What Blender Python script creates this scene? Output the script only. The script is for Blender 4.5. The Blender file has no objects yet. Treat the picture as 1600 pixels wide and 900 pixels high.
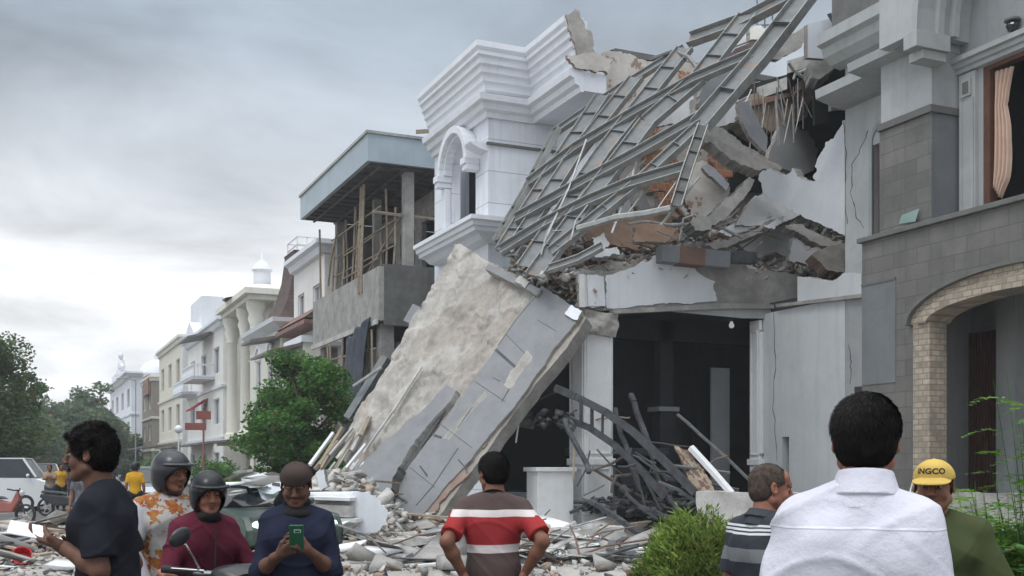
import bpy, bmesh, math, random
import numpy as np
from mathutils import Vector, Matrix, noise as mnoise
R = math.radians
scene = bpy.context.scene
COL = scene.collection
# ------------------------------------------------------------------ camera
YAW = R(24.2); FPX = 1715.0; HOR = 730.0; CAMZ = 1.6
cam_d = bpy.data.cameras.new('camera'); cam = bpy.data.objects.new('camera', cam_d); COL.objects.link(cam)
cam.location = (0, 0, CAMZ); cam.rotation_euler = (R(90), 0, -YAW)
cam_d.sensor_width = 36.0; cam_d.lens = 36.0*FPX/1600.0
cam_d.shift_y = (HOR-450.0)/1600.0
cam_d.clip_start = 0.05; cam_d.clip_end = 2000
scene.camera = cam
# ------------------------------------------------------------------ sky
SUN_EL, SUN_AZ = R(58), R(235)      # azimuth clockwise from +Y: behind the camera, street side
world = bpy.data.worlds.new('World'); scene.world = world; world.use_nodes = True
nt = world.node_tree; nt.nodes.clear()
def wn(t, **k):
    n = nt.nodes.new(t)
    for a, b in k.items(): setattr(n, a, b)
    return n
def wl(a, b): nt.links.new(a, b)
out = wn('ShaderNodeOutputWorld'); bg = wn('ShaderNodeBackground'); wl(bg.outputs[0], out.inputs[0])
bg.inputs[1].default_value = 1.0
sky = wn('ShaderNodeTexSky', sky_type='NISHITA', sun_disc=False, sun_elevation=SUN_EL, sun_rotation=SUN_AZ, air_density=1.2, dust_density=2.5)
tc = wn('ShaderNodeTexCoord'); sep = wn('ShaderNodeSeparateXYZ'); wl(tc.outputs['Generated'], sep.inputs[0])
def wmath(op, a, b=None, clamp=False):
    n = wn('ShaderNodeMath', operation=op, use_clamp=clamp)
    for i, v in enumerate((a, b)):
        if v is None: continue
        if isinstance(v, (int, float)): n.inputs[i].default_value = v
        else: wl(v, n.inputs[i])
    return n.outputs[0]
zc = wmath('MAXIMUM', sep.outputs[2], 0.0)
den = wmath('ADD', zc, 0.22)
cmb = wn('ShaderNodeCombineXYZ'); wl(wmath('DIVIDE', sep.outputs[0], den), cmb.inputs[0]); wl(wmath('DIVIDE', sep.outputs[1], den), cmb.inputs[1])
def wnoise(scale, detail, dist, off, rough=0.55):
    mp = wn('ShaderNodeMapping'); mp.inputs['Location'].default_value = off; mp.inputs['Scale'].default_value = (1, 1.25, 1)
    mp.inputs['Rotation'].default_value = (0, 0, R(24)); wl(cmb.outputs[0], mp.inputs[0])
    n = wn('ShaderNodeTexNoise'); n.inputs['Scale'].default_value = scale; n.inputs['Detail'].default_value = detail
    n.inputs['Roughness'].default_value = rough; n.inputs['Distortion'].default_value = dist; wl(mp.outputs[0], n.inputs['Vector'])
    return n.outputs[0]
n1 = wnoise(0.7, 3, 0.15, (3.1, 1.7, 0), 0.45); n2 = wnoise(1.7, 7, 0.35, (7.2, 0.4, 0), 0.55)
# elevation ramp of the cloud deck: bright low band, grey-blue above
er = wn('ShaderNodeValToRGB'); cr = er.color_ramp
cr.elements[0].position = 0.0; cr.elements[0].color = (0.86, 0.88, 0.92, 1)
for p, c in ((0.08, (0.92, 0.94, 0.97)), (0.17, (1.15, 1.16, 1.18)), (0.22, (0.98, 1.0, 1.03)), (0.28, (0.62, 0.665, 0.72)), (0.34, (0.46, 0.525, 0.60)), (0.60, (0.52, 0.60, 0.68))):
    e = cr.elements.new(p); e.color = (*c, 1)
cr.elements[-1].position = 1.0; cr.elements[-1].color = (1.5, 1.52, 1.55, 1)
e = cr.elements.new(0.45); e.color = (0.35, 0.43, 0.52, 1)
zw = wmath('ADD', zc, wmath('MULTIPLY', wmath('SUBTRACT', n1, 0.5), 0.22)); wl(zw, er.inputs[0])
# patchy light and dark puffs
pr = wn('ShaderNodeMapRange'); pr.inputs['From Min'].default_value = 0.30; pr.inputs['From Max'].default_value = 0.70
pr.inputs['To Min'].default_value = 0.70; pr.inputs['To Max'].default_value = 1.28; wl(n2, pr.inputs[0])
pm = wn('ShaderNodeVectorMath', operation='SCALE'); wl(er.outputs[0], pm.inputs[0]); wl(pr.outputs[0], pm.inputs['Scale'])
# brighter towards the hidden sun (behind and to the left of the camera)
dt = wn('ShaderNodeVectorMath', operation='DOT_PRODUCT'); wl(tc.outputs['Generated'], dt.inputs[0])
dt.inputs[1].default_value = (math.sin(SUN_AZ)*math.cos(SUN_EL), math.cos(SUN_AZ)*math.cos(SUN_EL), math.sin(SUN_EL))
gl = wn('ShaderNodeMapRange'); gl.inputs['From Min'].default_value = 0.25; gl.inputs['From Max'].default_value = 1.0
gl.inputs['To Min'].default_value = 1.0; gl.inputs['To Max'].default_value = 2.1; wl(dt.outputs['Value'], gl.inputs[0])
pm2 = wn('ShaderNodeVectorMath', operation='SCALE'); wl(pm.outputs[0], pm2.inputs[0]); wl(gl.outputs[0], pm2.inputs['Scale'])
sk = wn('ShaderNodeVectorMath', operation='SCALE'); wl(sky.outputs[0], sk.inputs[0]); sk.inputs['Scale'].default_value = 0.06
mx = wn('ShaderNodeMix', data_type='RGBA'); mx.inputs[0].default_value = 0.9; wl(sk.outputs[0], mx.inputs[6]); wl(pm2.outputs[0], mx.inputs[7])
wl(mx.outputs[2], bg.inputs[0])
world.cycles.sampling_method = 'AUTOMATIC'
# ------------------------------------------------------------------ sun (behind cloud)
sd = bpy.data.lights.new('sun', 'SUN'); sd.energy = 0.9; sd.angle = R(18); sd.color = (1.0, 0.97, 0.92)
sun = bpy.data.objects.new('sun', sd); COL.objects.link(sun)
dv = Vector((math.sin(SUN_AZ)*math.cos(SUN_EL), math.cos(SUN_AZ)*math.cos(SUN_EL), math.sin(SUN_EL)))
sun.rotation_euler = (-dv).to_track_quat('-Z', 'Y').to_euler(); sun.location = (-30, -30, 60)
vs = scene.view_settings; scene.display_settings.display_device = 'sRGB'
vs.view_transform = 'Standard'; vs.look = 'None'; vs.exposure = 0.12; vs.gamma = 1.0; vs.use_curve_mapping = False
scene.cycles.max_bounces = 6; scene.cycles.diffuse_bounces = 3; scene.cycles.glossy_bounces = 3
scene.cycles.transmission_bounces = 4; scene.cycles.transparent_max_bounces = 8; scene.cycles.caustics_reflective = False
scene.cycles.caustics_refractive = False; scene.cycles.use_denoising = True
# ------------------------------------------------------------------ pixel -> point
FW = np.array([math.sin(YAW), math.cos(YAW), 0.0]); RT = np.array([math.cos(YAW), -math.sin(YAW), 0.0]); UP = np.array([0, 0, 1.0])
CAMP = np.array([0, 0, CAMZ])
def ray(px, py): return FW + (px-800)/FPX*RT + (HOR-py)/FPX*UP
def W(px, py, d): return Vector(CAMP + ray(px, py)*d)
def onX(px, py, X): r = ray(px, py); return Vector(CAMP + r*(X/r[0]))
def onY(px, py, Y): r = ray(px, py); return Vector(CAMP + r*(Y/r[1]))
def onZ(px, py, Z): r = ray(px, py); return Vector(CAMP + r*((Z-CAMZ)/r[2]))
def plane3(a, b, c):
    n = (b-a).cross(c-a).normalized()
    if n.dot(Vector(CAMP)-a) < 0: n = -n
    return (a, n)
def onP(px, py, pl, h=0.0):
    a, n = pl; r = Vector(ray(px, py)); t = (a + n*h - Vector(CAMP)).dot(n)/r.dot(n)
    return Vector(CAMP) + r*t
def PX(x): return (Vector((x, 0, 0)), Vector((-1, 0, 0)))
def PY(y): return (Vector((0, y, 0)), Vector((0, -1, 0)))
def YX(px, X): return onX(px, 700, X).y       # the Y where pixel column px meets the plane X
def XY(px, Y): return onY(px, 700, Y).x
def ZX(px, py, X): return onX(px, py, X).z
# ------------------------------------------------------------------ materials
MATS = {}
def mat(name, c, c2=None, rough=0.75, nscale=2.0, mix=1.0, bump=0.0, bscale=20.0, metal=0.0, brick=None, stain=0.0, spec=0.4,
        island=0.0, stripes=None, emit=None, patch=None, coord='Object', streak=0.0, weave=0.0):
    """procedural Principled material; c/c2 mixed by noise, optional brick pattern, grime, rain streaks, exposed patches"""
    m = bpy.data.materials.new(name); m.use_nodes = True; t = m.node_tree; N = t.nodes; L = t.links
    b = N['Principled BSDF']; b.inputs['Roughness'].default_value = rough; b.inputs['Metallic'].default_value = metal
    b.inputs['Specular IOR Level'].default_value = spec
    tcn = N.new('ShaderNodeTexCoord'); vec = tcn.outputs[coord]
    def noise(scale, detail=5, rg=0.6, v=vec, dist=0.0):
        n = N.new('ShaderNodeTexNoise'); n.inputs['Scale'].default_value = scale; n.inputs['Detail'].default_value = detail
        n.inputs['Roughness'].default_value = rg; n.inputs['Distortion'].default_value = dist; L.new(v, n.inputs['Vector']); return n.outputs[0]
    def ramp(v, a, bb, lo=0.0, hi=1.0):
        n = N.new('ShaderNodeMapRange'); n.inputs['From Min'].default_value = a; n.inputs['From Max'].default_value = bb
        n.inputs['To Min'].default_value = lo; n.inputs['To Max'].default_value = hi; L.new(v, n.inputs[0]); return n.outputs[0]
    def mixc(f, a, bb, mode='MIX'):
        n = N.new('ShaderNodeMix'); n.data_type = 'RGBA'; n.blend_type = mode
        if isinstance(f, (int, float)): n.inputs[0].default_value = f
        else: L.new(f, n.inputs[0])
        for i, v in ((6, a), (7, bb)):
            if isinstance(v, tuple): n.inputs[i].default_value = (*v[:3], 1)
            else: L.new(v, n.inputs[i])
        return n.outputs[2]
    def mth(op, a, bb=0.0):
        n = N.new('ShaderNodeMath'); n.operation = op
        for i, v in enumerate((a, bb)):
            if isinstance(v, (int, float)): n.inputs[i].default_value = v
            else: L.new(v, n.inputs[i])
        return n.outputs[0]
    if c2 is None: c2 = tuple(x*0.86 for x in c)
    col = mixc(ramp(noise(nscale), 0.35, 0.65, 0, mix), tuple(c), tuple(c2))
    hgt = None
    sp = N.new('ShaderNodeSeparateXYZ'); L.new(vec, sp.inputs[0])
    cu = N.new('ShaderNodeCombineXYZ'); L.new(mth('ADD', sp.outputs[0], sp.outputs[1]), cu.inputs[0]); L.new(sp.outputs[2], cu.inputs[1])
    if brick:
        bw, bh, ms, mc, var = brick
        bt = N.new('ShaderNodeTexBrick'); bt.inputs['Scale'].default_value = 1.0; bt.inputs['Brick Width'].default_value = bw
        bt.inputs['Row Height'].default_value = bh; bt.inputs['Mortar Size'].default_value = ms; bt.inputs['Mortar Smooth'].default_value = 0.2
        bt.inputs['Color1'].default_value = (1-var, 1-var, 1-var, 1); bt.inputs['Color2'].default_value = (1+var*0.4,)*3+(1,)
        bt.inputs['Mortar'].default_value = (1, 1, 1, 1); L.new(cu.outputs[0], bt.inputs['Vector'])
        col = mixc(1.0, col, bt.outputs['Color'], 'MULTIPLY'); col = mixc(bt.outputs['Fac'], col, tuple(mc))
        hgt = mth('MULTIPLY', bt.outputs['Fac'], -0.6)
    if patch:
        pc, thr, ps = patch
        f = ramp(noise(ps, 6, 0.65), thr, thr+0.015); col = mixc(f, col, tuple(pc))
    if stain:
        f = ramp(noise(nscale*1.7+0.9, 8, 0.7, dist=0.6), 0.48, 0.75, 0, stain); col = mixc(f, col, tuple(x*0.42+0.01 for x in c))
        f2 = ramp(noise(9.0, 4, 0.7), 0.56, 0.72, 0, stain*0.7); col = mixc(f2, col, tuple(x*0.6+0.02 for x in c2))
    if streak:
        mp = N.new('ShaderNodeMapping'); mp.inputs['Scale'].default_value = (5.5, 5.5, 0.35); L.new(vec, mp.inputs[0])
        f = ramp(noise(1.0, 5, 0.6, mp.outputs[0]), 0.50, 0.74, 0, streak); col = mixc(f, col, tuple(x*0.45 for x in c))
    if island:
        g = N.new('ShaderNodeNewGeometry'); f = ramp(g.outputs['Random Per Island'], 0, 1, 1-island, 1+island*0.6)
        n = N.new('ShaderNodeVectorMath'); n.operation = 'SCALE'; L.new(col, n.inputs[0]); L.new(f, n.inputs['Scale']); col = n.outputs[0]
    if stripes:       # list of (z0, z1, colour) bands in object space
        for z0, z1, sc_ in stripes:
            zz = mth('ADD', sp.outputs[2], mth('MULTIPLY', mth('SUBTRACT', noise(4.0, 2), 0.5), 0.02))
            f = mth('MULTIPLY', mth('GREATER_THAN', zz, z0), mth('LESS_THAN', zz, z1)); col = mixc(f, col, tuple(sc_))
    L.new(col, b.inputs['Base Color'])
    if bump or brick or weave:
        h = mth('MULTIPLY', noise(bscale, 6, 0.65), 1.0)
        if hgt is not None: h = mth('ADD', h, hgt)
        if weave:
            wv = N.new('ShaderNodeTexWave'); wv.inputs['Scale'].default_value = weave; wv.inputs['Distortion'].default_value = 1.5; wv.bands_direction = 'Z'
            L.new(vec, wv.inputs['Vector']); h = mth('ADD', h, mth('MULTIPLY', wv.outputs['Fac'], 0.5))
        bp = N.new('ShaderNodeBump'); bp.inputs['Strength'].default_value = max(bump, 0.15); bp.inputs['Distance'].default_value = 0.02
        L.new(h, bp.inputs['Height']); L.new(bp.outputs[0], b.inputs['Normal'])
    if emit:
        b.inputs['Emission Color'].default_value = (*emit[0], 1); b.inputs['Emission Strength'].default_value = emit[1]
    MATS[name] = m; return m
def leafmat(name, c, c2, trans=0.35):
    m = bpy.data.materials.new(name); m.use_nodes = True; t = m.node_tree; N = t.nodes; L = t.links
    b = N['Principled BSDF']; b.inputs['Roughness'].default_value = 0.55; b.inputs['Specular IOR Level'].default_value = 0.3
    g = N.new('ShaderNodeNewGeometry'); n = N.new('ShaderNodeMix'); n.data_type = 'RGBA'
    n.inputs[6].default_value = (*c, 1); n.inputs[7].default_value = (*c2, 1); L.new(g.outputs['Random Per Island'], n.inputs[0])
    tcn = N.new('ShaderNodeTexCoord'); no = N.new('ShaderNodeTexNoise'); no.inputs['Scale'].default_value = 1.6; L.new(tcn.outputs['Object'], no.inputs['Vector']); mr = N.new('ShaderNodeMapRange'); mr.inputs['From Min'].default_value = .35; mr.inputs['From Max'].default_value = .65; mr.inputs['To Min'].default_value = .62; mr.inputs['To Max'].default_value = 1.35; L.new(no.outputs[0], mr.inputs[0])
    sc2 = N.new('ShaderNodeVectorMath'); sc2.operation = 'SCALE'; L.new(n.outputs[2], sc2.inputs[0]); L.new(mr.outputs[0], sc2.inputs['Scale'])
    gt = N.new('ShaderNodeMath'); gt.operation = 'GREATER_THAN'; gt.inputs[1].default_value = .955; L.new(g.outputs['Random Per Island'], gt.inputs[0]); n0 = n; n = N.new('ShaderNodeMix'); n.data_type = 'RGBA'; n.inputs[7].default_value = (.20, .14, .06, 1); L.new(gt.outputs[0], n.inputs[0]); L.new(sc2.outputs[0], n.inputs[6])
    L.new(n.outputs[2], b.inputs['Base Color'])
    tr = N.new('ShaderNodeBsdfTranslucent'); L.new(n.outputs[2], tr.inputs[0]); ms = N.new('ShaderNodeMixShader'); ms.inputs[0].default_value = trans
    L.new(b.outputs[0], ms.inputs[1]); L.new(tr.outputs[0], ms.inputs[2]); L.new(ms.outputs[0], N['Material Output'].inputs[0])
    MATS[name] = m; return m
mat('white_paint', (0.74, 0.76, 0.80), (0.68, 0.70, 0.74), rough=0.6, nscale=0.6, bump=0.05, bscale=30, stain=0.10, streak=0.16)
mat('white_old', (0.76, 0.77, 0.775), (0.69, 0.70, 0.70), rough=0.7, nscale=0.9, bump=0.12, bscale=25, stain=0.22, streak=0.18)
mat('wall_soft', (0.54, 0.56, 0.57), (0.48, 0.50, 0.51), rough=0.7, nscale=0.7, bump=0.08, bscale=25, stain=0.2, streak=0.22)
mat('cream_white', (0.74, 0.725, 0.69), (0.68, 0.665, 0.63), rough=0.7, nscale=0.5, stain=0.18, streak=0.28)
mat('white_joint', (0.74, 0.76, 0.80), (0.68, 0.70, 0.74), rough=0.6, nscale=0.6, bump=0.05, bscale=30, stain=0.16, streak=0.30, brick=(9.0, 0.93, 0.012, (0.35, 0.36, 0.38), 0.0))
mat('grey_paint', (0.36, 0.37, 0.375), (0.31, 0.32, 0.325), rough=0.7, nscale=0.7, bump=0.08, bscale=25, stain=0.25, streak=0.25)
mat('pale_wall', (0.43, 0.445, 0.445), (0.36, 0.375, 0.375), rough=0.7, nscale=0.7, bump=0.08, bscale=25, stain=0.25, streak=0.30)
mat('grey_tile', (0.175, 0.17, 0.155), (0.13, 0.127, 0.117), rough=0.6, nscale=1.2, bump=0.10, bscale=18, stain=0.30, streak=0.35, brick=(0.62, 0.31, 0.009, (0.095, 0.093, 0.088), 0.18))
mat('blue_tile', (0.175, 0.185, 0.195), (0.145, 0.152, 0.162), rough=0.5, nscale=1.2, bump=0.06, bscale=18, stain=0.25, streak=0.2, brick=(1.2, 0.6, 0.004, (0.15, 0.155, 0.16), 0.05))
mat('trim_grey', (0.15, 0.148, 0.14), (0.115, 0.113, 0.108), rough=0.65, nscale=3, bump=0.15, stain=0.3)
mat('cream_stone', (0.46, 0.39, 0.30), (0.32, 0.27, 0.21), rough=0.8, nscale=5, bump=0.6, bscale=14, stain=0.3, brick=(0.22, 0.11, 0.012, (0.22, 0.20, 0.17), 0.25))
mat('concrete', (0.36, 0.35, 0.33), (0.24, 0.23, 0.215), rough=0.9, nscale=2.2, bump=0.7, bscale=12, stain=0.5)
mat('concrete_warm', (0.44, 0.42, 0.39), (0.29, 0.27, 0.245), rough=0.92, nscale=2.2, bump=0.5, bscale=16, stain=0.5, streak=.2)
mat('slab_brown', (0.37, 0.335, 0.295), (0.27, 0.245, 0.22), rough=0.92, nscale=2.2, bump=0.5, bscale=16, stain=0.5, streak=.2)
mat('concrete_pale', (0.52, 0.51, 0.485), (0.36, 0.35, 0.33), rough=0.9, nscale=2.5, bump=0.6, bscale=14, stain=0.45)
mat('concrete_dark', (0.145, 0.145, 0.14), (0.09, 0.09, 0.09), rough=0.9, nscale=1.5, bump=0.4, bscale=14, stain=0.4)
mat('slab_paint', (0.225, 0.23, 0.238), (0.185, 0.19, 0.20), rough=0.65, nscale=1.4, bump=0.15, bscale=16, stain=0.30)
mat('plaster', (0.62, 0.59, 0.55), (0.46, 0.42, 0.38), rough=0.9, nscale=1.2, bump=0.5, bscale=12, stain=0.4, patch=((0.30, 0.20, 0.15), 0.60, 1.1))
mat('brick_orange', (0.50, 0.20, 0.10), (0.36, 0.15, 0.085), rough=0.85, nscale=4, bump=0.4, bscale=18, stain=0.2, brick=(0.26, 0.22, 0.016, (0.40, 0.33, 0.27), 0.25))
mat('brick_red', (0.25, 0.15, 0.115), (0.27, 0.235, 0.20), rough=0.9, nscale=3.5, bump=0.7, bscale=18, stain=0.4)
mat('steel', (0.165, 0.178, 0.185), (0.12, 0.13, 0.13), rough=0.5, nscale=3, bump=0.05, bscale=30, stain=0.4, metal=0.15, patch=((0.20, 0.155, 0.125), 0.585, 2.2))
mat('steel_dark', (0.10, 0.108, 0.11), (0.075, 0.08, 0.08), rough=0.55, nscale=3, stain=0.3, metal=0.1)
mat('wall_blue', (0.56, 0.585, 0.61), (0.50, 0.525, 0.55), rough=0.7, nscale=1, bump=0.08, stain=0.15)
mat('steel_pale', (0.38, 0.385, 0.37), (0.27, 0.27, 0.26), rough=0.5, nscale=4, bump=0.05, stain=0.35, metal=0.15)
mat('pipe', (0.45, 0.46, 0.46), (0.28, 0.27, 0.26), rough=0.45, nscale=5, metal=0.3)
mat('rust', (0.17, 0.095, 0.07), (0.12, 0.085, 0.07), rough=0.85, nscale=6, bump=0.4, stain=0.3)
mat('rebar', (0.12, 0.10, 0.09), (0.20, 0.17, 0.15), rough=0.7, nscale=8, metal=0.4)
mat('charred', (0.035, 0.036, 0.04), (0.075, 0.078, 0.085), rough=0.55, nscale=4, bump=0.4, bscale=25)
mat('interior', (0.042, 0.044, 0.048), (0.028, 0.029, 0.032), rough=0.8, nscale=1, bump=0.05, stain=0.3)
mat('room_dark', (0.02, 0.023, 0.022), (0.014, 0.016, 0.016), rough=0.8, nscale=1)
mat('brown_wood', (0.13, 0.055, 0.035), (0.09, 0.04, 0.028), rough=0.5, nscale=6, bump=0.1)
mat('ply', (0.42, 0.33, 0.25), (0.33, 0.25, 0.18), rough=0.8, nscale=3, bump=0.2, stain=0.3)
mat('card', (0.36, 0.24, 0.17), (0.28, 0.18, 0.13), rough=0.85, nscale=3, bump=0.2, stain=0.3)
mat('peach', (0.58, 0.41, 0.32), (0.50, 0.34, 0.26), rough=0.8, nscale=3, bump=0.1)
mat('bamboo', (0.33, 0.27, 0.20), (0.22, 0.18, 0.14), rough=0.8, nscale=5, bump=0.2)
mat('tarp', (0.06, 0.07, 0.09), (0.04, 0.045, 0.06), rough=0.6, nscale=3, bump=0.5, bscale=5)
mat('canopy_metal', (0.36, 0.43, 0.47), (0.30, 0.36, 0.40), rough=0.45, nscale=1, bump=0.05, stain=0.15, brick=(1.2, 3.0, 0.006, (0.26, 0.31, 0.34), 0.04))
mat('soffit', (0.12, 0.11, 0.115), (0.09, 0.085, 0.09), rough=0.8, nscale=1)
mat('cream_wall', (0.72, 0.705, 0.64), (0.66, 0.64, 0.57), rough=0.7, nscale=0.5, stain=0.15, streak=0.2)
mat('beige_wall', (0.68, 0.65, 0.56), (0.63, 0.60, 0.51), rough=0.7, nscale=0.5, stain=0.1, streak=0.15)
mat('roof_brown', (0.12, 0.085, 0.078), (0.09, 0.06, 0.055), rough=0.8, nscale=3, brick=(0.3, 0.22, 0.02, (0.06, 0.045, 0.04), 0.2))
mat('terracotta', (0.26, 0.16, 0.13), (0.20, 0.12, 0.10), rough=0.8, nscale=3)
mat('awning_red', (0.30, 0.03, 0.05), (0.25, 0.025, 0.04), rough=0.7)
mat('roof_metal', (0.20, 0.19, 0.17), (0.14, 0.13, 0.12), rough=0.6, nscale=2, stain=0.4)
mat('glass', (0.02, 0.024, 0.028), (0.03, 0.034, 0.038), rough=0.12, nscale=1, spec=0.6)
mat('glass_green', (0.25, 0.36, 0.33), (0.2, 0.3, 0.28), rough=0.15, spec=0.6)
mat('white_gloss', (0.74, 0.76, 0.78), (0.70, 0.72, 0.74), rough=0.35, nscale=1, stain=0.08)
mat('asphalt', (0.105, 0.105, 0.10), (0.075, 0.075, 0.073), rough=0.92, nscale=0.8, bump=0.4, bscale=60, stain=0.3, patch=((0.22, 0.205, 0.19), 0.58, 0.5))
mat('earth', (0.26, 0.245, 0.22), (0.18, 0.165, 0.145), rough=0.95, nscale=0.9, bump=0.8, bscale=25, stain=0.4)
mat('rubble', (0.47, 0.46, 0.435), (0.34, 0.325, 0.30), rough=0.92, nscale=2, bump=0.6, bscale=20, stain=0.4, island=0.45)
mat('rubble_warm', (0.42, 0.34, 0.27), (0.33, 0.22, 0.16), rough=0.92, nscale=2, bump=0.6, bscale=20, stain=0.3, island=0.4)
mat('car_white', (0.70, 0.71, 0.72), (0.66, 0.67, 0.68), rough=0.25, nscale=1, stain=0.05, spec=0.6)
mat('car_silver', (0.38, 0.41, 0.44), (0.34, 0.37, 0.40), rough=0.25, nscale=1, metal=0.5)
mat('car_dark', (0.012, 0.014, 0.016), (0.02, 0.02, 0.022), rough=0.25, nscale=1, spec=0.6)
mat('car_green', (0.03, 0.075, 0.055), (0.10, 0.11, 0.10), rough=0.4, nscale=4, spec=0.6, stain=0.2)
mat('rubber', (0.02, 0.02, 0.02), (0.03, 0.03, 0.03), rough=0.8)
mat('chrome', (0.6, 0.6, 0.6), (0.5, 0.5, 0.5), rough=0.15, metal=1.0)
mat('plastic_black', (0.018, 0.019, 0.022), (0.028, 0.028, 0.03), rough=0.35, spec=0.5, bump=0.02)
mat('headlamp', (0.55, 0.58, 0.6), (0.45, 0.48, 0.5), rough=0.12, spec=0.8)
mat('headlamp_lit', (0.7, 0.8, 0.75), rough=0.2, emit=((0.75, 1.0, 0.88), 1.3))
mat('tail_red', (0.45, 0.02, 0.02), (0.35, 0.02, 0.02), rough=0.2, emit=((0.9, 0.05, 0.03), 0.25))
mat('red_plastic', (0.55, 0.02, 0.03), (0.45, 0.015, 0.02), rough=0.3, nscale=4)
mat('sign_red', (0.30, 0.10, 0.085), (0.24, 0.085, 0.075), rough=0.6)
mat('bulb_white', (0.75, 0.75, 0.75), rough=0.3, emit=((1, 1, 1), 0.3))
mat('far_wall', (0.26, 0.23, 0.19), (0.21, 0.19, 0.16), rough=0.9)
mat('bark', (0.12, 0.09, 0.065), (0.08, 0.06, 0.045), rough=0.9, nscale=5, bump=0.6)
leafmat('leaf_dark', (0.07, 0.125, 0.055), (0.13, 0.20, 0.08), .5); leafmat('leaf_green', (0.03, 0.11, 0.025), (0.13, 0.27, 0.055), .45)
leafmat('leaf_far', (0.10, 0.15, 0.09), (0.16, 0.22, 0.12), .5); leafmat('leaf_grass', (0.09, 0.17, 0.03), (0.32, 0.42, 0.09), 0.4)
leafmat('leaf_bright', (0.05, 0.16, 0.02), (0.22, 0.40, 0.05), 0.45)
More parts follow.
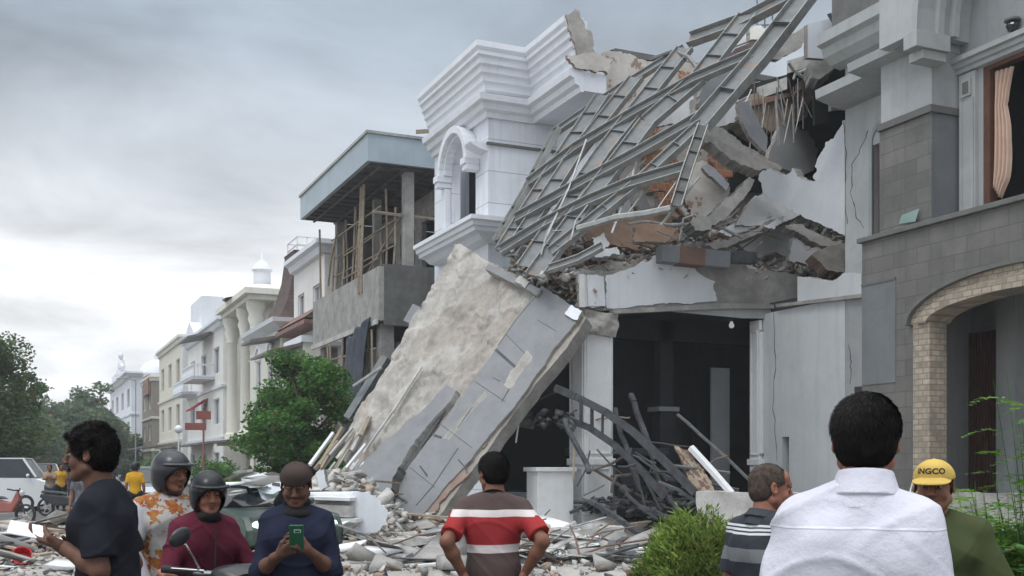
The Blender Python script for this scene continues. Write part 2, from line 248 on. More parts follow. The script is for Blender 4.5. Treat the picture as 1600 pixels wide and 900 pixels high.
# ------------------------------------------------------------------ mesh building
def link_mesh(name, me, parent=None, smooth=False):
    o = bpy.data.objects.new(name, me); COL.objects.link(o)
    if parent is not None: o.parent = parent
    if smooth: me.shade_smooth()
    return o
def tag(o, label=None, cat=None, group=None, kind=None):
    if label: o['label'] = label
    if cat: o['category'] = cat
    if group: o['group'] = group
    if kind: o['kind'] = kind
    return o
def empty(name, loc=(0, 0, 0), label=None, cat=None, group=None, rz=0.0):
    o = bpy.data.objects.new(name, None); COL.objects.link(o); o.location = loc; o.rotation_euler = (0, 0, rz); o.empty_display_size = 0.2
    return tag(o, label, cat, group)
def V(*a): return Vector(a) if len(a) > 1 else Vector(a[0])
class MB:
    """collects faces; build() links them as one mesh object, vertices taken relative to the parent's location"""
    def __init__(s): s.v = []; s.f = []; s.m = []; s.mats = []
    def mi(s, m):
        if m not in s.mats: s.mats.append(m)
        return s.mats.index(m)
    def add(s, vs_, fs, m):
        k = len(s.v); s.v += [tuple(x) for x in vs_]; i = s.mi(m)
        for f in fs: s.f.append([a+k for a in f]); s.m.append(i)
        return s
    def box(s, lo, hi, m):
        (a, b, c), (d, e, f) = lo, hi
        a, d = min(a, d), max(a, d); b, e = min(b, e), max(b, e); c, f = min(c, f), max(c, f)
        return s.add([(a, b, c), (d, b, c), (d, e, c), (a, e, c), (a, b, f), (d, b, f), (d, e, f), (a, e, f)],
                     [(0, 3, 2, 1), (4, 5, 6, 7), (0, 1, 5, 4), (1, 2, 6, 5), (2, 3, 7, 6), (3, 0, 4, 7)], m)
    def bar(s, p, q, w, h, m, up=(0, 0, 1)):
        p, q = V(p), V(q); d = (q-p).normalized(); u = V(up); u = u - d*u.dot(d)
        if u.length < 1e-4: u = Vector((1, 0, 0)) - d*d.x
        u.normalize(); r = d.cross(u); c = []
        for e in (p, q):
            for a, b in ((-1, -1), (1, -1), (1, 1), (-1, 1)): c.append(e + r*(a*w/2) + u*(b*h/2))
        return s.add(c, [(0, 1, 2, 3), (7, 6, 5, 4), (0, 4, 5, 1), (1, 5, 6, 2), (2, 6, 7, 3), (3, 7, 4, 0)], m)
    def ibeam(s, p, q, w, h, m, up, t=0.02, stiff=0.0, mf=None):
        p, q = V(p), V(q); d = (q-p).normalized(); u = V(up); u = (u - d*u.dot(d)).normalized()
        s.bar(p, q, t, h-2*t, m, u)
        s.bar(p+u*(h/2-t/2), q+u*(h/2-t/2), w, t, mf or m, u); s.bar(p-u*(h/2-t/2), q-u*(h/2-t/2), w, t, mf or m, u)
        if stiff:
            n = max(1, int((q-p).length/stiff))
            for i in range(1, n+1):
                c = p + (q-p)*(i/(n+1)); s.bar(c-d*0.008, c+d*0.008, w*0.96, h-2*t-0.004, m, u)
        return s
    def prism(s, pts, ext, m, mside=None, mback=None):
        n = len(pts); a = [V(p) for p in pts]; e = V(ext); nn = Vector((0, 0, 0))
        for i in range(n): nn += a[i].cross(a[(i+1) % n])
        flip = nn.dot(e) > 0
        b = [x+e for x in a]; F = list(range(n)); B = [i+n for i in range(n)]
        sides = [(i, (i+1) % n, (i+1) % n+n, i+n) for i in range(n)]
        if flip: F = F[::-1]
        else: B = B[::-1]; 
        if not flip: sides = [q[::-1] for q in sides]
        k = len(s.v); s.add(a+b, [F], m); i0 = s.mi(mback or m); i1 = s.mi(mside or m)
        s.f.append([x+k for x in B]); s.m.append(i0)
        for q in sides: s.f.append([x+k for x in q]); s.m.append(i1)
        return s
    def tube(s, pts, r, m, n=8, caps=True):
        pts = [V(p) for p in pts]; rs = r if isinstance(r, (list, tuple)) else [r]*len(pts); ring = []; up = None
        for i, p in enumerate(pts):
            d = (pts[min(i+1, len(pts)-1)] - pts[max(i-1, 0)]).normalized()
            if up is None: up = Vector((0, 0, 1)) if abs(d.z) < 0.9 else Vector((1, 0, 0))
            u = (up - d*up.dot(d)).normalized(); w = d.cross(u); up = u
            ring += [p + (u*math.cos(2*math.pi*j/n) + w*math.sin(2*math.pi*j/n))*rs[i] for j in range(n)]
        fs = []
        for i in range(len(pts)-1):
            for j in range(n):
                a = i*n+j; b = i*n+(j+1) % n; fs.append((a, a+n, b+n, b))
        if caps: fs.append(list(range(n))); fs.append([(len(pts)-1)*n+j for j in range(n)][::-1])
        return s.add(ring, fs, m)
    def lathe(s, prof, c, m, n=20, axis='z', a0=0, a1=2*math.pi):
        vs_ = []; full = abs(a1-a0-2*math.pi) < 1e-6; k = n if full else n+1
        for (r, z) in prof:
            for j in range(k):
                a = a0 + (a1-a0)*j/n; x, y = r*math.cos(a), r*math.sin(a)
                p = {'z': (x, y, z), 'x': (z, x, y), 'y': (x, z, y)}[axis]; vs_.append((c[0]+p[0], c[1]+p[1], c[2]+p[2]))
        fs = []
        for i in range(len(prof)-1):
            for j in range(n if full else n): a = i*k+j; b = i*k+(j+1) % k; fs.append((a, b, b+k, a+k))
        return s.add(vs_, fs, m)
    def ell(s, c, r, m, n=14, k=9, rot=None):
        vs_ = []; fs = []
        for i in range(k+1):
            t = math.pi*i/k
            for j in range(n):
                a = 2*math.pi*j/n; p = Vector((r[0]*math.sin(t)*math.cos(a), r[1]*math.sin(t)*math.sin(a), r[2]*math.cos(t)))
                if rot is not None: p = rot @ p
                vs_.append(V(c)+p)
        for i in range(k):
            for j in range(n): a = i*n+j; b = i*n+(j+1) % n; fs.append((a, a+n, b+n, b))
        return s.add(vs_, fs, m)
    def build(s, name, parent=None, smooth=False, bevel=0.0, origin=None):
        o0 = V(origin) if origin is not None else (parent_world(parent) if parent is not None else Vector((0, 0, 0)))
        me = bpy.data.meshes.new(name); me.from_pydata([tuple(Vector(v)-o0) for v in s.v], [], s.f)
        for m in s.mats: me.materials.append(MATS[m])
        me.polygons.foreach_set('material_index', s.m); me.validate(); me.update()
        o = link_mesh(name, me, parent, False)
        if origin is not None and parent is None: o.location = o0
        if smooth:
            me.shade_smooth(); md = o.modifiers.new('edge', 'EDGE_SPLIT'); md.split_angle = R(40)
        if bevel:
            md = o.modifiers.new('bevel', 'BEVEL'); md.width = bevel; md.segments = 2; md.limit_method = 'ANGLE'; md.angle_limit = R(35)
        return o
def parent_world(o):
    v = Vector((0, 0, 0))
    while o is not None: v += Vector(o.location); o = o.parent
    return v
def S(name, mb, **k):
    o = mb.build(name, **k); o['kind'] = 'structure'; return o
def quick(name, verts, faces, mats, midx=None, parent=None, smooth=False):
    """fast numpy mesh: verts (N,3), faces (M,k) all the same size"""
    me = bpy.data.meshes.new(name); verts = np.asarray(verts, dtype=np.float32); faces = np.asarray(faces, dtype=np.int32)
    me.vertices.add(len(verts)); me.vertices.foreach_set('co', verts.ravel()); k = faces.shape[1]
    me.loops.add(faces.size); me.loops.foreach_set('vertex_index', faces.ravel())
    me.polygons.add(len(faces)); me.polygons.foreach_set('loop_start', np.arange(0, faces.size, k, dtype=np.int32))
    for m in mats: me.materials.append(MATS[m])
    if midx is not None: me.polygons.foreach_set('material_index', np.asarray(midx, dtype=np.int32))
    me.update(calc_edges=True); me.validate()
    return link_mesh(name, me, parent, smooth)
rng = random.Random(11); nrg = np.random.default_rng(5)
def jag(pts, amp, step, seed=0, sharp=None):
    """roughen a closed pixel outline by midpoint displacement; edges listed in sharp stay straight"""
    r = random.Random(seed); out_ = []; n = len(pts)
    def sub(a, b, k, am):
        L_ = math.hypot(b[0]-a[0], b[1]-a[1])
        if k == 0 or L_ < step*.45: return [a]
        t = .5+r.uniform(-.2, .2); e = r.gauss(0, am); nx, ny = -(b[1]-a[1])/L_, (b[0]-a[0])/L_
        m = (a[0]+(b[0]-a[0])*t+nx*e, a[1]+(b[1]-a[1])*t+ny*e)
        return sub(a, m, k-1, am*.62)+sub(m, b, k-1, am*.62)
    for i in range(n):
        a, b = pts[i], pts[(i+1) % n]
        if sharp and i in sharp: out_.append(a)
        else: out_ += sub(a, b, 5, amp*1.5)
    return out_
def panel(name, pts, pl, thick, mf, ms='concrete', label=None, cat=None, group=None, amp=1.6, step=9, seed=1, h=0.0, sharp=None, parent=None, mb=None, kind=None):
    """a broken plate: pixel outline taken to the plane pl, real thickness behind it"""
    pp = jag(pts, amp, step, seed, sharp) if amp else pts
    P3 = [onP(x, y, pl, h) for x, y in pp]; b = MB(); b.prism(P3, -pl[1]*thick, mf, ms, ms)
    if mb is not None: mb.prism(P3, -pl[1]*thick, mf, ms, ms); return None
    c = sum(P3, Vector((0, 0, 0)))/len(P3)
    if parent is not None: return b.build(name, parent=parent)
    return tag(b.build(name, origin=c), label, cat, group, kind)
def vnoise(p, s, seed=0.0): return mnoise.fractal(Vector((p[0]*s+seed, p[1]*s, p[2]*s)), 0.9, 2.1, 5)
def rough_quad(name, corners, thick, nu, nv, amp, scale, m, mback=None, parent=None, edge=0.05, seed=0.0, hfun=None, mfun=None, origin=None):
    """solid plate with a displaced front; corners (tl, tr, br, bl) in world space"""
    tl, tr, br, bl = [V(c) for c in corners]; nrm = (tr-tl).cross(bl-tl).normalized()
    if nrm.dot(Vector(CAMP)-tl) < 0: nrm = -nrm
    vs_ = []; fs = []
    for i in range(nv+1):
        for j in range(nu+1):
            u, v = j/nu, i/nv; p = (tl*(1-u)+tr*u)*(1-v) + (bl*(1-u)+br*u)*v; h = vnoise(p, scale, seed)*amp
            if hfun: h += hfun(u, v)
            if i in (0, nv) or j in (0, nu):
                e = Vector((vnoise(p, 2.3, seed+9), vnoise(p, 2.3, seed+19), vnoise(p, 2.3, seed+29)))*edge; e -= nrm*e.dot(nrm); p = p+e
            vs_.append(p+nrm*h)
    K = len(vs_); mi = []
    for i in range(nv):
        for j in range(nu): a = i*(nu+1)+j; fs.append((a, a+nu+1, a+nu+2, a+1)); mi.append(mfun((j+.5)/nu, (i+.5)/nv) if mfun else 0)
    bd = [j for j in range(nu+1)] + [i*(nu+1)+nu for i in range(1, nv+1)] + [nv*(nu+1)+j for j in range(nu-1, -1, -1)] + [i*(nu+1) for i in range(nv-1, 0, -1)]
    vs2 = [vs_[b]-nrm*(thick+rng.uniform(-.2, .2)*thick) for b in bd]
    b = MB(); b.v = [tuple(x) for x in vs_+vs2]; b.f = [list(f) for f in fs]; b.m = list(mi)
    b.mats = [m] if isinstance(m, str) else list(m); bi = b.mi(mback or b.mats[0]); n = len(bd)
    for i in range(n): b.f.append([bd[i], bd[(i+1) % n], K+(i+1) % n, K+i]); b.m.append(bi)
    b.f.append([K+i for i in range(n)][::-1]); b.m.append(bi)
    return b.build(name, parent=parent, origin=origin, smooth=True)
# random convex stones used for all rubble
HULLS = []
def make_hulls():
    r = random.Random(3)
    for k in range(18):
        bm = bmesh.new(); n = r.choice((8, 10, 12, 14)); fl = r.uniform(.3, .9) if k % 3 else r.uniform(.12, .25)
        for i in range(n):
            x, y, z = (r.uniform(-1, 1) for _ in range(3)); q = max(abs(x), abs(y), abs(z)); t = r.uniform(.8, 1)/q
            bm.verts.new((x*t*.5, y*t*.5*r.uniform(.7, 1), z*t*.5*fl))
        bmesh.ops.convex_hull(bm, input=bm.verts); bmesh.ops.delete(bm, geom=[v for v in bm.verts if not v.link_faces], context='VERTS')
        bmesh.ops.triangulate(bm, faces=bm.faces); bm.verts.index_update()
        HULLS.append((np.array([v.co[:] for v in bm.verts]), np.array([[v.index for v in f.verts] for f in bm.faces]))); bm.free()
make_hulls()
def rotm(r, tilt=1.0):
    return Matrix.Rotation(r.uniform(0, 6.28), 3, 'Z') @ Matrix.Rotation(r.gauss(0, .5*tilt), 3, 'X') @ Matrix.Rotation(r.gauss(0, .5*tilt), 3, 'Y')
def scatter(name, spots, mats, label=None, cat=None, kind='stuff', group=None, tilt=1.0, seed=1, flat=None):
    """spots: list of (x,y,z,size,matindex) merged into ONE uncountable mass"""
    r = random.Random(seed); VV = []; FF = []; MM = []; k = 0
    for (x, y, z, s, mi) in spots:
        hv, hf = HULLS[r.randrange(len(HULLS))]; m = np.array(rotm(r, tilt)); sc = np.array([s*r.uniform(.8, 1.4), s*r.uniform(.6, 1), s*r.uniform(.5, .9)])
        VV.append((hv*sc) @ m.T + np.array([x, y, z])); FF.append(hf+k); MM += [mi]*len(hf); k += len(hv)
    o = quick(name, np.vstack(VV), np.vstack(FF), mats, MM); return tag(o, label, cat, group, kind)
def stone(name, loc, size, m, label, cat, group=None, seed=0, sq=(1.2, .8, .6), tilt=.6):
    r = random.Random(seed); hv, hf = HULLS[seed % len(HULLS)]; mm = np.array(rotm(r, tilt)); v = (hv*np.array(sq)*size) @ mm.T
    o = quick(name, v, hf, [m]); o.location = loc; return tag(o, label, cat, group)
# ================================================================== GROUND
g = MB(); g.add([(-300, -100, -.03), (300, -100, -.03), (300, 500, -.03), (-300, 500, -.03)], [(0, 1, 2, 3)], 'earth'); S('ground', g)
g = MB(); g.add([(-7, -20, 0), (8.6, -20, 0), (8.6, 240, 0), (-7, 240, 0)], [(0, 1, 2, 3)], 'asphalt'); S('road', g)
g = MB(); g.box((8.6, 31, -.02), (12.0, 240, .12), 'concrete'); S('pavement', g)
g = MB(); g.box((8.45, 31, -.02), (8.598, 240, .14), 'concrete_pale'); S('kerb', g)
# ================================================================== helpers for buildings
def win(parent, X, y0, y1, z0, z1, frame='white_paint', glass='glass', fw=.07, mull=1, dep=.10, face=-1):
    """window in a wall facing -X at x = X"""
    f = MB()
    f.box((X-.04, y0, z0), (X+dep, y0+fw, z1), frame); f.box((X-.04, y1-fw, z0), (X+dep, y1, z1), frame)
    f.box((X-.04, y0+fw, z1-fw), (X+dep, y1-fw, z1), frame); f.box((X-.07, y0+fw, z0), (X+dep, y1-fw, z0+fw), frame)
    for i in range(1, mull+1):
        yc = y0+(y1-y0)*i/(mull+1); f.box((X, yc-.025, z0+fw), (X+dep-.03, yc+.025, z1-fw), frame)
    o = f.build('window', parent=parent); p = MB(); p.box((X+dep-.035, y0+fw, z0+fw), (X+dep-.015, y1-fw, z1-fw), glass)
    pp = p.build('pane', parent=parent); pp.parent = o; return o
def wall_holes(mb, X0, X1, y0, y1, z0, z1, holes, m):
    """wall slab X0..X1 with rectangular holes [(ya,yb,za,zb)], all in one mesh"""
    ys = sorted({y0, y1, *[h[0] for h in holes], *[h[1] for h in holes]}); zs = sorted({z0, z1, *[h[2] for h in holes], *[h[3] for h in holes]})
    for i in range(len(ys)-1):
        for j in range(len(zs)-1):
            cy, cz = (ys[i]+ys[i+1])/2, (zs[j]+zs[j+1])/2
            if any(h[0] < cy < h[1] and h[2] < cz < h[3] for h in holes): continue
            mb.box((X0, ys[i], zs[j]), (X1, ys[i+1], zs[j+1]), m)
def molding(mb, path, prof, m):
    """sweep a profile (outward offset, z) along a plan path [(x,y)]; outward = left of travel"""
    n = len(path); offs = []
    for i in range(n):
        ds = []
        if i: a, b = path[i-1], path[i]; l = math.hypot(b[0]-a[0], b[1]-a[1]); ds.append(((b[0]-a[0])/l, (b[1]-a[1])/l))
        if i < n-1: a, b = path[i], path[i+1]; l = math.hypot(b[0]-a[0], b[1]-a[1]); ds.append(((b[0]-a[0])/l, (b[1]-a[1])/l))
        ns = [(-d[1], d[0]) for d in ds]
        if len(ns) == 2:
            mx_, my_ = ns[0][0]+ns[1][0], ns[0][1]+ns[1][1]; q = 2/(mx_*mx_+my_*my_); offs.append((mx_*q, my_*q))
        else: offs.append(ns[0])
    vs_ = []; k = len(prof)
    for i in range(n):
        for (o_, z) in prof: vs_.append((path[i][0]+offs[i][0]*o_, path[i][1]+offs[i][1]*o_, z))
    fs = [(i*k+j, (i+1)*k+j, (i+1)*k+(j+1) % k, i*k+(j+1) % k) for i in range(n-1) for j in range(k)]
    fs += [list(range(k)), [(n-1)*k+j for j in range(k)][::-1]]
    mb.add(vs_, fs, m)
def arch_pts(yc, z0, r, n=14, a0=0, a1=math.pi, rz=None): return [(yc+r*math.cos(a0+(a1-a0)*i/n), z0+(rz or r)*math.sin(a0+(a1-a0)*i/n)) for i in range(n+1)]
def arch_ring(mb, X0, X1, yc, z0, r0, r1, m, n=16, rz0=None, rz1=None, a0=0, a1=math.pi):
    a = arch_pts(yc, z0, r0, n, a0, a1, rz0); b = arch_pts(yc, z0, r1, n, a0, a1, rz1)
    for i in range(n):
        q = [(X0, *a[i]), (X0, *b[i]), (X0, *b[i+1]), (X0, *a[i+1])]; mb.prism(q, (X1-X0, 0, 0), m)
# ================================================================== WHITE NEOCLASSICAL HOUSE (left of the collapse)
WH = empty('terrace_house', (12.45, 31.5, 0), 'tall white neoclassical terrace house with stepped cornice and arched balcony, torn open beside the collapse', 'building')
XP = 13.95; Y1, Y2, YE = 29.4, 26.95, 33.9; XF, XS = 12.45, 14.66
w = MB()
ya, yb, za, zs_ = YX(697, XF)*0+31.15, 34.0, 0, 0
ya = 30.35; yb = 32.35; yc = (ya+yb)/2; zf2, zsp = 8.75, 10.75      # balcony arch: floor level and spring
# front wall with arched opening
w.box((XF, Y1, 0), (XF+.3, ya, 13.6), 'white_joint'); w.box((XF, yb, 0), (XF+.3, YE, 13.6), 'white_joint')
w.box((XF, ya, 0), (XF+.3, yb, 4.0), 'white_joint'); w.box((XF, ya, 7.6), (XF+.3, yb, zf2), 'white_joint')
def arch_fill(mb, X0, X1, y0, y1, zs0, ztop, m, n=16, rz=None):
    yc_, r = (y0+y1)/2, (y1-y0)/2; a = arch_pts(yc_, zs0, r, n, rz=rz)
    for i in range(n):
        q = [(X0, *a[i]), (X0, a[i][0], ztop), (X0, a[i+1][0], ztop), (X0, *a[i+1])]; mb.prism(q, (X1-X0, 0, 0), m)
arch_fill(w, XF, XF+.3, ya, yb, zsp, 13.6, 'white_joint'); arch_fill(w, XF, XF+.3, ya, yb, 5.6, 7.6, 'white_joint')
w.box((XF+.3, Y1, 0), (XS, Y1+.25, 13.6), 'white_joint')
w.box((XS, Y2, 0), (XS+.25, Y1, 12.75), 'white_paint'); w.box((XP+.002, 26.32, 12.42), (XP+.12, Y1-.004, 13.7), 'white_paint'); w.box((XP+.12, 26.9, 12.42), (XS+.25, Y1-.004, 12.6), 'white_paint')
w.box((XF+1.02, ya-.6, 0), (XF+1.2, yb+1.1, 11.7), 'white_paint')       # recess back wall
w.box((XF+.3, ya-.8, 0), (XF+1.5, ya-.6, 13.4), 'white_paint'); w.box((XF+.3, yb+1.1, 0), (XF+1.5, yb+1.25, 11.7), 'white_paint')
w.box((XF+.3, YE-.25, 0), (24, YE, 13.2), 'white_paint'); w.box((XS, Y1+.25, 13.0), (24, YE-.25, 13.2), 'concrete')
w.box((XF+.3, ya-.6, 7.9), (XF+1.5, yb+.6, zf2), 'white_paint')
w.build('wall', parent=WH)
c = MB(); path = [(XP, 26.3), (XP, Y1-.0), (XF, Y1), (XF, YE)]
prof_low = [(0, 11.75), (.10, 11.75), (.12, 11.9), (.25, 11.95), (.28, 12.1), (.42, 12.15), (.45, 12.32), (.15, 12.42), (0, 12.42)]
molding(c, path, prof_low, 'white_paint'); c.box((XP+.002, 26.32, 11.8), (XS-.002, Y1-.01, 12.3), 'white_paint'); c.build('lower_cornice', parent=WH, smooth=False)
c = MB(); pr_ = [(.02, 12.42)]
for i in range(5): z = 12.46+i*.215; pr_ += [(.12+i*.085, z), (.12+i*.085+.03, z+.03), (.12+i*.085+.075, z+.06), (.12+i*.085+.075, z+.16)]
pr_ += [(.60, 13.58), (.60, 13.74), (.0, 13.76)]
molding(c, path, pr_, 'white_paint'); c.build('parapet_cornice', parent=WH)
c = MB(); molding(c, [(XS, Y1-.01), (XF, Y1-.01), (XF, ya-.25)], [(0.0, 10.98), (.06, 10.98), (.06, 11.05), (0, 11.05)], 'trim_grey'); c.build('string_course', parent=WH)
# arch hood and its brackets
c = MB(); arch_ring(c, XF-.42, XF-.002, yc, zsp, 1.02, 1.24, 'white_paint'); arch_ring(c, XF-.28, XF-.004, yc, zsp, .92, 1.018, 'white_paint')
c.box((XF-.5, yb-.03, zsp-.2), (XF-.006, yb+.34, zsp-.002), 'white_paint'); c.box((XF-.5, ya-.34, zsp-.2), (XF-.006, ya+.03, zsp-.002), 'white_paint')
c.box((XF-.45, yb, zsp-.36), (XF-.006, yb+.34, zsp-.202), 'white_paint'); c.box((XF-.45, ya-.34, zsp-.36), (XF-.006, ya, zsp-.202), 'white_paint')
c.build('arch_hood', parent=WH, bevel=.015)
c = MB(); molding(c, [(XF, Y1+.0), (XF, ya-.42)], [(0, 10.8), (.25, 10.85), (.5, 10.95), (.55, 11.02), (0, 11.05)], 'white_paint'); c.build('side_ledge', parent=WH)
c = MB(); c.box((XF-.22, yb+.02, zf2+.05), (XF-.01, yb+.30, zsp-.37), 'white_paint'); c.build('column', parent=WH, bevel=.02)
# dark window in the recess's side and back
win(WH, XF+.9, 32.35, 33.3, 9.3, 11.4, 'white_paint', 'room_dark', fw=.04, mull=0)
o = MB(); yw0, yw1 = 29.75, 29.85; o.box((XF-.012, yw0, 8.9), (XF-.002, yw1, 10.2), 'trim_grey')

# balcony slab with a moulded edge
c = MB(); BP = [(XF, Y1-.35), (XF-.95, Y1-.35), (XF-.95, yb+.9), (XF, yb+.9)]; BP = [(XF+.9, Y1-.01), (XF-.0, Y1-.01), (XF-.0, yb+1.1)]
molding(c, BP, [(0, 8.1), (.35, 8.15), (.5, 8.27), (.7, 8.31), (.72, 8.41), (.80, 8.44), (.82, 8.55), (.9, 8.58), (.9, 8.70), (0, 8.75)], 'white_paint'); c.build('balcony', parent=WH)
c = MB(); arch_ring(c, XF-.5, XF-.004, yc, 5.6, 1.2, 1.5, 'white_paint'); c.build('lower_arch', parent=WH)
# broken end of parapet
c = MB(); c.prism([onP(x, y, PY(26.25)) for x, y in jag([(884, 24), (900, 13), (906, 20), (914, 40), (928, 62), (932, 84), (902, 88), (893, 60)], 1.2, 6, 4)], (0, .14, 0), 'concrete_warm', 'brick_red'); c.prism([onP(x, y, PY(26.22)) for x, y in jag([(886, 86), (930, 82), (958, 92), (950, 116), (930, 112), (898, 104)], 1.2, 6, 4)], (0, .12, 0), 'plaster', 'brick_red'); c.build('broken_edge', parent=WH)
# party wall seen behind the steel frame
PW = PY(27.15); PWo = empty('party_wall', (18, 27.3, 0), 'battered white party wall with bare orange brick showing through, behind the fallen steel frame', 'wall')
top = [(936, 92), (942, 82), (985, 84), (1020, 96), (1048, 92), (1090, 100), (1120, 92), (1150, 108), (1185, 150)]
pts = jag(top, 2.0, 9, 4)[:-12] if False else top
pts = top + [(1320, 150), (1480, 160), (1480, 735), (936, 735)]
b = MB(); P3 = [onP(x, y, PW) for x, y in jag(pts, 1.6, 10, 5, sharp={9, 10, 11, 12, 13})]; b.prism(P3, (0, .35, 0), 'plaster', 'brick_red'); b.build('plaster_wall', parent=PWo)
for i, (pp, sd_) in enumerate([([(1003, 240), (1050, 232), (1062, 262), (1052, 305), (1000, 300)], 1), ([(968, 206), (1010, 150), (1016, 140), (1040, 150), (1022, 210), (990, 235)], 2),
          ([(1000, 262), (1060, 255), (1064, 280), (1050, 306), (1012, 302)], 3), ([(955, 222), (990, 175), (1030, 175), (1030, 232), (980, 250)], 4), ([(1060, 110), (1092, 108), (1098, 140), (1070, 150)], 7), ([(1130, 190), (1175, 180), (1180, 260), (1140, 275)], 8)]):
    b = MB(); P3 = [onP(x, y, PY(27.1-.012*i)) for x, y in jag(pp, 2.5, 8, 30+sd_)]; b.prism(P3, (0, .04, 0), 'brick_orange', 'brick_orange'); b.build('bare_brick', parent=PWo)
b = MB(); P3 = [onP(x, y, PY(26.98)) for x, y in jag([(927, 105), (942, 104), (945, 118), (941, 152), (929, 150)], 1.2, 6, 8)]; b.prism(P3, (0, .05, 0), 'brick_red', 'brick_red'); b.build('brick_edge', parent=PWo)
# roof sheet behind the party wall
b = MB(); A = onP(942, 74, PY(28.0)); B_ = onP(985, 62, PY(29.5)); 
for i in range(46):
    x0 = 15.6+i*.13; z = 13.75 + (.03 if i % 2 else 0); b.add([(x0, 27.6, z-.12), (x0+.13, 27.6, z-.12), (x0+.13, 31.5, z+.45), (x0, 31.5, z+.45)], [(0, 1, 2, 3)], 'roof_metal')
b.box((15.6, 27.5, 13.45), (21.6, 27.62, 13.62), 'trim_grey'); b.box((15.6, 31.5, 13.2), (21.6, 31.6, 14.2), 'roof_metal')
tag(b.build('roof_sheet'), 'dark corrugated metal roof sheet above the white party wall', 'roof')
# ================================================================== COLLAPSED HOUSE SHELL (ground floor still standing)
CH = empty('collapsed_house', (15, 24, 0), 'collapsed grey and white house, its open ground floor still standing under the rubble', 'building')
YF, XW = 22.9, 17.3
b = MB(); b.box((14.6, 26.9, 0), (24, 27.1, 6.0), 'interior'); b.box((23.8, 19.9, 0), (24, 26.9, 13.0), 'interior'); b.box((11.5, 26.7, .13), (14.6, 26.89, 5.2), 'room_dark')  # last box: near-black panel added to stand for shade behind the leaning slab
b.build('inner_wall_and_shade_panel', parent=CH)
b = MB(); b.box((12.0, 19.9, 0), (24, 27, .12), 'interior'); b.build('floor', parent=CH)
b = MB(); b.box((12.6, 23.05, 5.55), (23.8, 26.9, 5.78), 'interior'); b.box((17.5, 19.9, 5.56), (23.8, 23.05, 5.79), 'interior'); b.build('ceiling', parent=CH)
b = MB()                                            # side wall W towards the neighbour, with its two openings
wall_holes(b, XW, XW+.25, 19.85, YF, 0, 5.50, [(YX(1233, XW)-.0, YX(1222, XW), .9, 2.35)], 'wall_soft'); b.build('side_wall', parent=CH)
# front pillar with recessed panels and a plinth
def pillar(cx, cy, z0, z1, wd, dp, name='pillar', m='white_old'):
    p = MB(); p.box((cx, cy, z0+.55), (cx+wd, cy+dp, z1), m)
    fr = .12
    for (lo, hi) in ((z0+1.75, z1-.25), (z0+.65, z0+1.45)):
        for s_ in (0, 1):      # raised frames on the -Y and -X faces
            if s_ == 0:
                p.box((cx+.05, cy-.03, lo), (cx+.05+.06, cy-.002, hi), m); p.box((cx+wd-.11, cy-.03, lo), (cx+wd-.05, cy-.002, hi), m)
                p.box((cx+.11, cy-.03, hi-.06), (cx+wd-.11, cy-.002, hi), m); p.box((cx+.11, cy-.03, lo), (cx+wd-.11, cy-.002, lo+.06), m)
            else:
                p.box((cx-.03, cy+.05, lo), (cx-.002, cy+.11, hi), m); p.box((cx-.03, cy+dp-.11, lo), (cx-.002, cy+dp-.05, hi), m)
                p.box((cx-.03, cy+.11, hi-.06), (cx-.002, cy+dp-.11, hi), m); p.box((cx-.03, cy+.11, lo), (cx-.002, cy+dp-.11, lo+.06), m)
    p.box((cx-.05, cy-.05, z0+1.5), (cx+wd+.05, cy+dp+.05, z0+1.66), m); p.box((cx-.06, cy-.06, z0+.3), (cx+wd+.06, cy+dp+.06, z0+.56), m); p.box((cx-.1, cy-.1, z0-.1), (cx+wd+.1, cy+dp+.1, z0+.3), m)
    return p.build(name, parent=CH, bevel=.012)
xp = XY(913, YF); wp = XY(958, YF)-xp
pillar(xp, YF, .15, 5.05, wp, wp)
q = XY(1187, YF); pillar(q-.02, YF-.02, .15, 5.35, XW-q, .42, 'pilaster', 'white_old')
# crushed capital on the pillar
rough_quad('broken_capital', [onY(916, 484, YF-.12), onY(968, 488, YF-.12), onY(962, 524, YF-.12), onY(918, 522, YF-.12)], wp+.1, 16, 12, .10, 3.0, 'concrete_warm', parent=CH, edge=.06)
# fascia beams
def strip(name, pts, pl, th, mf, ms='concrete', amp=0, step=9, seed=3, sharp=None):
    p = jag(pts, amp, step, seed, sharp) if amp else pts; b_ = MB(); b_.prism([onP(x, y, pl) for x, y in p], -pl[1]*th, mf, ms, ms); return b_.build(name, parent=CH)
strip('beam', [(905, 430), (930, 424), (1000, 410), (1100, 402), (1248, 430), (1250, 470), (1215, 478), (905, 486)], PY(YF), .3, 'concrete', amp=2.2, step=8, sharp={4, 5, 6})
strip('beam_plaster', [(947, 430), (1000, 410), (1050, 398), (1090, 425), (1118, 440), (1121, 470), (1030, 474), (949, 482)], PY(YF-.03), .028, 'white_paint', 'concrete_pale', amp=1.5, step=8, seed=7)
strip('corner_block', [(903, 430), (943, 432), (946, 480), (905, 480)], PY(YF-.10), .12, 'white_old', 'concrete', amp=1.2)
strip('corner_strip', [(905, 428), (913, 428), (915, 480), (905, 480)], PY(YF-.13), .02, 'white_old', 'concrete')
strip('corner_strip', [(917, 430), (943, 432), (946, 478), (919, 478)], PY(YF-.13), .02, 'white_paint', 'concrete')
strip('lintel', [(958, 484), (1130, 474), (1232, 476), (1232, 482), (1135, 482), (960, 490)], PY(YF-.20), .18, 'concrete', 'concrete')
strip('soffit_board', [(1040, 486), (1212, 480), (1212, 498), (1160, 497)], PY(YF-.08), .05, 'pale_wall')
strip('side_beam', [(1246, 432), (1300, 440), (1320, 425), (1346, 428), (1346, 460), (1246, 474)], PX(XW-.02), .3, 'wall_soft', amp=1.0, sharp={3, 4, 5})
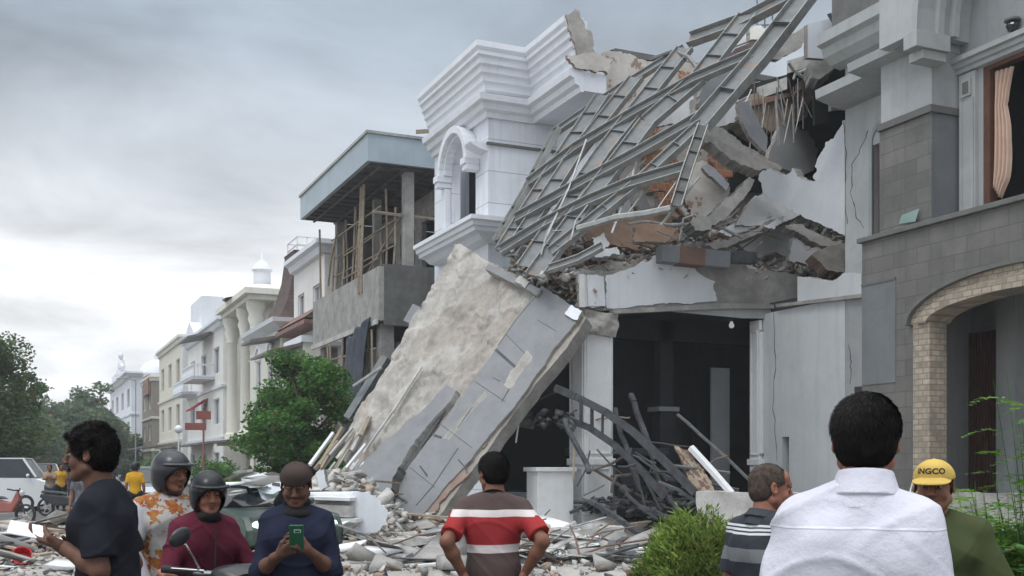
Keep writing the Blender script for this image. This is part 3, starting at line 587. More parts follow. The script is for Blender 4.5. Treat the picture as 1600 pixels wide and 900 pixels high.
strip('side_ledge', [(1212, 475), (1346, 459), (1346, 465), (1212, 480)], PX(XW-.10), .09, 'concrete')
# interior column with capital, beam, white door leaf, bulb
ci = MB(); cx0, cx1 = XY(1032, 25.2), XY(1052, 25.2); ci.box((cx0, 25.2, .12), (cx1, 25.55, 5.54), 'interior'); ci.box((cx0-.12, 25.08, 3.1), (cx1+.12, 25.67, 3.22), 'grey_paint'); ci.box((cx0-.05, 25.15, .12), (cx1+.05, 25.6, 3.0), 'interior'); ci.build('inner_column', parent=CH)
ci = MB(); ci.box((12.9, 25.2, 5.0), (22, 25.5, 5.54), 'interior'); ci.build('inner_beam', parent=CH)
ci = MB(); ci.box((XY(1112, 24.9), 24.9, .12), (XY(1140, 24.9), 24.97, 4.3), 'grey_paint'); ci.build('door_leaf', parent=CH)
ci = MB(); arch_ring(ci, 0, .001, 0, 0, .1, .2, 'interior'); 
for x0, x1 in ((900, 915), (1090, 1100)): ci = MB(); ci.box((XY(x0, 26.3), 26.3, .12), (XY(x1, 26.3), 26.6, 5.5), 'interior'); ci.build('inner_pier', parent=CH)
# plinth / floor edge in front
rough_quad('floor_edge', [onY(742, 822, 22.35), onY(985, 820, 22.35), onY(985, 850, 22.35), onY(742, 856, 22.35)], .8, 60, 8, .07, 2.2, ('concrete_pale',), parent=CH, edge=.05, seed=4)
# white pedestal box beside the pillar
pb = MB(); x0, x1 = XY(840, 22.7), XY(896, 22.7); pb.box((x0, 22.7, .1), (x1, 23.3, 1.50), 'white_old'); pb.box((x0-.06, 22.64, 1.50), (x1+.06, 23.36, 1.60), 'white_old'); pb.box((x0+.02, 22.72, 1.48), (x1-.02, 23.28, 1.502), 'charred')
tag(pb.build('gate_post', origin=((x0+x1)/2 and ((x0+x1)/2, 23, .1)), bevel=.01), 'square white painted gate post with a flat cap, left of the panelled pillar', 'post')
# remaining top floor slab with dark space below
TS = empty('roof_slab', (22, 24, 12.6), 'remaining concrete roof slab hanging over the dark torn open top floor', 'roof slab')
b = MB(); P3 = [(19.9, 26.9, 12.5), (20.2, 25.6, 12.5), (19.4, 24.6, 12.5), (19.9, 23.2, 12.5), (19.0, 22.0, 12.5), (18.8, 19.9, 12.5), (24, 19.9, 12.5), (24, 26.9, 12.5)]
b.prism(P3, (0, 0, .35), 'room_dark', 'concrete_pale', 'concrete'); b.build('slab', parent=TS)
b = MB(); b.prism([onP(x, y, PY(22.2)) for x, y in [(1262, 38), (1300, 28), (1300, 84), (1290, 92), (1262, 90)]], (0, .15, 0), 'white_paint', 'concrete'); b.build('wall_stub', parent=TS)
b = MB(); b.prism([onP(x, y, PY(23.6)) for x, y in jag([(1205, 72), (1262, 38), (1262, 62), (1222, 90), (1200, 92)], 1.5, 7, 3)], (0, .2, 0), 'concrete_warm', 'concrete'); b.build('edge_beam', parent=TS)
# mid floor band at the back (tan boards) and dark floor
MS = empty('floor_slab', (20, 25, 9), 'sagging upper floor with a torn tan edge and bent bars under the roof slab', 'floor slab')
b = MB(); b.prism([onP(x, y, PY(25.6)) for x, y in jag([(1172, 148), (1200, 152), (1262, 132), (1262, 182), (1205, 206), (1168, 180)], 1.5, 8, 12)], (0, 1.2, 0), 'ply', 'concrete'); b.build('torn_edge', parent=MS)
b = MB(); b.prism([onP(x, y, PY(25.5)) for x, y in jag([(1170, 158), (1258, 140), (1258, 146), (1172, 166)], .8, 8, 13)], (0, .09, 0), 'card', 'card'); b.build('torn_strip', parent=MS)
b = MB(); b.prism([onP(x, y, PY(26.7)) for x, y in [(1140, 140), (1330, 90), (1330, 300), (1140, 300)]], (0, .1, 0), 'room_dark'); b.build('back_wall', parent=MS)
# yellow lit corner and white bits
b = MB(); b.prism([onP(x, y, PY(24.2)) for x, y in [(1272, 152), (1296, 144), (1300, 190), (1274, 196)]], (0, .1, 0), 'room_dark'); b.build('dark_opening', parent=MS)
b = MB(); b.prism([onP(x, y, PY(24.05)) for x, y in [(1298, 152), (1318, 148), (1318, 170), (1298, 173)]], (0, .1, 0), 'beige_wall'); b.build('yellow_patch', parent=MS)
# ================================================================== RIGHT HOUSE
RH = empty('stone_clad_house', (17, 15, 0), 'grey stone clad house with balcony, arched porch and cracked side wall', 'building')
XR, XB = 17.3, 16.0; ZL = 6.25
b = MB(); b.box((XR, 17.2, 0), (XR+.3, 19.84, 5.4), 'grey_paint'); wall_holes(b, XR, XR+.3, 17.2, 19.84, 5.4, 11.0, [(YX(1376, XR)+.02, YX(1364, XR), 6.35, 8.75)], 'pale_wall')
b.box((XR+.3, 19.6, 0), (24, 19.84, 13), 'pale_wall'); b.box((XR, 19.0, 11.0), (24, 19.84, 13.2), 'pale_wall'); b.build('side_wall', parent=RH)
sf = MB(); y0_, y1_ = YX(1376, XR)+.02, YX(1364, XR); sf.box((XR-.04, y1_, 6.35), (XR+.02, y1_+.10, 8.8), 'grey_paint'); arch_ring(sf, XR-.04, XR+.02, y0_-.1, 8.8, (y1_-y0_)+.1, (y1_-y0_)+.2, 'grey_paint', a0=0, a1=math.pi/2); sf.build('slit_window_frame', parent=RH)
sf = MB(); sf.box((XR+.2, y0_-.2, 6.3), (XR+.25, y1_+.1, 9.0), 'room_dark'); sf.box((XR+.02, y0_+.0, 6.36), (XR+.08, y0_+.07, 8.7), 'brown_wood'); sf.build('slit_window', parent=RH)
# cracks: thin dark gaps following the wall surface
def crackline(pts, pl, wd=.018):
    pp = []
    for a, b2 in zip(pts[:-1], pts[1:]):
        for i in range(5): t = i/5; pp.append((a[0]+(b2[0]-a[0])*t+rng.gauss(0, .9), a[1]+(b2[1]-a[1])*t+rng.gauss(0, .9)))
    pp.append(pts[-1]); P3 = [onP(x, y, pl, .003) for x, y in pp]
    ck = MB()
    for a, c_ in zip(P3[:-1], P3[1:]): ck.bar(a, c_, wd*rng.uniform(.4, 1.4), .005, 'charred', up=pl[1])
    ck.build('crack', parent=RH)
crackline([(1344, 232), (1332, 258), (1330, 300), (1338, 340), (1350, 356)], PX(XR)); crackline([(1318, 190), (1322, 240), (1320, 300), (1324, 350)], PX(XR)); crackline([(1356, 205), (1344, 232)], PX(XR))
crackline([(1327, 540), (1330, 565), (1328, 600)], PX(XR)); crackline([(1208, 490), (1212, 560), (1208, 640), (1214, 720)], PX(XR)); 
nk = MB(); nk.box((XR-.02, YX(1349, XR)+.02, 3.12), (XR-.005, YX(1336, XR), 3.42), 'charred'); nk.build('hole', parent=RH)
# pier clad in stone with plain top
px0 = YX(1374, 16.3); YPR = 16.25; xpe = 16.98
b = MB(); b.box((16.3, YPR, ZL-.3), (XR-.002, px0, 8.55), 'grey_tile'); b.box((16.32, YPR-.0, 8.7), (XR-.002, px0-.02, 10.2), 'pale_wall'); b.build('pier', parent=RH, bevel=.01)
b = MB(); b.box((16.31, YPR-.015, ZL-.3), (XR-.01, YPR-.002, 8.55), 'blue_tile'); b.build('pier_cladding', parent=RH)
b = MB(); b.box((16.24, YPR-.06, 8.552), (XR-.003, px0+.02, 8.70), 'trim_grey'); b.build('pier_band', parent=RH, bevel=.01)
# window wall
XV = 17.05; yw1 = YX(1536, XV); yw0 = 11.6; zt = 9.35
b = MB(); b.box((XV, yw1, ZL-.5), (XV+.3, YPR+.1, 13), 'grey_paint'); b.box((XV, 7.5, zt), (XV+.3, yw1, 13), 'grey_paint'); b.box((XV, 7.5, ZL-.5), (XV+.3, yw0, zt), 'grey_paint'); b.box((XV, yw0, ZL-.5), (XV+.3, yw1, ZL), 'grey_paint'); b.build('upper_wall', parent=RH)
b = MB(); molding(b, [(XV, 11.2), (XV, yw1+.62)], [(0, zt+.0), (.10, zt+.02), (.10, zt+.10), (.16, zt+.12), (.16, zt+.2), (.24, zt+.22), (.24, zt+.32), (0, zt+.36)], 'pale_wall'); b.build('window_cornice', parent=RH)
b = MB(); b.box((XV-.08, yw1+.12, ZL-.3), (XV-.002, yw1+.52, zt-.02), 'pale_wall'); b.box((XV-.11, yw1+.15, ZL-.3), (XV-.082, yw1+.22, zt-.55), 'pale_wall'); b.box((XV-.11, yw1+.42, ZL-.3), (XV-.082, yw1+.49, zt-.55), 'pale_wall')
b.box((XV-.12, yw1+.2, zt-.48), (XV-.082, yw1+.44, zt-.14), 'pale_wall'); b.box((XV-.135, yw1+.25, zt-.42), (XV-.122, yw1+.39, zt-.2), 'trim_grey'); b.build('pilaster', parent=RH)
b = MB(); b.box((XV+.02, yw1-.14, ZL), (XV+.22, yw1-.002, zt-.002), 'brown_wood'); b.box((XV+.02, yw0, zt-.08), (XV+.22, yw1-.14, zt-.002), 'brown_wood'); b.box((XV+.02, yw0, ZL), (XV+.22, yw0+.12, zt-.08), 'brown_wood'); b.build('window_frame', parent=RH)
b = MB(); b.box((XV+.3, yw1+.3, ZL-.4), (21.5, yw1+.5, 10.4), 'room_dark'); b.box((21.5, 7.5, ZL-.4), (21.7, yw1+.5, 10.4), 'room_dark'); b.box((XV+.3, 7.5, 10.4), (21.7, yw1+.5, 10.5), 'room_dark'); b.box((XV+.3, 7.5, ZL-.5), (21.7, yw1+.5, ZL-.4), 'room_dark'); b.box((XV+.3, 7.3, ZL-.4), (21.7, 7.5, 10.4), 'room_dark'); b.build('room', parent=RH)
# small broken lamp above the window
b = MB(); lc = onX(1582, 38, XV-.12); b.lathe([(.02, .12), (.14, .10), (.15, .06), (.05, .04)], lc, 'trim_grey', 14); b.lathe([(.10, .03), (.12, -.03), (.08, -.12), (.0, -.15)], lc, 'glass', 14); b.box((lc.x, lc.y-.03, lc.z+.1), (XV-.001, lc.y+.03, lc.z+.14), 'trim_grey')
tag(b.build('wall_lamp', origin=lc), 'small round wall lamp above the window with the peach curtain', 'lamp')
# peach curtain
cv = []; n = 60; yT0, yT1 = yw1-.16, yw1-.60
for i in range(31):
    t = i/30; z = zt-.12-(zt-.12-ZL-.75)*t; wl_ = 1-.35*math.sin(min(1, t*3)*1.4) if t < .3 else .62+.25*math.sin((t-.3)/.7*math.pi)
    if t > .85: wl_ *= 1-(t-.85)*3
    for j in range(n+1):
        u = j/n; cv.append((XV+.13+.05*math.sin(u*26+t*2)*(.6+.4*t), yT0+(yT1-yT0)*u*wl_, z-.25*u*(1 if t > .5 else .15)))
cf = [(i*(n+1)+j, i*(n+1)+j+1, (i+1)*(n+1)+j+1, (i+1)*(n+1)+j) for i in range(30) for j in range(n)]
o = quick('curtain', cv, cf, ['peach'], smooth=True); tag(o, 'peach curtain hanging in the open brown framed window', 'curtain'); md = o.modifiers.new('s', 'SOLIDIFY'); md.thickness = .01
# eaves, pediment wall and barrel arch above the balcony
XE = 15.7; yA = YX(1432, XE); RA = 3.5; ycA = yA-RA; zA = 9.95
b = MB(); b.box((XE, yA, zA+.0), (XE+.25, YX(1374, XE), 14.5), 'pale_wall'); arch_fill(b, XE, XE+.25, yA-2*RA, yA, zA, 14.5, 'pale_wall', 24); b.box((XE, yA-2*RA-1, zA), (XE+.25, yA-2*RA, 14.5), 'pale_wall'); b.build('pediment', parent=RH)
b = MB(); arch_ring(b, XE+.25, XV-.002, ycA, zA, RA, RA+.15, 'pale_wall', 24); arch_ring(b, XE+.45, XE+.6, ycA, zA, RA-.10, RA-.002, 'pale_wall', 24); arch_ring(b, XE+.8, XE+.95, ycA, zA, RA-.14, RA-.002, 'pale_wall', 24); b.build('arch_soffit', parent=RH)
b = MB(); b.box((XE-.12, yA-.12, zA-.32), (XE+.75, yA+.22, zA-.002), 'pale_wall'); b.box((XE+.1, yA-.06, zA-.5), (XE+.7, yA+.3, zA-.322), 'pale_wall'); b.build('impost_block', parent=RH, bevel=.01)
b = MB(); yL = YX(1300, XE)-2.0
molding(b, [(XR+.0, yA+.22), (XR+.0, px0+.6)], [(0, 9.75), (.35, 9.8), (1.0, 9.9), (1.3, 9.95), (1.33, 10.12), (0, 10.16)], 'pale_wall'); molding(b, [(XR+.0, px0+.6), (XR+.0, 19.9)], [(0, 9.8), (.2, 9.82), (.6, 9.9), (.8, 9.95), (.82, 10.15), (0, 10.2)], 'pale_wall')
molding(b, [(XR+.0, px0+.1), (XR+.0, 20.0)], [(0, 10.75), (.3, 10.8), (.5, 10.95), (.55, 11.15), (.7, 11.2), (.7, 11.45), (0, 11.5)], 'pale_wall'); b.build('eaves', parent=RH)
b = MB(); b.box((XR-.25, px0+.12, 11.5), (XR-.002, 20.0, 14.5), 'trim_grey'); b.build('upper_parapet', parent=RH)
# balcony parapet and arched lower wall, all on X = 16
yBL = YX(1347, XB); ycB, rB, zsB, rzB = 13.9, 2.35, 4.38, .62
b = MB(); b.box((XB, ycB+rB, 0), (XB+.3, yBL, ZL), 'grey_tile'); b.box((XB, 7.5, 0), (XB+.3, ycB-rB, ZL), 'grey_tile'); arch_fill(b, XB, XB+.3, ycB-rB, ycB+rB, zsB, ZL, 'grey_tile', 24, rz=rzB)
b.box((XB+.3, yBL-.3, 0), (XR-.002, yBL, ZL), 'grey_tile'); b.build('clad_wall', parent=RH)
b = MB(); b.box((XB-.015, YX(1400, XB), 3.3), (XB-.002, yBL-.01, 5.35), 'blue_tile'); b.box((XB-.03, YX(1400, XB), 5.352), (XB-.002, yBL, 5.40), 'trim_grey'); b.build('cladding_patch', parent=RH)
b = MB(); b.box((XB-.10, 7.5, ZL+.0), (XB+.42, yBL+.06, ZL+.10), 'trim_grey'); b.build('balcony_coping', parent=RH, bevel=.012)
b = MB(); b.box((XB+.3, 7.5, ZL-.6), (XV, yBL-.3, ZL-.45), 'grey_paint'); b.build('balcony_floor', parent=RH)
b = MB(); arch_ring(b, XB-.14, XB+.5, ycB, zsB, rB-.30, rB-.05, 'cream_stone', 28, rz0=rzB-.26, rz1=rzB-.02); arch_ring(b, XB-.07, XB+.5, ycB, zsB, rB-.05, rB+.16, 'cream_stone', 28, rz0=rzB-.02, rz1=rzB+.16); b.build('arch_trim', parent=RH)
b = MB(); arch_ring(b, XB-.18, XB-.002, ycB, zsB, rB+.16, rB+.24, 'trim_grey', 28, rz0=rzB+.16, rz1=rzB+.24); b.build('arch_hood', parent=RH)
for s_ in (1, -1):
    b = MB(); yy = ycB+s_*rB; b.box((XB-.08, yy+.08*s_, 0), (XB+.36, yy-.34*s_, zsB), 'cream_stone'); b.build('jamb', parent=RH)
# porch interior
b = MB(); b.box((18.6, 9, 0), (18.8, 17.7, ZL-.6), 'grey_paint'); b.box((XB+.3, 17.4, 0), (18.6, 17.6, ZL-.6), 'grey_paint'); b.box((XB+.3, 9, ZL-.75), (18.6, 17.4, ZL-.62), 'trim_grey'); b.build('porch_wall', parent=RH)
b = MB(); y0_, y1_ = YX(1572, 18.5), YX(1516, 18.5)
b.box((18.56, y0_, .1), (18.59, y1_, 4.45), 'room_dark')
for i in range(13): yy = y0_+(y1_-y0_)*i/12; b.box((18.48, yy-.025, .1), (18.55, yy+.025, 4.45), 'brown_wood')
b.build('door_grille', parent=RH)
b = MB(); y0_, y1_ = YX(1592, 18.2), YX(1562, 18.2); b.box((18.1, y0_, 0), (18.45, y1_, ZL-.75), 'pale_wall'); b.build('porch_column', parent=RH)
# glass shard on the ledge, boundary walls
P = [onP(x, y, (V(16.2, 0, 0), V(-1, 0, 0))) for x, y in [(1404, 350), (1409, 336), (1436, 326), (1430, 346)]]; b = MB(); b.prism(P, (.012, 0, 0), 'glass_green'); tag(b.build('glass_shard', origin=P[0]), 'pale green glass shard standing on the balcony ledge', 'glass')
a0 = V(14.5, YX(1345, 14.5), 0); lw = rough_quad('garden_wall', [V(14.5, 15.9, 1.17), V(14.5, 7.5, 1.17), V(14.5, 7.5, 0), V(14.5, 15.9, 0)], .3, 60, 10, .08, 2.5, 'concrete', seed=3, edge=.03)
tag(lw, 'low rough grey stone wall in front of the arched porch', 'wall')
lw = rough_quad('planter_wall', [W(1088, 768, 19.5), W(1290, 768, 18.9), W(1290, 905, 18.9), W(1088, 905, 19.5)], .5, 40, 14, .05, 2.5, 'concrete_pale', seed=8, edge=.04)
tag(lw, 'low pale planter wall behind the leafy bush, under the broken wood', 'wall')
# ================================================================== FALLEN STEEL FRAME
PS = plane3(W(780, 390, 27.6), W(1255, 0, 26.6), W(1068, 262, 24.9))
SF = empty('fallen_steel_grid', tuple(W(940, 330, 26)), 'fallen grid of grey steel beams leaning across the collapsed upper floors', 'steel frame')
def fbeam(name, pts, w_, h_, m, hoff=0.0, stiff=0.0, tilt=.85, lift=0.0):
    b = MB(); P = [onP(x, y, PS, hoff) for x, y in pts]
    for a, c in zip(P[:-1], P[1:]):
        d = (c-a).normalized(); inpl = PS[1].cross(d)
        if inpl.z < 0: inpl = -inpl
        up = (PS[1]*(1-tilt)*1.2 + inpl*tilt).normalized(); b.ibeam(a-d*.02, c+d*.02, w_, h_, m, up, .018, stiff, 'steel_pale')
    return b.build(name, parent=SF)
A6 = [(1262, -10), (1182, 88), (1088, 196), (990, 292), (862, 392)]
fbeam('main_beam', [(1262, -10), (1184, 92), (1094, 196)], .26, .52, 'steel', .10, 1.3)
fbeam('rafter', [(1094, 196), (990, 292), (862, 394)], .16, .30, 'steel', .08, 1.0)
fbeam('rafter', [(1168, 24), (1092, 122), (1013, 190), (930, 300), (836, 430)], .16, .52, 'steel', .06, 1.0)
fbeam('rafter', [(1070, 76), (941, 240), (822, 416)], .15, .50, 'steel', .06, .9)
fbeam('rafter', [(994, 122), (895, 247), (798, 398)], .15, .46, 'steel', .04, .9)
fbeam('rafter', [(942, 150), (862, 270), (787, 390)], .15, .46, 'steel', .04, .9)
fbeam('rafter', [(870, 203), (820, 300), (777, 374)], .16, .26, 'steel', 0, .9)
fbeam('edge_beam', [(868, 206), (968, 138), (1068, 76)], .14, .24, 'steel', -.04, 0)
fbeam('purlin', [(827, 285), (899, 231), (990, 176), (1085, 123), (1178, 84)], .16, .30, 'steel_dark', .12)
fbeam('purlin', [(806, 342), (899, 291), (990, 242), (1092, 184)], .16, .31, 'steel_dark', .14)
fbeam('purlin', [(783, 391), (853, 348), (920, 314), (984, 287), (1070, 262)], .16, .30, 'steel_dark', .16)
fbeam('top_beam', [(1078, 62), (1162, 32), (1240, -8)], .22, .38, 'steel', .02)
fbeam('edge_beam', [(858, 420), (905, 404), (940, 385)], .12, .2, 'steel', .1)
b = MB(); b.tube([onP(x, y, PS, .25) for x, y in [(903, 357), (930, 350), (962, 340), (1010, 334), (1048, 326), (1056, 318)]], .085, 'steel_pale', 6); b.build('bent_channel', parent=SF, smooth=True)
b = MB(); P = [onP(x, y, PS, .3) for x, y in [(1056, 322), (1075, 262), (1098, 196)]]
for a, c in zip(P[:-1], P[1:]): b.ibeam(a, c, .14, .24, 'concrete_dark', RT, .02, .5, 'steel_pale')
b.build('broken_post', parent=SF)
b = MB(); P = [onP(x, y, PS, .05) for x, y in [(1020, 92), (1052, 80), (1076, 90), (1090, 108)]]
b.tube(P, .06, 'steel', 6); b.build('brace', parent=SF)
r = random.Random(5)
for k in range(9):              # thin brace rods and studs bent along the frame
    x0 = r.uniform(800, 1050); t = (x0-800)/250; y0 = 400-t*60 + r.uniform(-20, 10); L_ = r.uniform(60, 170); an = R(r.gauss(58, 9))
    x1, y1 = x0+L_*math.cos(an), y0-L_*math.sin(an)
    if y1 < 232-(x1-850)*.62: continue
    mx_, my_ = (x0+x1)/2+r.uniform(-6, 6), (y0+y1)/2+r.uniform(-5, 5); h = r.uniform(-.35, .2)
    b = MB(); b.tube([onP(x0, y0, PS, h), onP(mx_, my_, PS, h+.05), onP(x1, y1, PS, h)], r.uniform(.018, .034), r.choice(['pipe', 'steel_pale']), 5)
    b.build('brace_rod', parent=SF)
# ================================================================== DEBRIS BEHIND AND UNDER THE FRAME
G = 'torn wall and floor pieces in the upper collapse'
def PYn(y, tx=0.0, tz=0.0, px=1100, py=250):
    p = onY(px, py, y); n = Vector((tx, -1, tz)).normalized(); return (p, n)
def pc(pts, pl, th, m, ms, nm, lab, cat, seed=1, amp=1.8, sharp=None, step=8): return panel(nm, pts, pl, th, m, ms, lab, cat, G, amp, step, seed, 0, sharp)
pc([(1186, 272), (1205, 262), (1228, 274), (1240, 262), (1256, 280), (1285, 284), (1320, 268), (1320, 368), (1285, 352), (1240, 330), (1205, 312), (1190, 292)], PX(XW-.02), .22, 'wall_blue', 'concrete', 'broken_wall', 'large torn blue white wall piece attached beside the crack of the grey house', 'wall piece', 3, 1.6, sharp={6})
pc([(1320, 188), (1320, 272), (1284, 286), (1270, 276), (1276, 252), (1290, 222), (1308, 205)], PX(XW+.0), .2, 'wall_blue', 'brick_red', 'broken_wall', 'narrow upright wall piece with a red brick edge, above the blue white one', 'wall piece', 4, 1.3, sharp={0})
pc([(1222, 196), (1240, 190), (1262, 206), (1278, 232), (1272, 266), (1248, 276), (1214, 260), (1200, 248), (1212, 218)], PYn(23.2, .35, .35), .16, 'grey_paint', 'concrete', 'wall_slab', 'smooth round edged grey wall slab tilted above the blue white wall piece', 'wall slab', 5, 1.0)
pc([(1262, 102), (1310, 62), (1318, 74), (1308, 100), (1278, 124), (1266, 122)], PYn(22.2, -.3, .5), .35, 'concrete', 'concrete', 'concrete_slab', 'rough grey concrete slab hanging at the torn edge beneath the eaves', 'slab', 6, 1.5)
pc([(1255, 122), (1278, 130), (1314, 112), (1322, 128), (1296, 142), (1272, 152), (1250, 140)], PYn(22.4, .2, .4), .3, 'concrete_warm', 'brick_red', 'concrete_block', 'jagged tan block between the hanging slab and the yellow opening', 'block', 7, 1.8)
pc([(1298, 20), (1310, 14), (1326, 44), (1316, 50)], PYn(21.0, .2, 0), .12, 'steel_pale', 'steel', 'hanging_batten', 'pale batten hanging down from the roof by the eaves', 'batten', 8, .4)
pc([(1152, 162), (1170, 158), (1200, 215), (1196, 238), (1170, 212)], PYn(23.6, -.2, .3), .14, 'slab_paint', 'concrete', 'wall_strip', 'long grey painted wall strip leaning under the big steel beam', 'wall strip', 9, .9)
pc([(1092, 196), (1112, 190), (1150, 214), (1196, 244), (1222, 262), (1214, 272), (1176, 262), (1130, 238), (1098, 214)], PYn(23.2, 0, .3), .35, 'concrete', 'concrete', 'concrete_beam', 'rough dark grey concrete beam lying diagonally in the middle of the wreck', 'beam', 10, 1.8)
pc([(1078, 348), (1110, 336), (1150, 300), (1172, 276), (1176, 290), (1148, 326), (1112, 352), (1086, 360)], PYn(23.0, .2, .4), .3, 'concrete', 'concrete_dark', 'concrete_beam', 'curved dark concrete beam rising to the right above the pipes', 'beam', 11, 1.5)
pc([(1150, 352), (1180, 305), (1200, 300), (1240, 318), (1256, 334), (1226, 346), (1190, 352)], PYn(24.3, .1, .5), .2, 'white_old', 'concrete', 'ceiling_piece', 'curved cream ceiling piece in the shade below the blue white wall', 'ceiling piece', 12, 1.2)
pc([(1070, 262), (1096, 250), (1128, 280), (1140, 300), (1110, 338), (1080, 346), (1072, 320)], PYn(24.4, -.3, .3), .16, 'plaster', 'brick_red', 'wall_piece', 'pinkish white plaster piece behind the rusty post', 'wall piece', 13, 2.4)
pc([(1098, 262), (1108, 256), (1140, 288), (1134, 298)], PYn(23.9, 0, .3), .1, 'white_paint', 'concrete', 'plaster_strip', 'short white plaster strip on the pinkish wall piece', 'strip', 14, 1.0)
pc([(1110, 240), (1136, 226), (1148, 240), (1146, 276), (1130, 282)], PYn(25.2, 0, .1), .15, 'brick_orange', 'brick_orange', 'brick_wall', 'orange brick piece under the diagonal dark concrete beam', 'brick wall', 15, 1.8)
pc([(1100, 158), (1150, 140), (1160, 190), (1120, 200)], PYn(26.1, 0, .1), .15, 'white_old', 'brick_red', 'plaster_piece', 'dirty white plaster piece seen between the big beam and the next rafter', 'plaster piece', 16, 2.0)
pc([(1130, 92), (1148, 76), (1204, 52), (1190, 72), (1140, 98)], PYn(26.3, 0, .5), .25, 'roof_brown', 'concrete', 'roof_strip', 'dark brown roof strip under the top steel beam', 'roof piece', 17, .6)
pc([(1142, 74), (1180, 40), (1190, 40), (1196, 56)], PYn(27.6, 0, .1), .2, 'white_old', 'concrete', 'wall_gable', 'small pale gable wall seen through the top steel triangle', 'gable', 18, .6)
pc([(1172, 44), (1200, 44), (1200, 60), (1172, 62)], PYn(27.0, 0, .1), .2, 'cream_wall', 'concrete', 'wall_gable', 'small cream block beside the pale gable wall', 'wall piece', 19, .4)
pc([(1000, 112), (1034, 96), (1052, 104), (1040, 128), (1005, 138)], PYn(26.9, 0, .2), .18, 'plaster', 'brick_red', 'wall_piece', 'tan broken brick end at the top of the party wall', 'wall piece', 20, 2.2)
# torn plaster and boards seen through the grid, right of the party wall bricks
mats_ = ['white_old', 'plaster', 'concrete_pale', 'slab_paint', 'card', 'white_paint', 'brick_orange', 'plaster']
r = random.Random(23)
LB = 'broken plaster piece caught behind the grid of steel beams'
for k in range(38):
    t = r.random(); x = 850+t*240+r.uniform(-14, 14); y = 392-t*130*r.random()-r.uniform(0, 40)*t; s_ = r.uniform(9, 24); an = R(r.choice([-35, 40, 55, 10])+r.gauss(0, 14)); l = s_*r.uniform(1, 2.2)
    if x > 975 and y < 330: y += 60
    q = [(-l, -s_*.4), (l*.8, -s_*.5), (l, s_*.3), (-l*.7, s_*.5)]; pts = [(x+a*math.cos(an)-b_*math.sin(an), y+a*math.sin(an)+b_*math.cos(an)) for a, b_ in q]
    panel('plaster_piece', pts, PYn(25.6+t*.9+r.uniform(-.3, .3), r.uniform(-.6, .6), r.uniform(-.2, .7), x, y), r.uniform(.05, .16), mats_[k % 8], r.choice(['concrete', 'brick_red']), ('big ' if s_ > 17 else 'small ')+['white', 'patchy', 'pale', 'grey', 'brown', 'bright white', 'orange', 'dirty'][k % 8]+' piece behind the '+('left foot' if x < 910 else 'lower left part' if x < 970 else 'middle' if x < 1030 else 'right part')+' of the steel grid, '+('high' if y < 300 else 'halfway' if y < 350 else 'low'), 'plaster piece', 'plaster pieces behind the steel grid', 1.4, 7, 50+k)
for k, (pp, m, lab) in enumerate([
    ([(1006, 250), (1040, 238), (1056, 256), (1050, 300), (1012, 300)], 'brick_orange', 'bright orange brick panel in the third bay of the steel grid'),
    ([(1026, 300), (1056, 294), (1060, 318), (1034, 330)], 'brick_orange', 'orange brick scrap beneath the lowest straight steel purlin'),
    ([(962, 214), (984, 196), (1012, 220), (1004, 246), (970, 236)], 'brick_orange', 'orange brick piece in the middle bay of the steel grid'),
    ([(985, 172), (1012, 134), (1044, 132), (1020, 176)], 'brick_red', 'ribbed red brown brick piece high in the steel grid'),
    ([(1014, 152), (1056, 138), (1084, 150), (1076, 190), (1024, 200)], 'white_old', 'large dirty white wall piece high behind the steel grid'),
    ([(1096, 130), (1130, 108), (1152, 112), (1110, 176), (1092, 170)], 'slab_paint', 'grey wall piece right behind the thick steel beam')]):
    panel('wall_piece', pp, PYn(24.9-.05*k if 'brick' in m else 25.7, .1, .1), .16, m, 'concrete', lab, 'wall piece', G, 1.8, 7, 90+k)
# ================================================================== RUBBLE ON THE DECK
bank = rough_quad('rubble_bank', [onY(880, 352, 26.4), onY(1330, 352, 26.4), onY(1322, 432, YF+.02), onY(905, 436, YF+.02)], .3, 90, 34, .28, 1.1, ('concrete', 'concrete_warm', 'brick_red'),
                  mback='concrete', seed=6, edge=.1, mfun=lambda u, v: 0 if vnoise((u*9, v*4, 0), 1.0, 3) < .05 else (1 if u < .75 else 2))
tag(bank, 'bank of crushed rubble lying on the deck above the open ground floor', 'rubble', kind='stuff')
spots = []; r = random.Random(9)
for k in range(2600):
    u = r.random(); v = r.random()**.8; x = 845+u*478; y = 352+v*84; Y = 26.2-(26.2-YF-.1)*v; p = onY(x, y, Y)
    spots.append((p.x, p.y+r.uniform(-.1, .1), p.z+r.uniform(-.05, .22), r.choice([.08, .12, .12, .2, .3])*r.uniform(.7, 1.4), r.choice([0, 0, 0, 1, 2])))
for k in range(700):      # pile spilling over the top of the leaning slab
    x = r.uniform(800, 930); y = 395+(x-800)*.45+r.gauss(0, 16)+abs(r.gauss(0, 14)); p = W(x, min(y, 498), 27.2-(x-800)/130*1.2+r.uniform(-.2, .5)); spots.append((p.x, p.y, p.z, r.uniform(.08, .32), r.choice([0, 0, 1])))
scatter('rubble_on_deck', spots, ['rubble', 'rubble_warm', 'concrete_pale'], 'loose broken concrete and brick covering the deck above the open ground floor', 'rubble', seed=4)
def deck(pts, Y, th, m, ms, nm, lab, cat, seed, tx=0, tz=.5, amp=1.4): return panel(nm, pts, PYn(Y, tx, tz, pts[0][0], pts[0][1]), th, m, ms, lab, cat, 'slabs and boards on the deck', amp, 7, seed)
deck([(905, 352), (960, 340), (1046, 330), (1062, 372), (1000, 392), (915, 378)], 24.6, .12, 'card', 'card', 'board', 'wide tan board lying behind the rubble under the bent channel', 'board', 1)
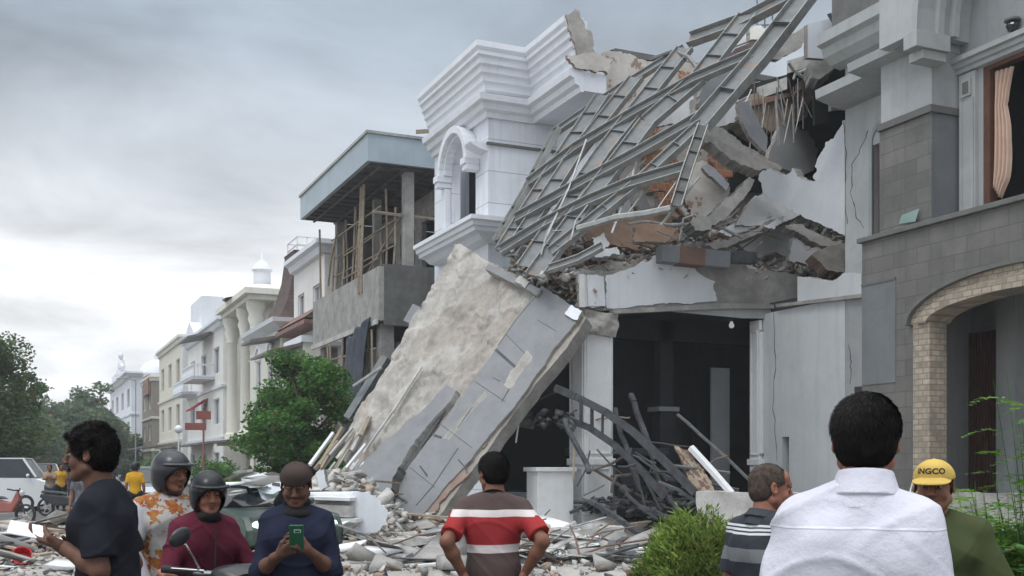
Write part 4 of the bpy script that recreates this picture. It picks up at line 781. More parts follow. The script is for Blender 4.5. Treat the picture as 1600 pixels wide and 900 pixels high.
deck([(992, 352), (1030, 346), (1056, 362), (1040, 380), (992, 378)], 23.6, .12, 'card', 'concrete', 'board', 'smaller brown board left of the grey metal box beam', 'board', 2)
deck([(912, 392), (965, 386), (968, 398), (930, 402)], 23.0, .14, 'white_paint', 'concrete', 'plaster_chunk', 'flat white plaster chunk on the rubble left of the boards', 'chunk', 3)
deck([(925, 372), (944, 362), (950, 386), (930, 392)], 23.2, .1, 'white_old', 'concrete', 'plaster_chunk', 'small upright white chunk by the left end of the tan board', 'chunk', 4)
deck([(1102, 384), (1140, 372), (1196, 346), (1226, 338), (1222, 348), (1168, 372), (1118, 390)], 22.9, .22, 'concrete_warm', 'concrete', 'concrete_slab', 'long thin concrete slab sticking out above the grey metal box beam', 'slab', 5)
deck([(1124, 362), (1180, 332), (1206, 338), (1178, 356), (1140, 370)], 23.4, .14, 'white_old', 'brick_red', 'plaster_chunk', 'white plaster heap on top of the long thin concrete slab', 'chunk', 6)
deck([(1194, 352), (1216, 340), (1222, 348), (1208, 358)], 22.75, .2, 'white_paint', 'concrete', 'plaster_chunk', 'small white block at the right end of the thin slab', 'chunk', 7)
deck([(1150, 378), (1196, 352), (1254, 350), (1268, 372), (1252, 405), (1180, 400)], 24.2, .16, 'white_old', 'concrete', 'wall_slab', 'pale shaded wall slab behind the torn white piece', 'wall slab', 8, 0, .2)
deck([(1234, 408), (1238, 372), (1250, 376), (1262, 392), (1280, 380), (1282, 398), (1262, 414)], 22.8, .14, 'white_paint', 'concrete', 'plaster_chunk', 'torn bright white piece near the right end of the deck', 'chunk', 9, 0, .1)
deck([(1226, 352), (1252, 352), (1320, 380), (1318, 392), (1262, 372)], 23.0, .2, 'concrete_pale', 'concrete', 'concrete_slab', 'narrow grey slab directly under the blue white wall piece', 'slab', 10)
deck([(1268, 398), (1320, 380), (1320, 426), (1290, 420)], 22.4, .3, 'concrete', 'brick_red', 'brick_heap', 'dark red brick heap in the right corner of the deck', 'brick heap', 11)
deck([(862, 452), (880, 420), (902, 404), (912, 424), (896, 462), (878, 470)], 24.0, .2, 'concrete_pale', 'concrete', 'concrete_chunk', 'rough pale chunk between the leaning slab and the corner block', 'chunk', 12)
# grey metal box beam with a rusty sleeve
BB = empty('box_beam', tuple(onY(1085, 400, 22.5)), 'grey metal box beam with a rust brown sleeve lying on the edge of the deck', 'beam')
p0_, p1_ = onY(1030, 397, 22.55), onY(1136, 408, 22.4); b = MB(); b.bar(p0_, p1_, .34, .40, 'blue_tile'); b.build('beam', parent=BB, bevel=.012)
d_ = (p1_-p0_); b = MB(); b.bar(p0_+d_*.25, p0_+d_*.62, .37, .43, 'rust'); b.build('sleeve', parent=BB, bevel=.01)
b = MB(); b.bar(onY(1136, 402, 22.45), onY(1178, 404, 22.5), .26, .28, 'charred'); tag(b.build('burnt_box', origin=onY(1150, 402, 22.45), bevel=.02), 'dark burnt box between the metal box beam and the white wall pieces', 'box')
# bent pipes and loose bars, each its own thing
def rod(name, pts, rad, m, lab, cat, grp=None, n=6):
    P = [V(p) for p in pts]; b = MB(); b.tube(P, rad, m, n); return tag(b.build(name, origin=P[0], smooth=True), lab, cat, grp)
rod('pipe', [onY(x, y, 22.7) for x, y in [(1048, 352), (1078, 350), (1120, 352), (1160, 372)]], .04, 'pipe', 'long bent grey pipe lying over the boards by the metal box beam', 'pipe')
rod('pipe', [onY(x, y, 22.7) for x, y in [(1062, 376), (1068, 342), (1084, 336), (1116, 354), (1150, 344)]], .035, 'pipe', 'forked pipe standing up above the grey metal box beam', 'pipe')
rod('pipe', [onY(x, y, 22.6) for x, y in [(982, 350), (1010, 346), (1052, 352)]], .03, 'pipe', 'thin pipe lying across the wide tan board', 'pipe')
r = random.Random(77); GB = 'bent reinforcing bars hanging in the torn top floor'
for k in range(30):
    x = r.uniform(1165, 1262); y0 = r.uniform(118, 165); L_ = r.uniform(30, 90); Y = r.uniform(23.6, 25.4); dx = r.gauss(0, 8)
    rod('steel_bar', [onY(x, y0, Y), onY(x+dx*.5, y0+L_*.5, Y), onY(x+dx, y0+L_, Y)], .02, ['pipe', 'pipe', 'rebar'][k % 3], ['silvery', 'silvery', 'dark'][k % 3]+(' long' if L_ > 65 else ' short')+' bar hanging under the roof slab'+(', near the big beam' if x < 1190 else ', in the middle' if x < 1228 else ', near the hanging slab')+(', leaning left' if dx < -4 else ', leaning right' if dx > 4 else ', upright'), 'steel bar', GB, 4)
rod('steel_bar', [onY(x, y, 23.0) for x, y in [(1232, 98), (1240, 110), (1262, 126)]], .045, 'steel_pale', 'thick pale bar crossing the dark opening to the hanging slab', 'steel bar')
rod('steel_bar', [onY(x, y, 23.0) for x, y in [(1240, 124), (1242, 116), (1262, 108), (1268, 112)]], .04, 'steel_pale', 'short hooked pale bar beside the thick pale bar', 'steel bar')
GD = 'loose bars among the deck rubble'
for k in range(24):
    x = r.uniform(860, 1200); y = r.uniform(345, 400); Y = 23.2+r.uniform(-.3, .8); a = r.uniform(-.6, .9); l = r.uniform(14, 42)
    rod('loose_bar', [onY(x, y, Y), onY(x+l*.5*math.cos(a), y-l*.5*math.sin(a)+r.uniform(-4, 4), Y), onY(x+l*math.cos(a), y-l*math.sin(a), Y-.1)], .018, ['pipe', 'steel_pale', 'rebar'][k % 3], ['silvery', 'pale', 'dark'][k % 3]+(' long' if l > 28 else ' short')+' bar in the deck rubble'+(', by the bent channel' if x < 980 else ', by the metal box beam' if x < 1090 else ', by the white pieces')+(', rising' if a > .15 else ', lying'), 'metal bar', GD, 4)
# railing far behind, seen through the top of the frame
RL = empty('roof_railing', tuple(onY(1200, 50, 30)), 'small blue grey metal railing on the roof behind the steel frame', 'railing')
for x in (1183, 1195, 1207, 1219, 1226): b = MB(); b.bar(onY(x, -14, 30), onY(x, 46, 30), .035, .035, 'steel'); b.build('post', parent=RL)
for y in (-8, 14, 40): b = MB(); b.bar(onY(1181, y, 29.96), onY(1229, y-2, 29.96), .04, .05, 'steel'); b.build('rail', parent=RL)
# ================================================================== THE BIG LEANING SLAB
tl, tr, br = W(712, 378, 29.0), W(914, 492, 25.3), W(648, 842, 24.2)
PL = plane3(tl, tr, br); LS = empty('leaning_wall', tuple(onP(650, 842, PL)), 'huge fallen concrete wall leaning from the street up against the front pillar', 'fallen wall')
def bil(u, v, c): (a, b_, c_, d) = c; return ((a[0]*(1-u)+b_[0]*u)*(1-v)+(d[0]*(1-u)+c_[0]*u)*v, (a[1]*(1-u)+b_[1]*u)*(1-v)+(d[1]*(1-u)+c_[1]*u)*v)
QC = [(713, 380), (872, 466), (622, 838), (528, 706)]
c3 = [onP(x, y, PL, 0) for x, y in QC]
rq = rough_quad('rough_face', c3, .35, 110, 170, .032, 1.3, ('concrete_warm', 'slab_brown'), mback='concrete', parent=LS, edge=.05, seed=2.5,
                hfun=lambda u, v: .05*math.sin(u*9+vnoise((u*4, v*3, 0), 1, 1)*4)+.05*max(0, min(1, (vnoise((u*5, v*7, 1), 1, 5)-.05)*6)), mfun=lambda u, v: 1 if (vnoise((u*3+v*.8, v*2.2, 4), 1, 8)+.35*vnoise((u*14, v*14, 4), 1, 8) > .16) else 0)
def lp(name, pts, h, th, m, ms='concrete', amp=1.2, step=10, seed=1, sharp=None):
    p = jag(pts, amp, step, seed, sharp) if amp else pts; b_ = MB(); b_.prism([onP(x, y, PL, h) for x, y in p], -PL[1]*th, m, ms, ms); return b_.build(name, parent=LS, bevel=.008)
lp('painted_band', [(846, 446), (906, 486), (898, 506), (856, 560), (806, 632), (736, 718), (642, 824), (598, 800), (604, 776), (676, 680), (738, 598), (790, 522)], .16, .3, 'slab_paint', 'concrete', .9, 14, 3)
lp('painted_strip', [(700, 600), (714, 610), (706, 622), (640, 700), (612, 748), (596, 786), (562, 768), (556, 740), (600, 690), (660, 640)], .26, .3, 'slab_paint', 'concrete_pale', 1.2, 12, 4)
lp('painted_strip', [(762, 412), (846, 452), (838, 462), (758, 420)], .24, .2, 'slab_paint', 'concrete', 1.0, 10, 5)
lp('rough_edge', [(906, 486), (916, 496), (872, 560), (800, 650), (730, 745), (660, 840), (622, 840), (640, 812), (722, 704), (792, 626), (840, 556), (888, 505)], .06, .36, 'slab_brown', 'concrete', .9, 8, 6)
lp('brick_edge', [(782, 640), (792, 646), (756, 700), (744, 704), (748, 690)], .10, .1, 'brick_red', 'brick_red', 1.8, 6, 7)
lp('brick_edge', [(722, 730), (736, 736), (690, 782), (664, 812), (652, 810), (672, 782)], .12, .1, 'brick_red', 'brick_red', 1.8, 6, 8)
lp('corner_tile', [(892, 476), (910, 486), (902, 500), (882, 490)], .22, .1, 'white_paint', 'concrete', .6)
lp('corner_tile', [(812, 430), (828, 440), (820, 450), (804, 440)], .27, .08, 'concrete_pale', 'concrete', .6)
lp('block', [(543, 742), (586, 712), (624, 728), (612, 762), (592, 800), (548, 792)], .46, .45, 'slab_paint', 'concrete_dark', 1.0, 10, 9)
lp('bare_strip', [(822, 548), (832, 560), (800, 606), (786, 602)], .165, .03, 'concrete_warm', 'concrete', 1.5, 7, 12)
lp('bare_strip', [(756, 612), (762, 618), (700, 690), (692, 684)], .162, .012, 'concrete', 'concrete', 1.5, 7, 13)
def gap(pts, wd, h=.160, m='charred'):
    b_ = MB(); P = [onP(x, y, PL, h) for x, y in pts]
    for a, c in zip(P[:-1], P[1:]): b_.bar(a, c, wd, .006, m, up=PL[1])
    b_.build('gap', parent=LS)
gap([(774, 546), (790, 560), (811, 579)], .07); gap([(811, 579), (800, 600), (784, 628)], .03); gap([(738, 636), (716, 668)], .025)
gap([(678, 680), (690, 684)], .06); gap([(656, 728), (668, 744)], .04); gap([(612, 770), (636, 786)], .06); gap([(716, 718), (730, 734)], .03); gap([(770, 590), (782, 596)], .02); gap([(828, 560), (790, 522)], .015); gap([(742, 596), (790, 628)], .014); gap([(690, 664), (738, 700)], .014); gap([(640, 730), (680, 762)], .014)
gap([(846, 452), (806, 500), (778, 540)], .02); gap([(840, 500), (870, 518)], .014); gap([(716, 700), (676, 760), (650, 790)], .03)
b = MB(); b.bar(onP(706, 624, PL, .162), onP(604, 776, PL, .162), .09, .006, 'charred', up=PL[1]); b.build('shadow_gap', parent=LS)
b = MB(); b.tube([onP(x, y, PL, .20) for x, y in [(658, 574), (620, 634), (590, 676), (568, 708)]], .035, 'concrete_pale', 5); b.build('conduit', parent=LS)
b = MB(); b.tube([onP(x, y, PL, -.05) for x, y in [(738, 736), (700, 790), (660, 838)]], .06, 'steel_pale', 5); b.build('edge_trim', parent=LS)
b = MB(); b.bar(onP(604, 560, PL, -.2), onP(545, 655, PL, -.3), .25, .2, 'steel', up=PL[1]); b.bar(onP(655, 480, PL, -.2), onP(640, 506, PL, -.3), .35, .2, 'slab_paint', up=PL[1]); b.build('side_rail', parent=LS)
rod('pipe', [onP(552, 604, PL, .1), onP(596, 574, PL, .1)], .045, 'steel_pale', 'short pale pipe sticking out left of the leaning wall', 'pipe')
r = random.Random(15); GR = 'broken laths at the foot of the leaning wall'
for k in range(16):
    x = r.uniform(520, 580); y = r.uniform(650, 730); l = r.uniform(30, 80); rod('lath', [onP(x, y, PL, .1+r.random()*.2), onP(x-l*.55+r.uniform(-8, 8), y+l*.8, PL, .2+r.random()*.3)], r.uniform(.025, .07), ['concrete_pale', 'white_old', 'bamboo'][k % 3], ['pale', 'white', 'brown'][k % 3]+(' long' if l > 55 else ' short')+' lath '+('leftmost' if x < 535 else 'central' if x < 560 else 'rightmost')+(' and high' if y < 690 else ' and low')+' at the left foot of the leaning wall', 'lath', GR, 5)
# ================================================================== INSIDE THE OPEN GROUND FLOOR
LD = empty('fallen_ladder', tuple(W(960, 690, 24.4)), 'charred curved steel ladder truss lying across the open ground floor', 'truss')
def rl(pts, rr, m='charred', nm='rail'): b_ = MB(); b_.tube([W(x, y, d) for x, y, d in pts], rr, m, 6); return b_.build(nm, parent=LD)
r1 = [(868, 606, 25.0), (900, 620, 24.7), (945, 643, 24.5), (990, 675, 24.2), (1040, 722, 23.8), (1086, 770, 23.4)]; r2 = [(880, 652, 25.0), (920, 668, 24.7), (960, 695, 24.5), (1000, 732, 24.2), (1040, 778, 23.8)]
b = MB()
for a, c in zip(r1[:-1], r1[1:]): b.bar(W(*a), W(*c), .12, .16, 'charred')
b.build('rail', parent=LD); b = MB()
for a, c in zip(r2[:-1], r2[1:]): b.bar(W(*a), W(*c), .10, .14, 'charred')
b.build('rail', parent=LD)
for (xa, ya_, xb, yb_) in ((908, 625, 908, 662), (925, 634, 925, 672), (942, 644, 941, 684)): b = MB(); b.bar(W(xa, ya_, 24.6), W(xb, yb_, 24.6), .06, .06, 'charred'); b.build('rung', parent=LD)
BG = 'charred beams lying in the open ground floor'
def cb(x0, y0, d0, x1, y1, d1, wd, lab, m='charred'):
    b_ = MB(); p, q_ = W(x0, y0, d0), W(x1, y1, d1); n = 7; P = [p+(q_-p)*i/n + Vector((rng.gauss(0, .015), rng.gauss(0, .015), rng.gauss(0, .015))) for i in range(n+1)]
    for a, c in zip(P[:-1], P[1:]): b_.bar(a, c, wd*.72, wd*.6, m)
    return tag(b_.build('burnt_beam', origin=p, bevel=.01), lab, 'beam', BG)
cb(985, 614, 26.0, 1022, 720, 25.0, .16, 'upright charred post leaning behind the ladder truss')
cb(960, 640, 26.2, 1000, 770, 25.2, .14, 'darker charred post left of the upright one')
cb(1060, 648, 25.6, 1172, 752, 24.2, .10, 'long thin grey pole slanting down to the right pilaster', 'steel')
cb(922, 782, 22.6, 1000, 834, 21.6, .15, 'short charred beam resting on the floor edge before the pillar')
cb(880, 656, 24.6, 922, 738, 23.6, .14, 'charred beam leaning on the panelled pillar above the white post')
cb(985, 700, 24.4, 1010, 800, 24.0, .07, 'thin dark pole standing in the middle of the opening')
cb(1010, 690, 25.2, 1090, 700, 25.0, .06, 'thin dark pole lying level in the dark interior')
cb(930, 655, 26.0, 985, 652, 25.8, .06, 'pale pole lying level beside the panelled pillar', 'bamboo')
cb(1020, 735, 24.5, 1060, 800, 23.4, .12, 'charred stub at the foot of the ladder truss')
cb(800, 640, 25.5, 872, 612, 25.4, .06, 'thin bar between the leaning wall and the pillar')
cb(1000, 790, 22.5, 1060, 815, 22.0, .16, 'dark plank in front of the opening by the bush')
cb(1040, 745, 24.0, 1150, 775, 23.6, .14, 'dark plank lying low behind the planter wall')
WD = rough_quad('torn_timber', [W(1052, 694, 24.4), W(1080, 706, 24.2), W(1122, 770, 23.4), W(1088, 776, 23.5)], .12, 12, 30, .06, 4, ('bamboo', 'rust'), mback='bamboo', edge=.05, mfun=lambda u, v: 1 if vnoise((u*5, v*8, 0), 1, 3) > .05 else 0)
tag(WD, 'splintered pale timber with reddish flaking, lying above the planter wall', 'timber')
rod('pale_pipe', [W(1080, 700, 24.1), W(1112, 735, 23.7), W(1144, 772, 23.3)], .09, 'white_old', 'thick white pipe beside the splintered timber', 'pipe')
rod('hanging_strip', [W(897, 700, 22.7), W(896, 750, 22.6)], .025, 'bamboo', 'short cream strip hanging just left of the panelled pillar', 'strip')
rod('hanging_strip', [W(812, 650, 25.2), W(806, 692, 25.2)], .022, 'white_old', 'short white strip hanging under the leaning wall', 'strip')
GB2 = 'thin burnt strips inside the open ground floor'; r = random.Random(61)
for k in range(34):
    x = r.uniform(905, 1160); y = r.uniform(715, 800); d_ = r.uniform(23.6, 26); a = R(r.choice([-35, -60, 20, 75, -10])+r.gauss(0, 12)); l = r.uniform(30, 95); wd = r.uniform(.03, .09)
    pp = [(x-l*.5*math.cos(a), y-l*.5*math.sin(a)*-1), (x+r.uniform(-5, 5), y+r.uniform(-5, 5)), (x+l*.5*math.cos(a), y+l*.5*math.sin(a)*-1)]
    rod('burnt_strip', [W(u, min(v, 812), d_) for u, v in pp], wd*.5, r.choice(['charred', 'charred', 'rebar', 'steel']), ('long' if l > 65 else 'short')+(' thick' if wd > .06 else ' thin')+' burnt strip lying '+('just right of the panelled pillar' if x < 990 else 'in the middle of the dark opening' if x < 1075 else 'behind the planter wall')+(', raised' if y < 745 else ', low'), 'strip', GB2, 5)
# rubble heap on top of the buried car, bulb
r = random.Random(31); GI = 'dark rubble heaped inside the open ground floor'; sp_ = []
for k in range(190):
    x = r.uniform(800, 1180); y = 800-abs(r.gauss(0, 14)) if x > 900 else r.uniform(640, 668)
    p = W(x, y, r.uniform(24.8, 26.2)); sp_.append((p.x, p.y, p.z, r.uniform(.08, .4), r.choice([0, 0, 1])))
scatter('burnt_rubble', sp_, ['charred', 'concrete_dark'], 'dark burnt rubble heaped inside the open ground floor', 'rubble', seed=8)
bb_ = empty('ceiling_bulb', tuple(onY(1143, 508, 24.5)), 'small white bulb hanging from the ceiling of the open ground floor', 'bulb')
c_ = onY(1143, 508, 24.5); b = MB(); b.lathe([(.0, -.09), (.06, -.06), (.075, 0), (.04, .07), (.03, .1)], c_, 'bulb_white', 12); b.build('globe', parent=bb_, smooth=True); b = MB(); b.tube([c_+V(0, 0, .1), c_+V(0, 0, .45)], .015, 'plastic_black', 5); b.build('cord', parent=bb_)
# ================================================================== STREET RUBBLE
MD = []
def mound(x, y):      # ground height of the rubble field
    p = Vector((x, y, 0)); d = (p - Vector(CAMP)).dot(Vector(FW)); l = (p - Vector(CAMP)).dot(Vector(RT)); px = 800+l/max(d, .1)*FPX; h = 0
    if 9 < d < 34: e = min(1, (d-9)/4)*min(1, (34-d)/5); h = .10*e*(1+vnoise((x, y, 0), .6, 4)) * (1 if px < 1010 else .5)
    h += 1.15*math.exp(-((px-535)/75)**2-((d-24.0)/1.7)**2) + .55*math.exp(-((px-430)/60)**2-((d-22)/2.5)**2) + .35*math.exp(-((px-700)/150)**2-((d-22.5)/1.6)**2) + .08*math.exp(-((px-930)/80)**2-((d-21)/1.6)**2)
    return max(0, h)+.02*(h > .02)
gv = []; nx_, ny_ = 130, 150; x0, x1, y0, y1 = -7.0, 16.0, 8.0, 34.0
for i in range(ny_+1):
    for j in range(nx_+1): x = x0+(x1-x0)*j/nx_; y = y0+(y1-y0)*i/ny_; h = mound(x, y); gv.append((x, y, h+.05*vnoise((x, y, 0), 2.0, 1)*(h > 0)-(.09 if h <= 0 else .0)))
gf = [(i*(nx_+1)+j, i*(nx_+1)+j+1, (i+1)*(nx_+1)+j+1, (i+1)*(nx_+1)+j) for i in range(ny_) for j in range(nx_)]
mat('dust', (0.42, 0.40, 0.37), (0.30, 0.285, 0.26), rough=.95, nscale=1.5, bump=.9, bscale=18, stain=.35)
o = quick('rubble_ground', gv, gf, ['dust'], smooth=True); tag(o, 'dusty crushed debris covering the road before the collapse', 'rubble', kind='stuff')
spots = []; r = random.Random(41)
while len(spots) < 6500:
    d = 10+22*r.random()**1.0; px = r.uniform(-60, 1080); P = W(px, 730, d); dens = vnoise((P.x, P.y, 3), .55, 6)
    if dens < -.25 and r.random() < .8: continue
    if px < 240 and d > 27 and r.random() < .75: continue
    s_ = r.choice([.04, .05, .06, .08, .1, .14])*r.uniform(.7, 1.6)
    spots.append((P.x, P.y, mound(P.x, P.y)+s_*.25, s_, r.choice([0, 0, 0, 0, 0, 1, 1, 2, 2, 3, 3, 4, 5, 6])))
for k in range(1500):
    a = r.gauss(0, 1); P = W(r.gauss(535, 55), 730, r.gauss(23.6, 1.1)); s_ = r.uniform(.06, .34); spots.append((P.x, P.y, mound(P.x, P.y)+s_*.3, s_, r.choice([0, 0, 0, 1, 2])))
scatter('rubble_field', spots, ['rubble', 'rubble_warm', 'concrete_pale', 'concrete_dark', 'ply', 'brick_red', 'tarp'], 'countless broken bits of concrete, plaster and brick strewn over the road', 'rubble', seed=12)
def region(x, y):
    p = Vector((x, y, 0))-Vector(CAMP); d_ = p.dot(Vector(FW)); px = 800+p.dot(Vector(RT))/d_*FPX
    a = 'at the far left, by the red tub' if px < 120 else 'behind the man in the black T-shirt' if px < 250 else 'near the crushed car' if px < 420 else 'behind the man in navy' if px < 540 else 'below the cornice block' if px < 610 else 'left of the man in red' if px < 700 else 'behind the man in red' if px < 800 else 'below the white post' if px < 900 else 'below the panelled pillar' if px < 965 else 'left of the bush'
    return a+(', close to us' if d_ < 18 else ', midway back' if d_ < 22 else ', farthest back')
CW = {'rubble': 'grey', 'concrete_pale': 'pale', 'concrete': 'dark grey', 'white_old': 'white', 'ply': 'tan', 'brick_red': 'dull red', 'rubble_warm': 'brownish', 'concrete_dark': 'blackish', 'bamboo': 'brown', 'charred': 'charred', 'rebar': 'dark', 'rust': 'rusty', 'pipe': 'silvery'}
def ground_spots(n, seed, px, dd): 
    r_ = random.Random(seed); return [(lambda P: (P.x, P.y, mound(P.x, P.y)))(W(r_.uniform(*px), 730, r_.uniform(*dd))) for _ in range(n)]
for grp, lab, nm, n, sd_, pxr, dr, sz, ml, sq in (
    ('bigger concrete lumps in the street rubble', 'rough concrete lump among the street rubble in front of the collapse', 'concrete_lump', 60, 1, (440, 1000), (15, 23), (.25, .8), ['rubble', 'concrete_pale', 'concrete'], (1.1, .9, .7)),
    ('flat slabs in the street rubble', 'flat broken slab lying in the rubble on the road at the left', 'flat_slab', 70, 2, (-20, 520), (15, 30), (.5, 1.7), ['concrete_pale', 'rubble', 'white_old', 'ply'], (1.2, .8, .12)),
    ('flat slabs before the pillar', 'flat broken slab lying in the rubble below the pillar and post', 'flat_slab', 50, 3, (500, 1000), (16, 22), (.5, 1.5), ['concrete_pale', 'white_old', 'concrete'], (1.2, .8, .14)),
    ('brick pieces in the street rubble', 'reddish broken brick among the street rubble', 'brick_piece', 40, 4, (0, 950), (14, 27), (.16, .34), ['brick_red', 'rubble_warm'], (1.2, .6, .5)),
    ('concrete lumps on the mound', 'grey lump on the mound at the left foot of the leaning wall', 'concrete_lump', 44, 5, (470, 610), (22.3, 24.6), (.3, .8), ['rubble', 'concrete', 'concrete_pale'], (1.2, .8, .5))):
    for k, (x, y, z) in enumerate(ground_spots(n, sd_, pxr, dr)):
        s_ = random.Random(k*7+sd_).uniform(*sz); ml_ = ml[k % len(ml)]; lab = ('big ' if s_ > sz[0]+.66*(sz[1]-sz[0]) else 'small ' if s_ < sz[0]+.33*(sz[1]-sz[0]) else '')+CW[ml_]+' '+nm.replace('_', ' ')+' '+('on the rubble mound, ' if 'mound' in grp else '')+region(x, y); stone(nm, (x, y, z+s_*.12), s_, ml_, lab, nm.split('_')[-1], grp, k*3+sd_, sq, .35 if sq[2] < .2 else .8)
GS = 'loose bars sticking out of the street rubble'; r = random.Random(6)
for k in range(64):
    P = W(r.uniform(380, 1000), 730, r.uniform(15.5, 23)); z = mound(P.x, P.y); a = r.uniform(0, 6.28); l = r.uniform(.4, 1.6); e = r.uniform(.05, .5)
    mr_ = r.choice(['rebar', 'rust', 'pipe']); rod('metal_bar', [V(P.x, P.y, z), V(P.x+math.cos(a)*l*.5, P.y+math.sin(a)*l*.5, z+e*l*.7), V(P.x+math.cos(a)*l, P.y+math.sin(a)*l, z+e*l)], .016, mr_, ('long ' if l > 1.1 else 'short ')+CW[mr_]+(' upright' if e > .3 else ' low')+' bar in the rubble '+region(P.x, P.y), 'metal bar', GS, 4)
GT = 'broken planks in the street rubble'
for k in range(30):
    P = W(r.uniform(-20, 950), 730, r.uniform(15, 27)); z = mound(P.x, P.y)+.12; a = r.uniform(0, 3.14); l = r.uniform(.5, 1.8); e = r.uniform(-.12, .25); b = MB()
    b.bar(V(P.x, P.y, z), V(P.x+math.cos(a)*l, P.y+math.sin(a)*l, z+e), .14*r.uniform(.6, 1.6), .035, ['ply', 'concrete_dark', 'bamboo', 'white_old'][k % 4]); tag(b.build('plank', origin=P), ('long ' if l > 1.15 else 'short ')+CW[['ply', 'concrete_dark', 'bamboo', 'white_old'][k % 4]]+' plank '+region(P.x, P.y), 'plank', GT)
# distinct pieces: white blocks, cornice block, long beams
CB = empty('cornice_block', tuple(W(545, 832, 20.8)), 'large white fallen cornice block with a stepped profile, left of the leaning wall', 'cornice block')
d_ = 20.8; prof = [(496, 768), (553, 768), (560, 778), (562, 790), (566, 808), (560, 830)]
F_ = [(552, 769), (577, 769), (592, 780), (598, 790), (606, 797), (604, 818), (596, 824), (590, 832), (566, 833), (563, 812), (556, 800), (548, 782)]
plb = (W(575, 800, d_), -Vector(FW)); b = MB(); b.prism([onP(x, y, plb) for x, y in jag(F_, .7, 6, 5)], Vector(RT)*-1.1+Vector(FW)*.35+V(0, 0, -.02), 'white_paint', 'white_old', 'white_old'); b.build('block', parent=CB, bevel=.01)
b = MB(); b.bar(W(490, 796, 20.95), W(552, 799, 20.72), .3, .22, 'concrete_pale'); b.build('recess', parent=CB)
b = MB(); b.bar(W(486, 812, 20.9), W(562, 813, 20.62), .3, .07, 'white_old'); b.bar(W(486, 778, 20.9), W(552, 780, 20.66), .3, .06, 'white_old'); b.build('molding', parent=CB)
WBk = empty('white_block', tuple(W(425, 800, 19)), 'tilted white plaster block with a black slot, left of the man in navy', 'block')
pb_ = (W(425, 760, 19), (-Vector(FW)+V(0, 0, .35)-Vector(RT)*.2).normalized()); b = MB(); b.prism([onP(x, y, pb_) for x, y in jag([(396, 742), (416, 738), (436, 744), (448, 756), (452, 786), (428, 796), (412, 786)], .8, 8, 3)], -pb_[1]*.5, 'white_paint', 'white_old'); b.build('block', parent=WBk, bevel=.01)
b = MB(); b.prism([onP(x, y, pb_, .01) for x, y in [(425, 753), (437, 755), (437, 760), (425, 758)]], -pb_[1]*.02, 'charred'); b.build('slot', parent=WBk)
b = MB(); b.prism([W(x, y, 19.8) for x, y in jag([(362, 738), (384, 734), (402, 740), (398, 752), (376, 748)], .8, 6, 3)], Vector(FW)*.4, 'concrete', 'concrete'); tag(b.build('concrete_lump', origin=W(380, 742, 19.8)), 'grey lump wedged behind the tilted white block', 'lump')
b = MB(); b.prism([W(x, y, 21.5) for x, y in jag([(494, 738), (506, 734), (512, 760), (500, 768)], .8, 6, 3)], Vector(FW)*.3, 'white_paint', 'concrete'); tag(b.build('plaster_chunk', origin=W(503, 755, 21.5)), 'white upright chunk between the mound and the man in navy', 'chunk')
for (x0_, y0_, x1_, y1_, d, hh, wd, m, lab) in ((608, 852, 716, 846, 19.8, .16, .3, 'concrete_pale', 'long pale concrete beam lying before the foot of the leaning wall'), (846, 842, 975, 836, 20.6, .24, .5, 'concrete_pale', 'thick long concrete beam lying below the white post and pillar'),
      (884, 862, 950, 850, 18.8, .1, .3, 'concrete_dark', 'dark flat plank under the thick concrete beam')):
    p, q_ = W(x0_, y0_, d), W(x1_, y1_, d); up = V(0, 0, hh/2+.03); fwv = Vector(FW)
    o = rough_quad('concrete_beam', [p+up, q_+up, q_-up, p-up], wd, 40, 6, .03, 4, m, edge=.03, seed=d); tag(o, lab, 'beam')
stone('white_lump', tuple(W(664, 874, 17.5)), .42, 'white_old', 'squarish white lump in the rubble below the pale concrete beam', 'lump', seed=21, sq=(1, .9, 1.1), tilt=.2)
P = W(860, 868, 17.6); 
o = scatter('white_grit', [(lambda Q: (Q.x, Q.y, mound(Q.x, Q.y)+.08, random.Random(k).uniform(.03, .09), k % 2))(W(random.Random(k+5).uniform(820, 1010), 730, random.Random(k+9).uniform(16.5, 20.5))) for k in range(2600)], ['white_old', 'concrete_pale'], 'pale gritty debris in front of the pillar, beside the man in the red shirt', 'rubble', seed=3)
BS = 'burnt strips by the bush'; r = random.Random(8)
for k in range(18):
    P = W(r.uniform(930, 1010), 730, r.uniform(15.5, 18.5)); a = r.gauss(.2, .35); z = mound(P.x, P.y)+.1+r.random()*.1; l = r.uniform(.5, 1.3); b = MB(); b.bar(V(P.x, P.y, z), V(P)*1+V(l*math.cos(a), l*math.sin(a), z-P.z+r.uniform(-.05, .15)), .12, .03, ['charred', 'concrete_dark', 'white_old'][k % 3]); tag(b.build('burnt_strip', origin=P), ['charred', 'dark grey', 'whitish'][k % 3]+(' long' if l > .9 else ' short')+' flat strip '+region(P.x, P.y), 'strip', BS)
# red round tub at lower left
RTb = empty('red_tub', tuple(W(34, 884, 17)), 'round red plastic tub lying in the rubble at the lower left', 'tub'); c_ = W(34, 873, 17); Rr = (Matrix.Rotation(R(60), 3, 'X'))
b = MB(); b.lathe([(.0, -.10), (.09, -.10), (.13, -.04), (.145, .04), (.15, .10), (.155, .10), (.155, .115), (.135, .115), (.12, -.05), (.0, -.08)], (0, 0, 0), 'red_plastic', 20); b.v = [tuple(Rr @ Vector(v) + c_) for v in b.v]; b.build('bowl', parent=RTb, smooth=True)
b = MB(); b.tube([Rr @ Vector((.15*math.cos(a), .15*math.sin(a), .115)) + c_ for a in [i*math.pi/8 for i in range(17)]], .010, 'red_plastic', 6); b.build('rim', parent=RTb, smooth=True)
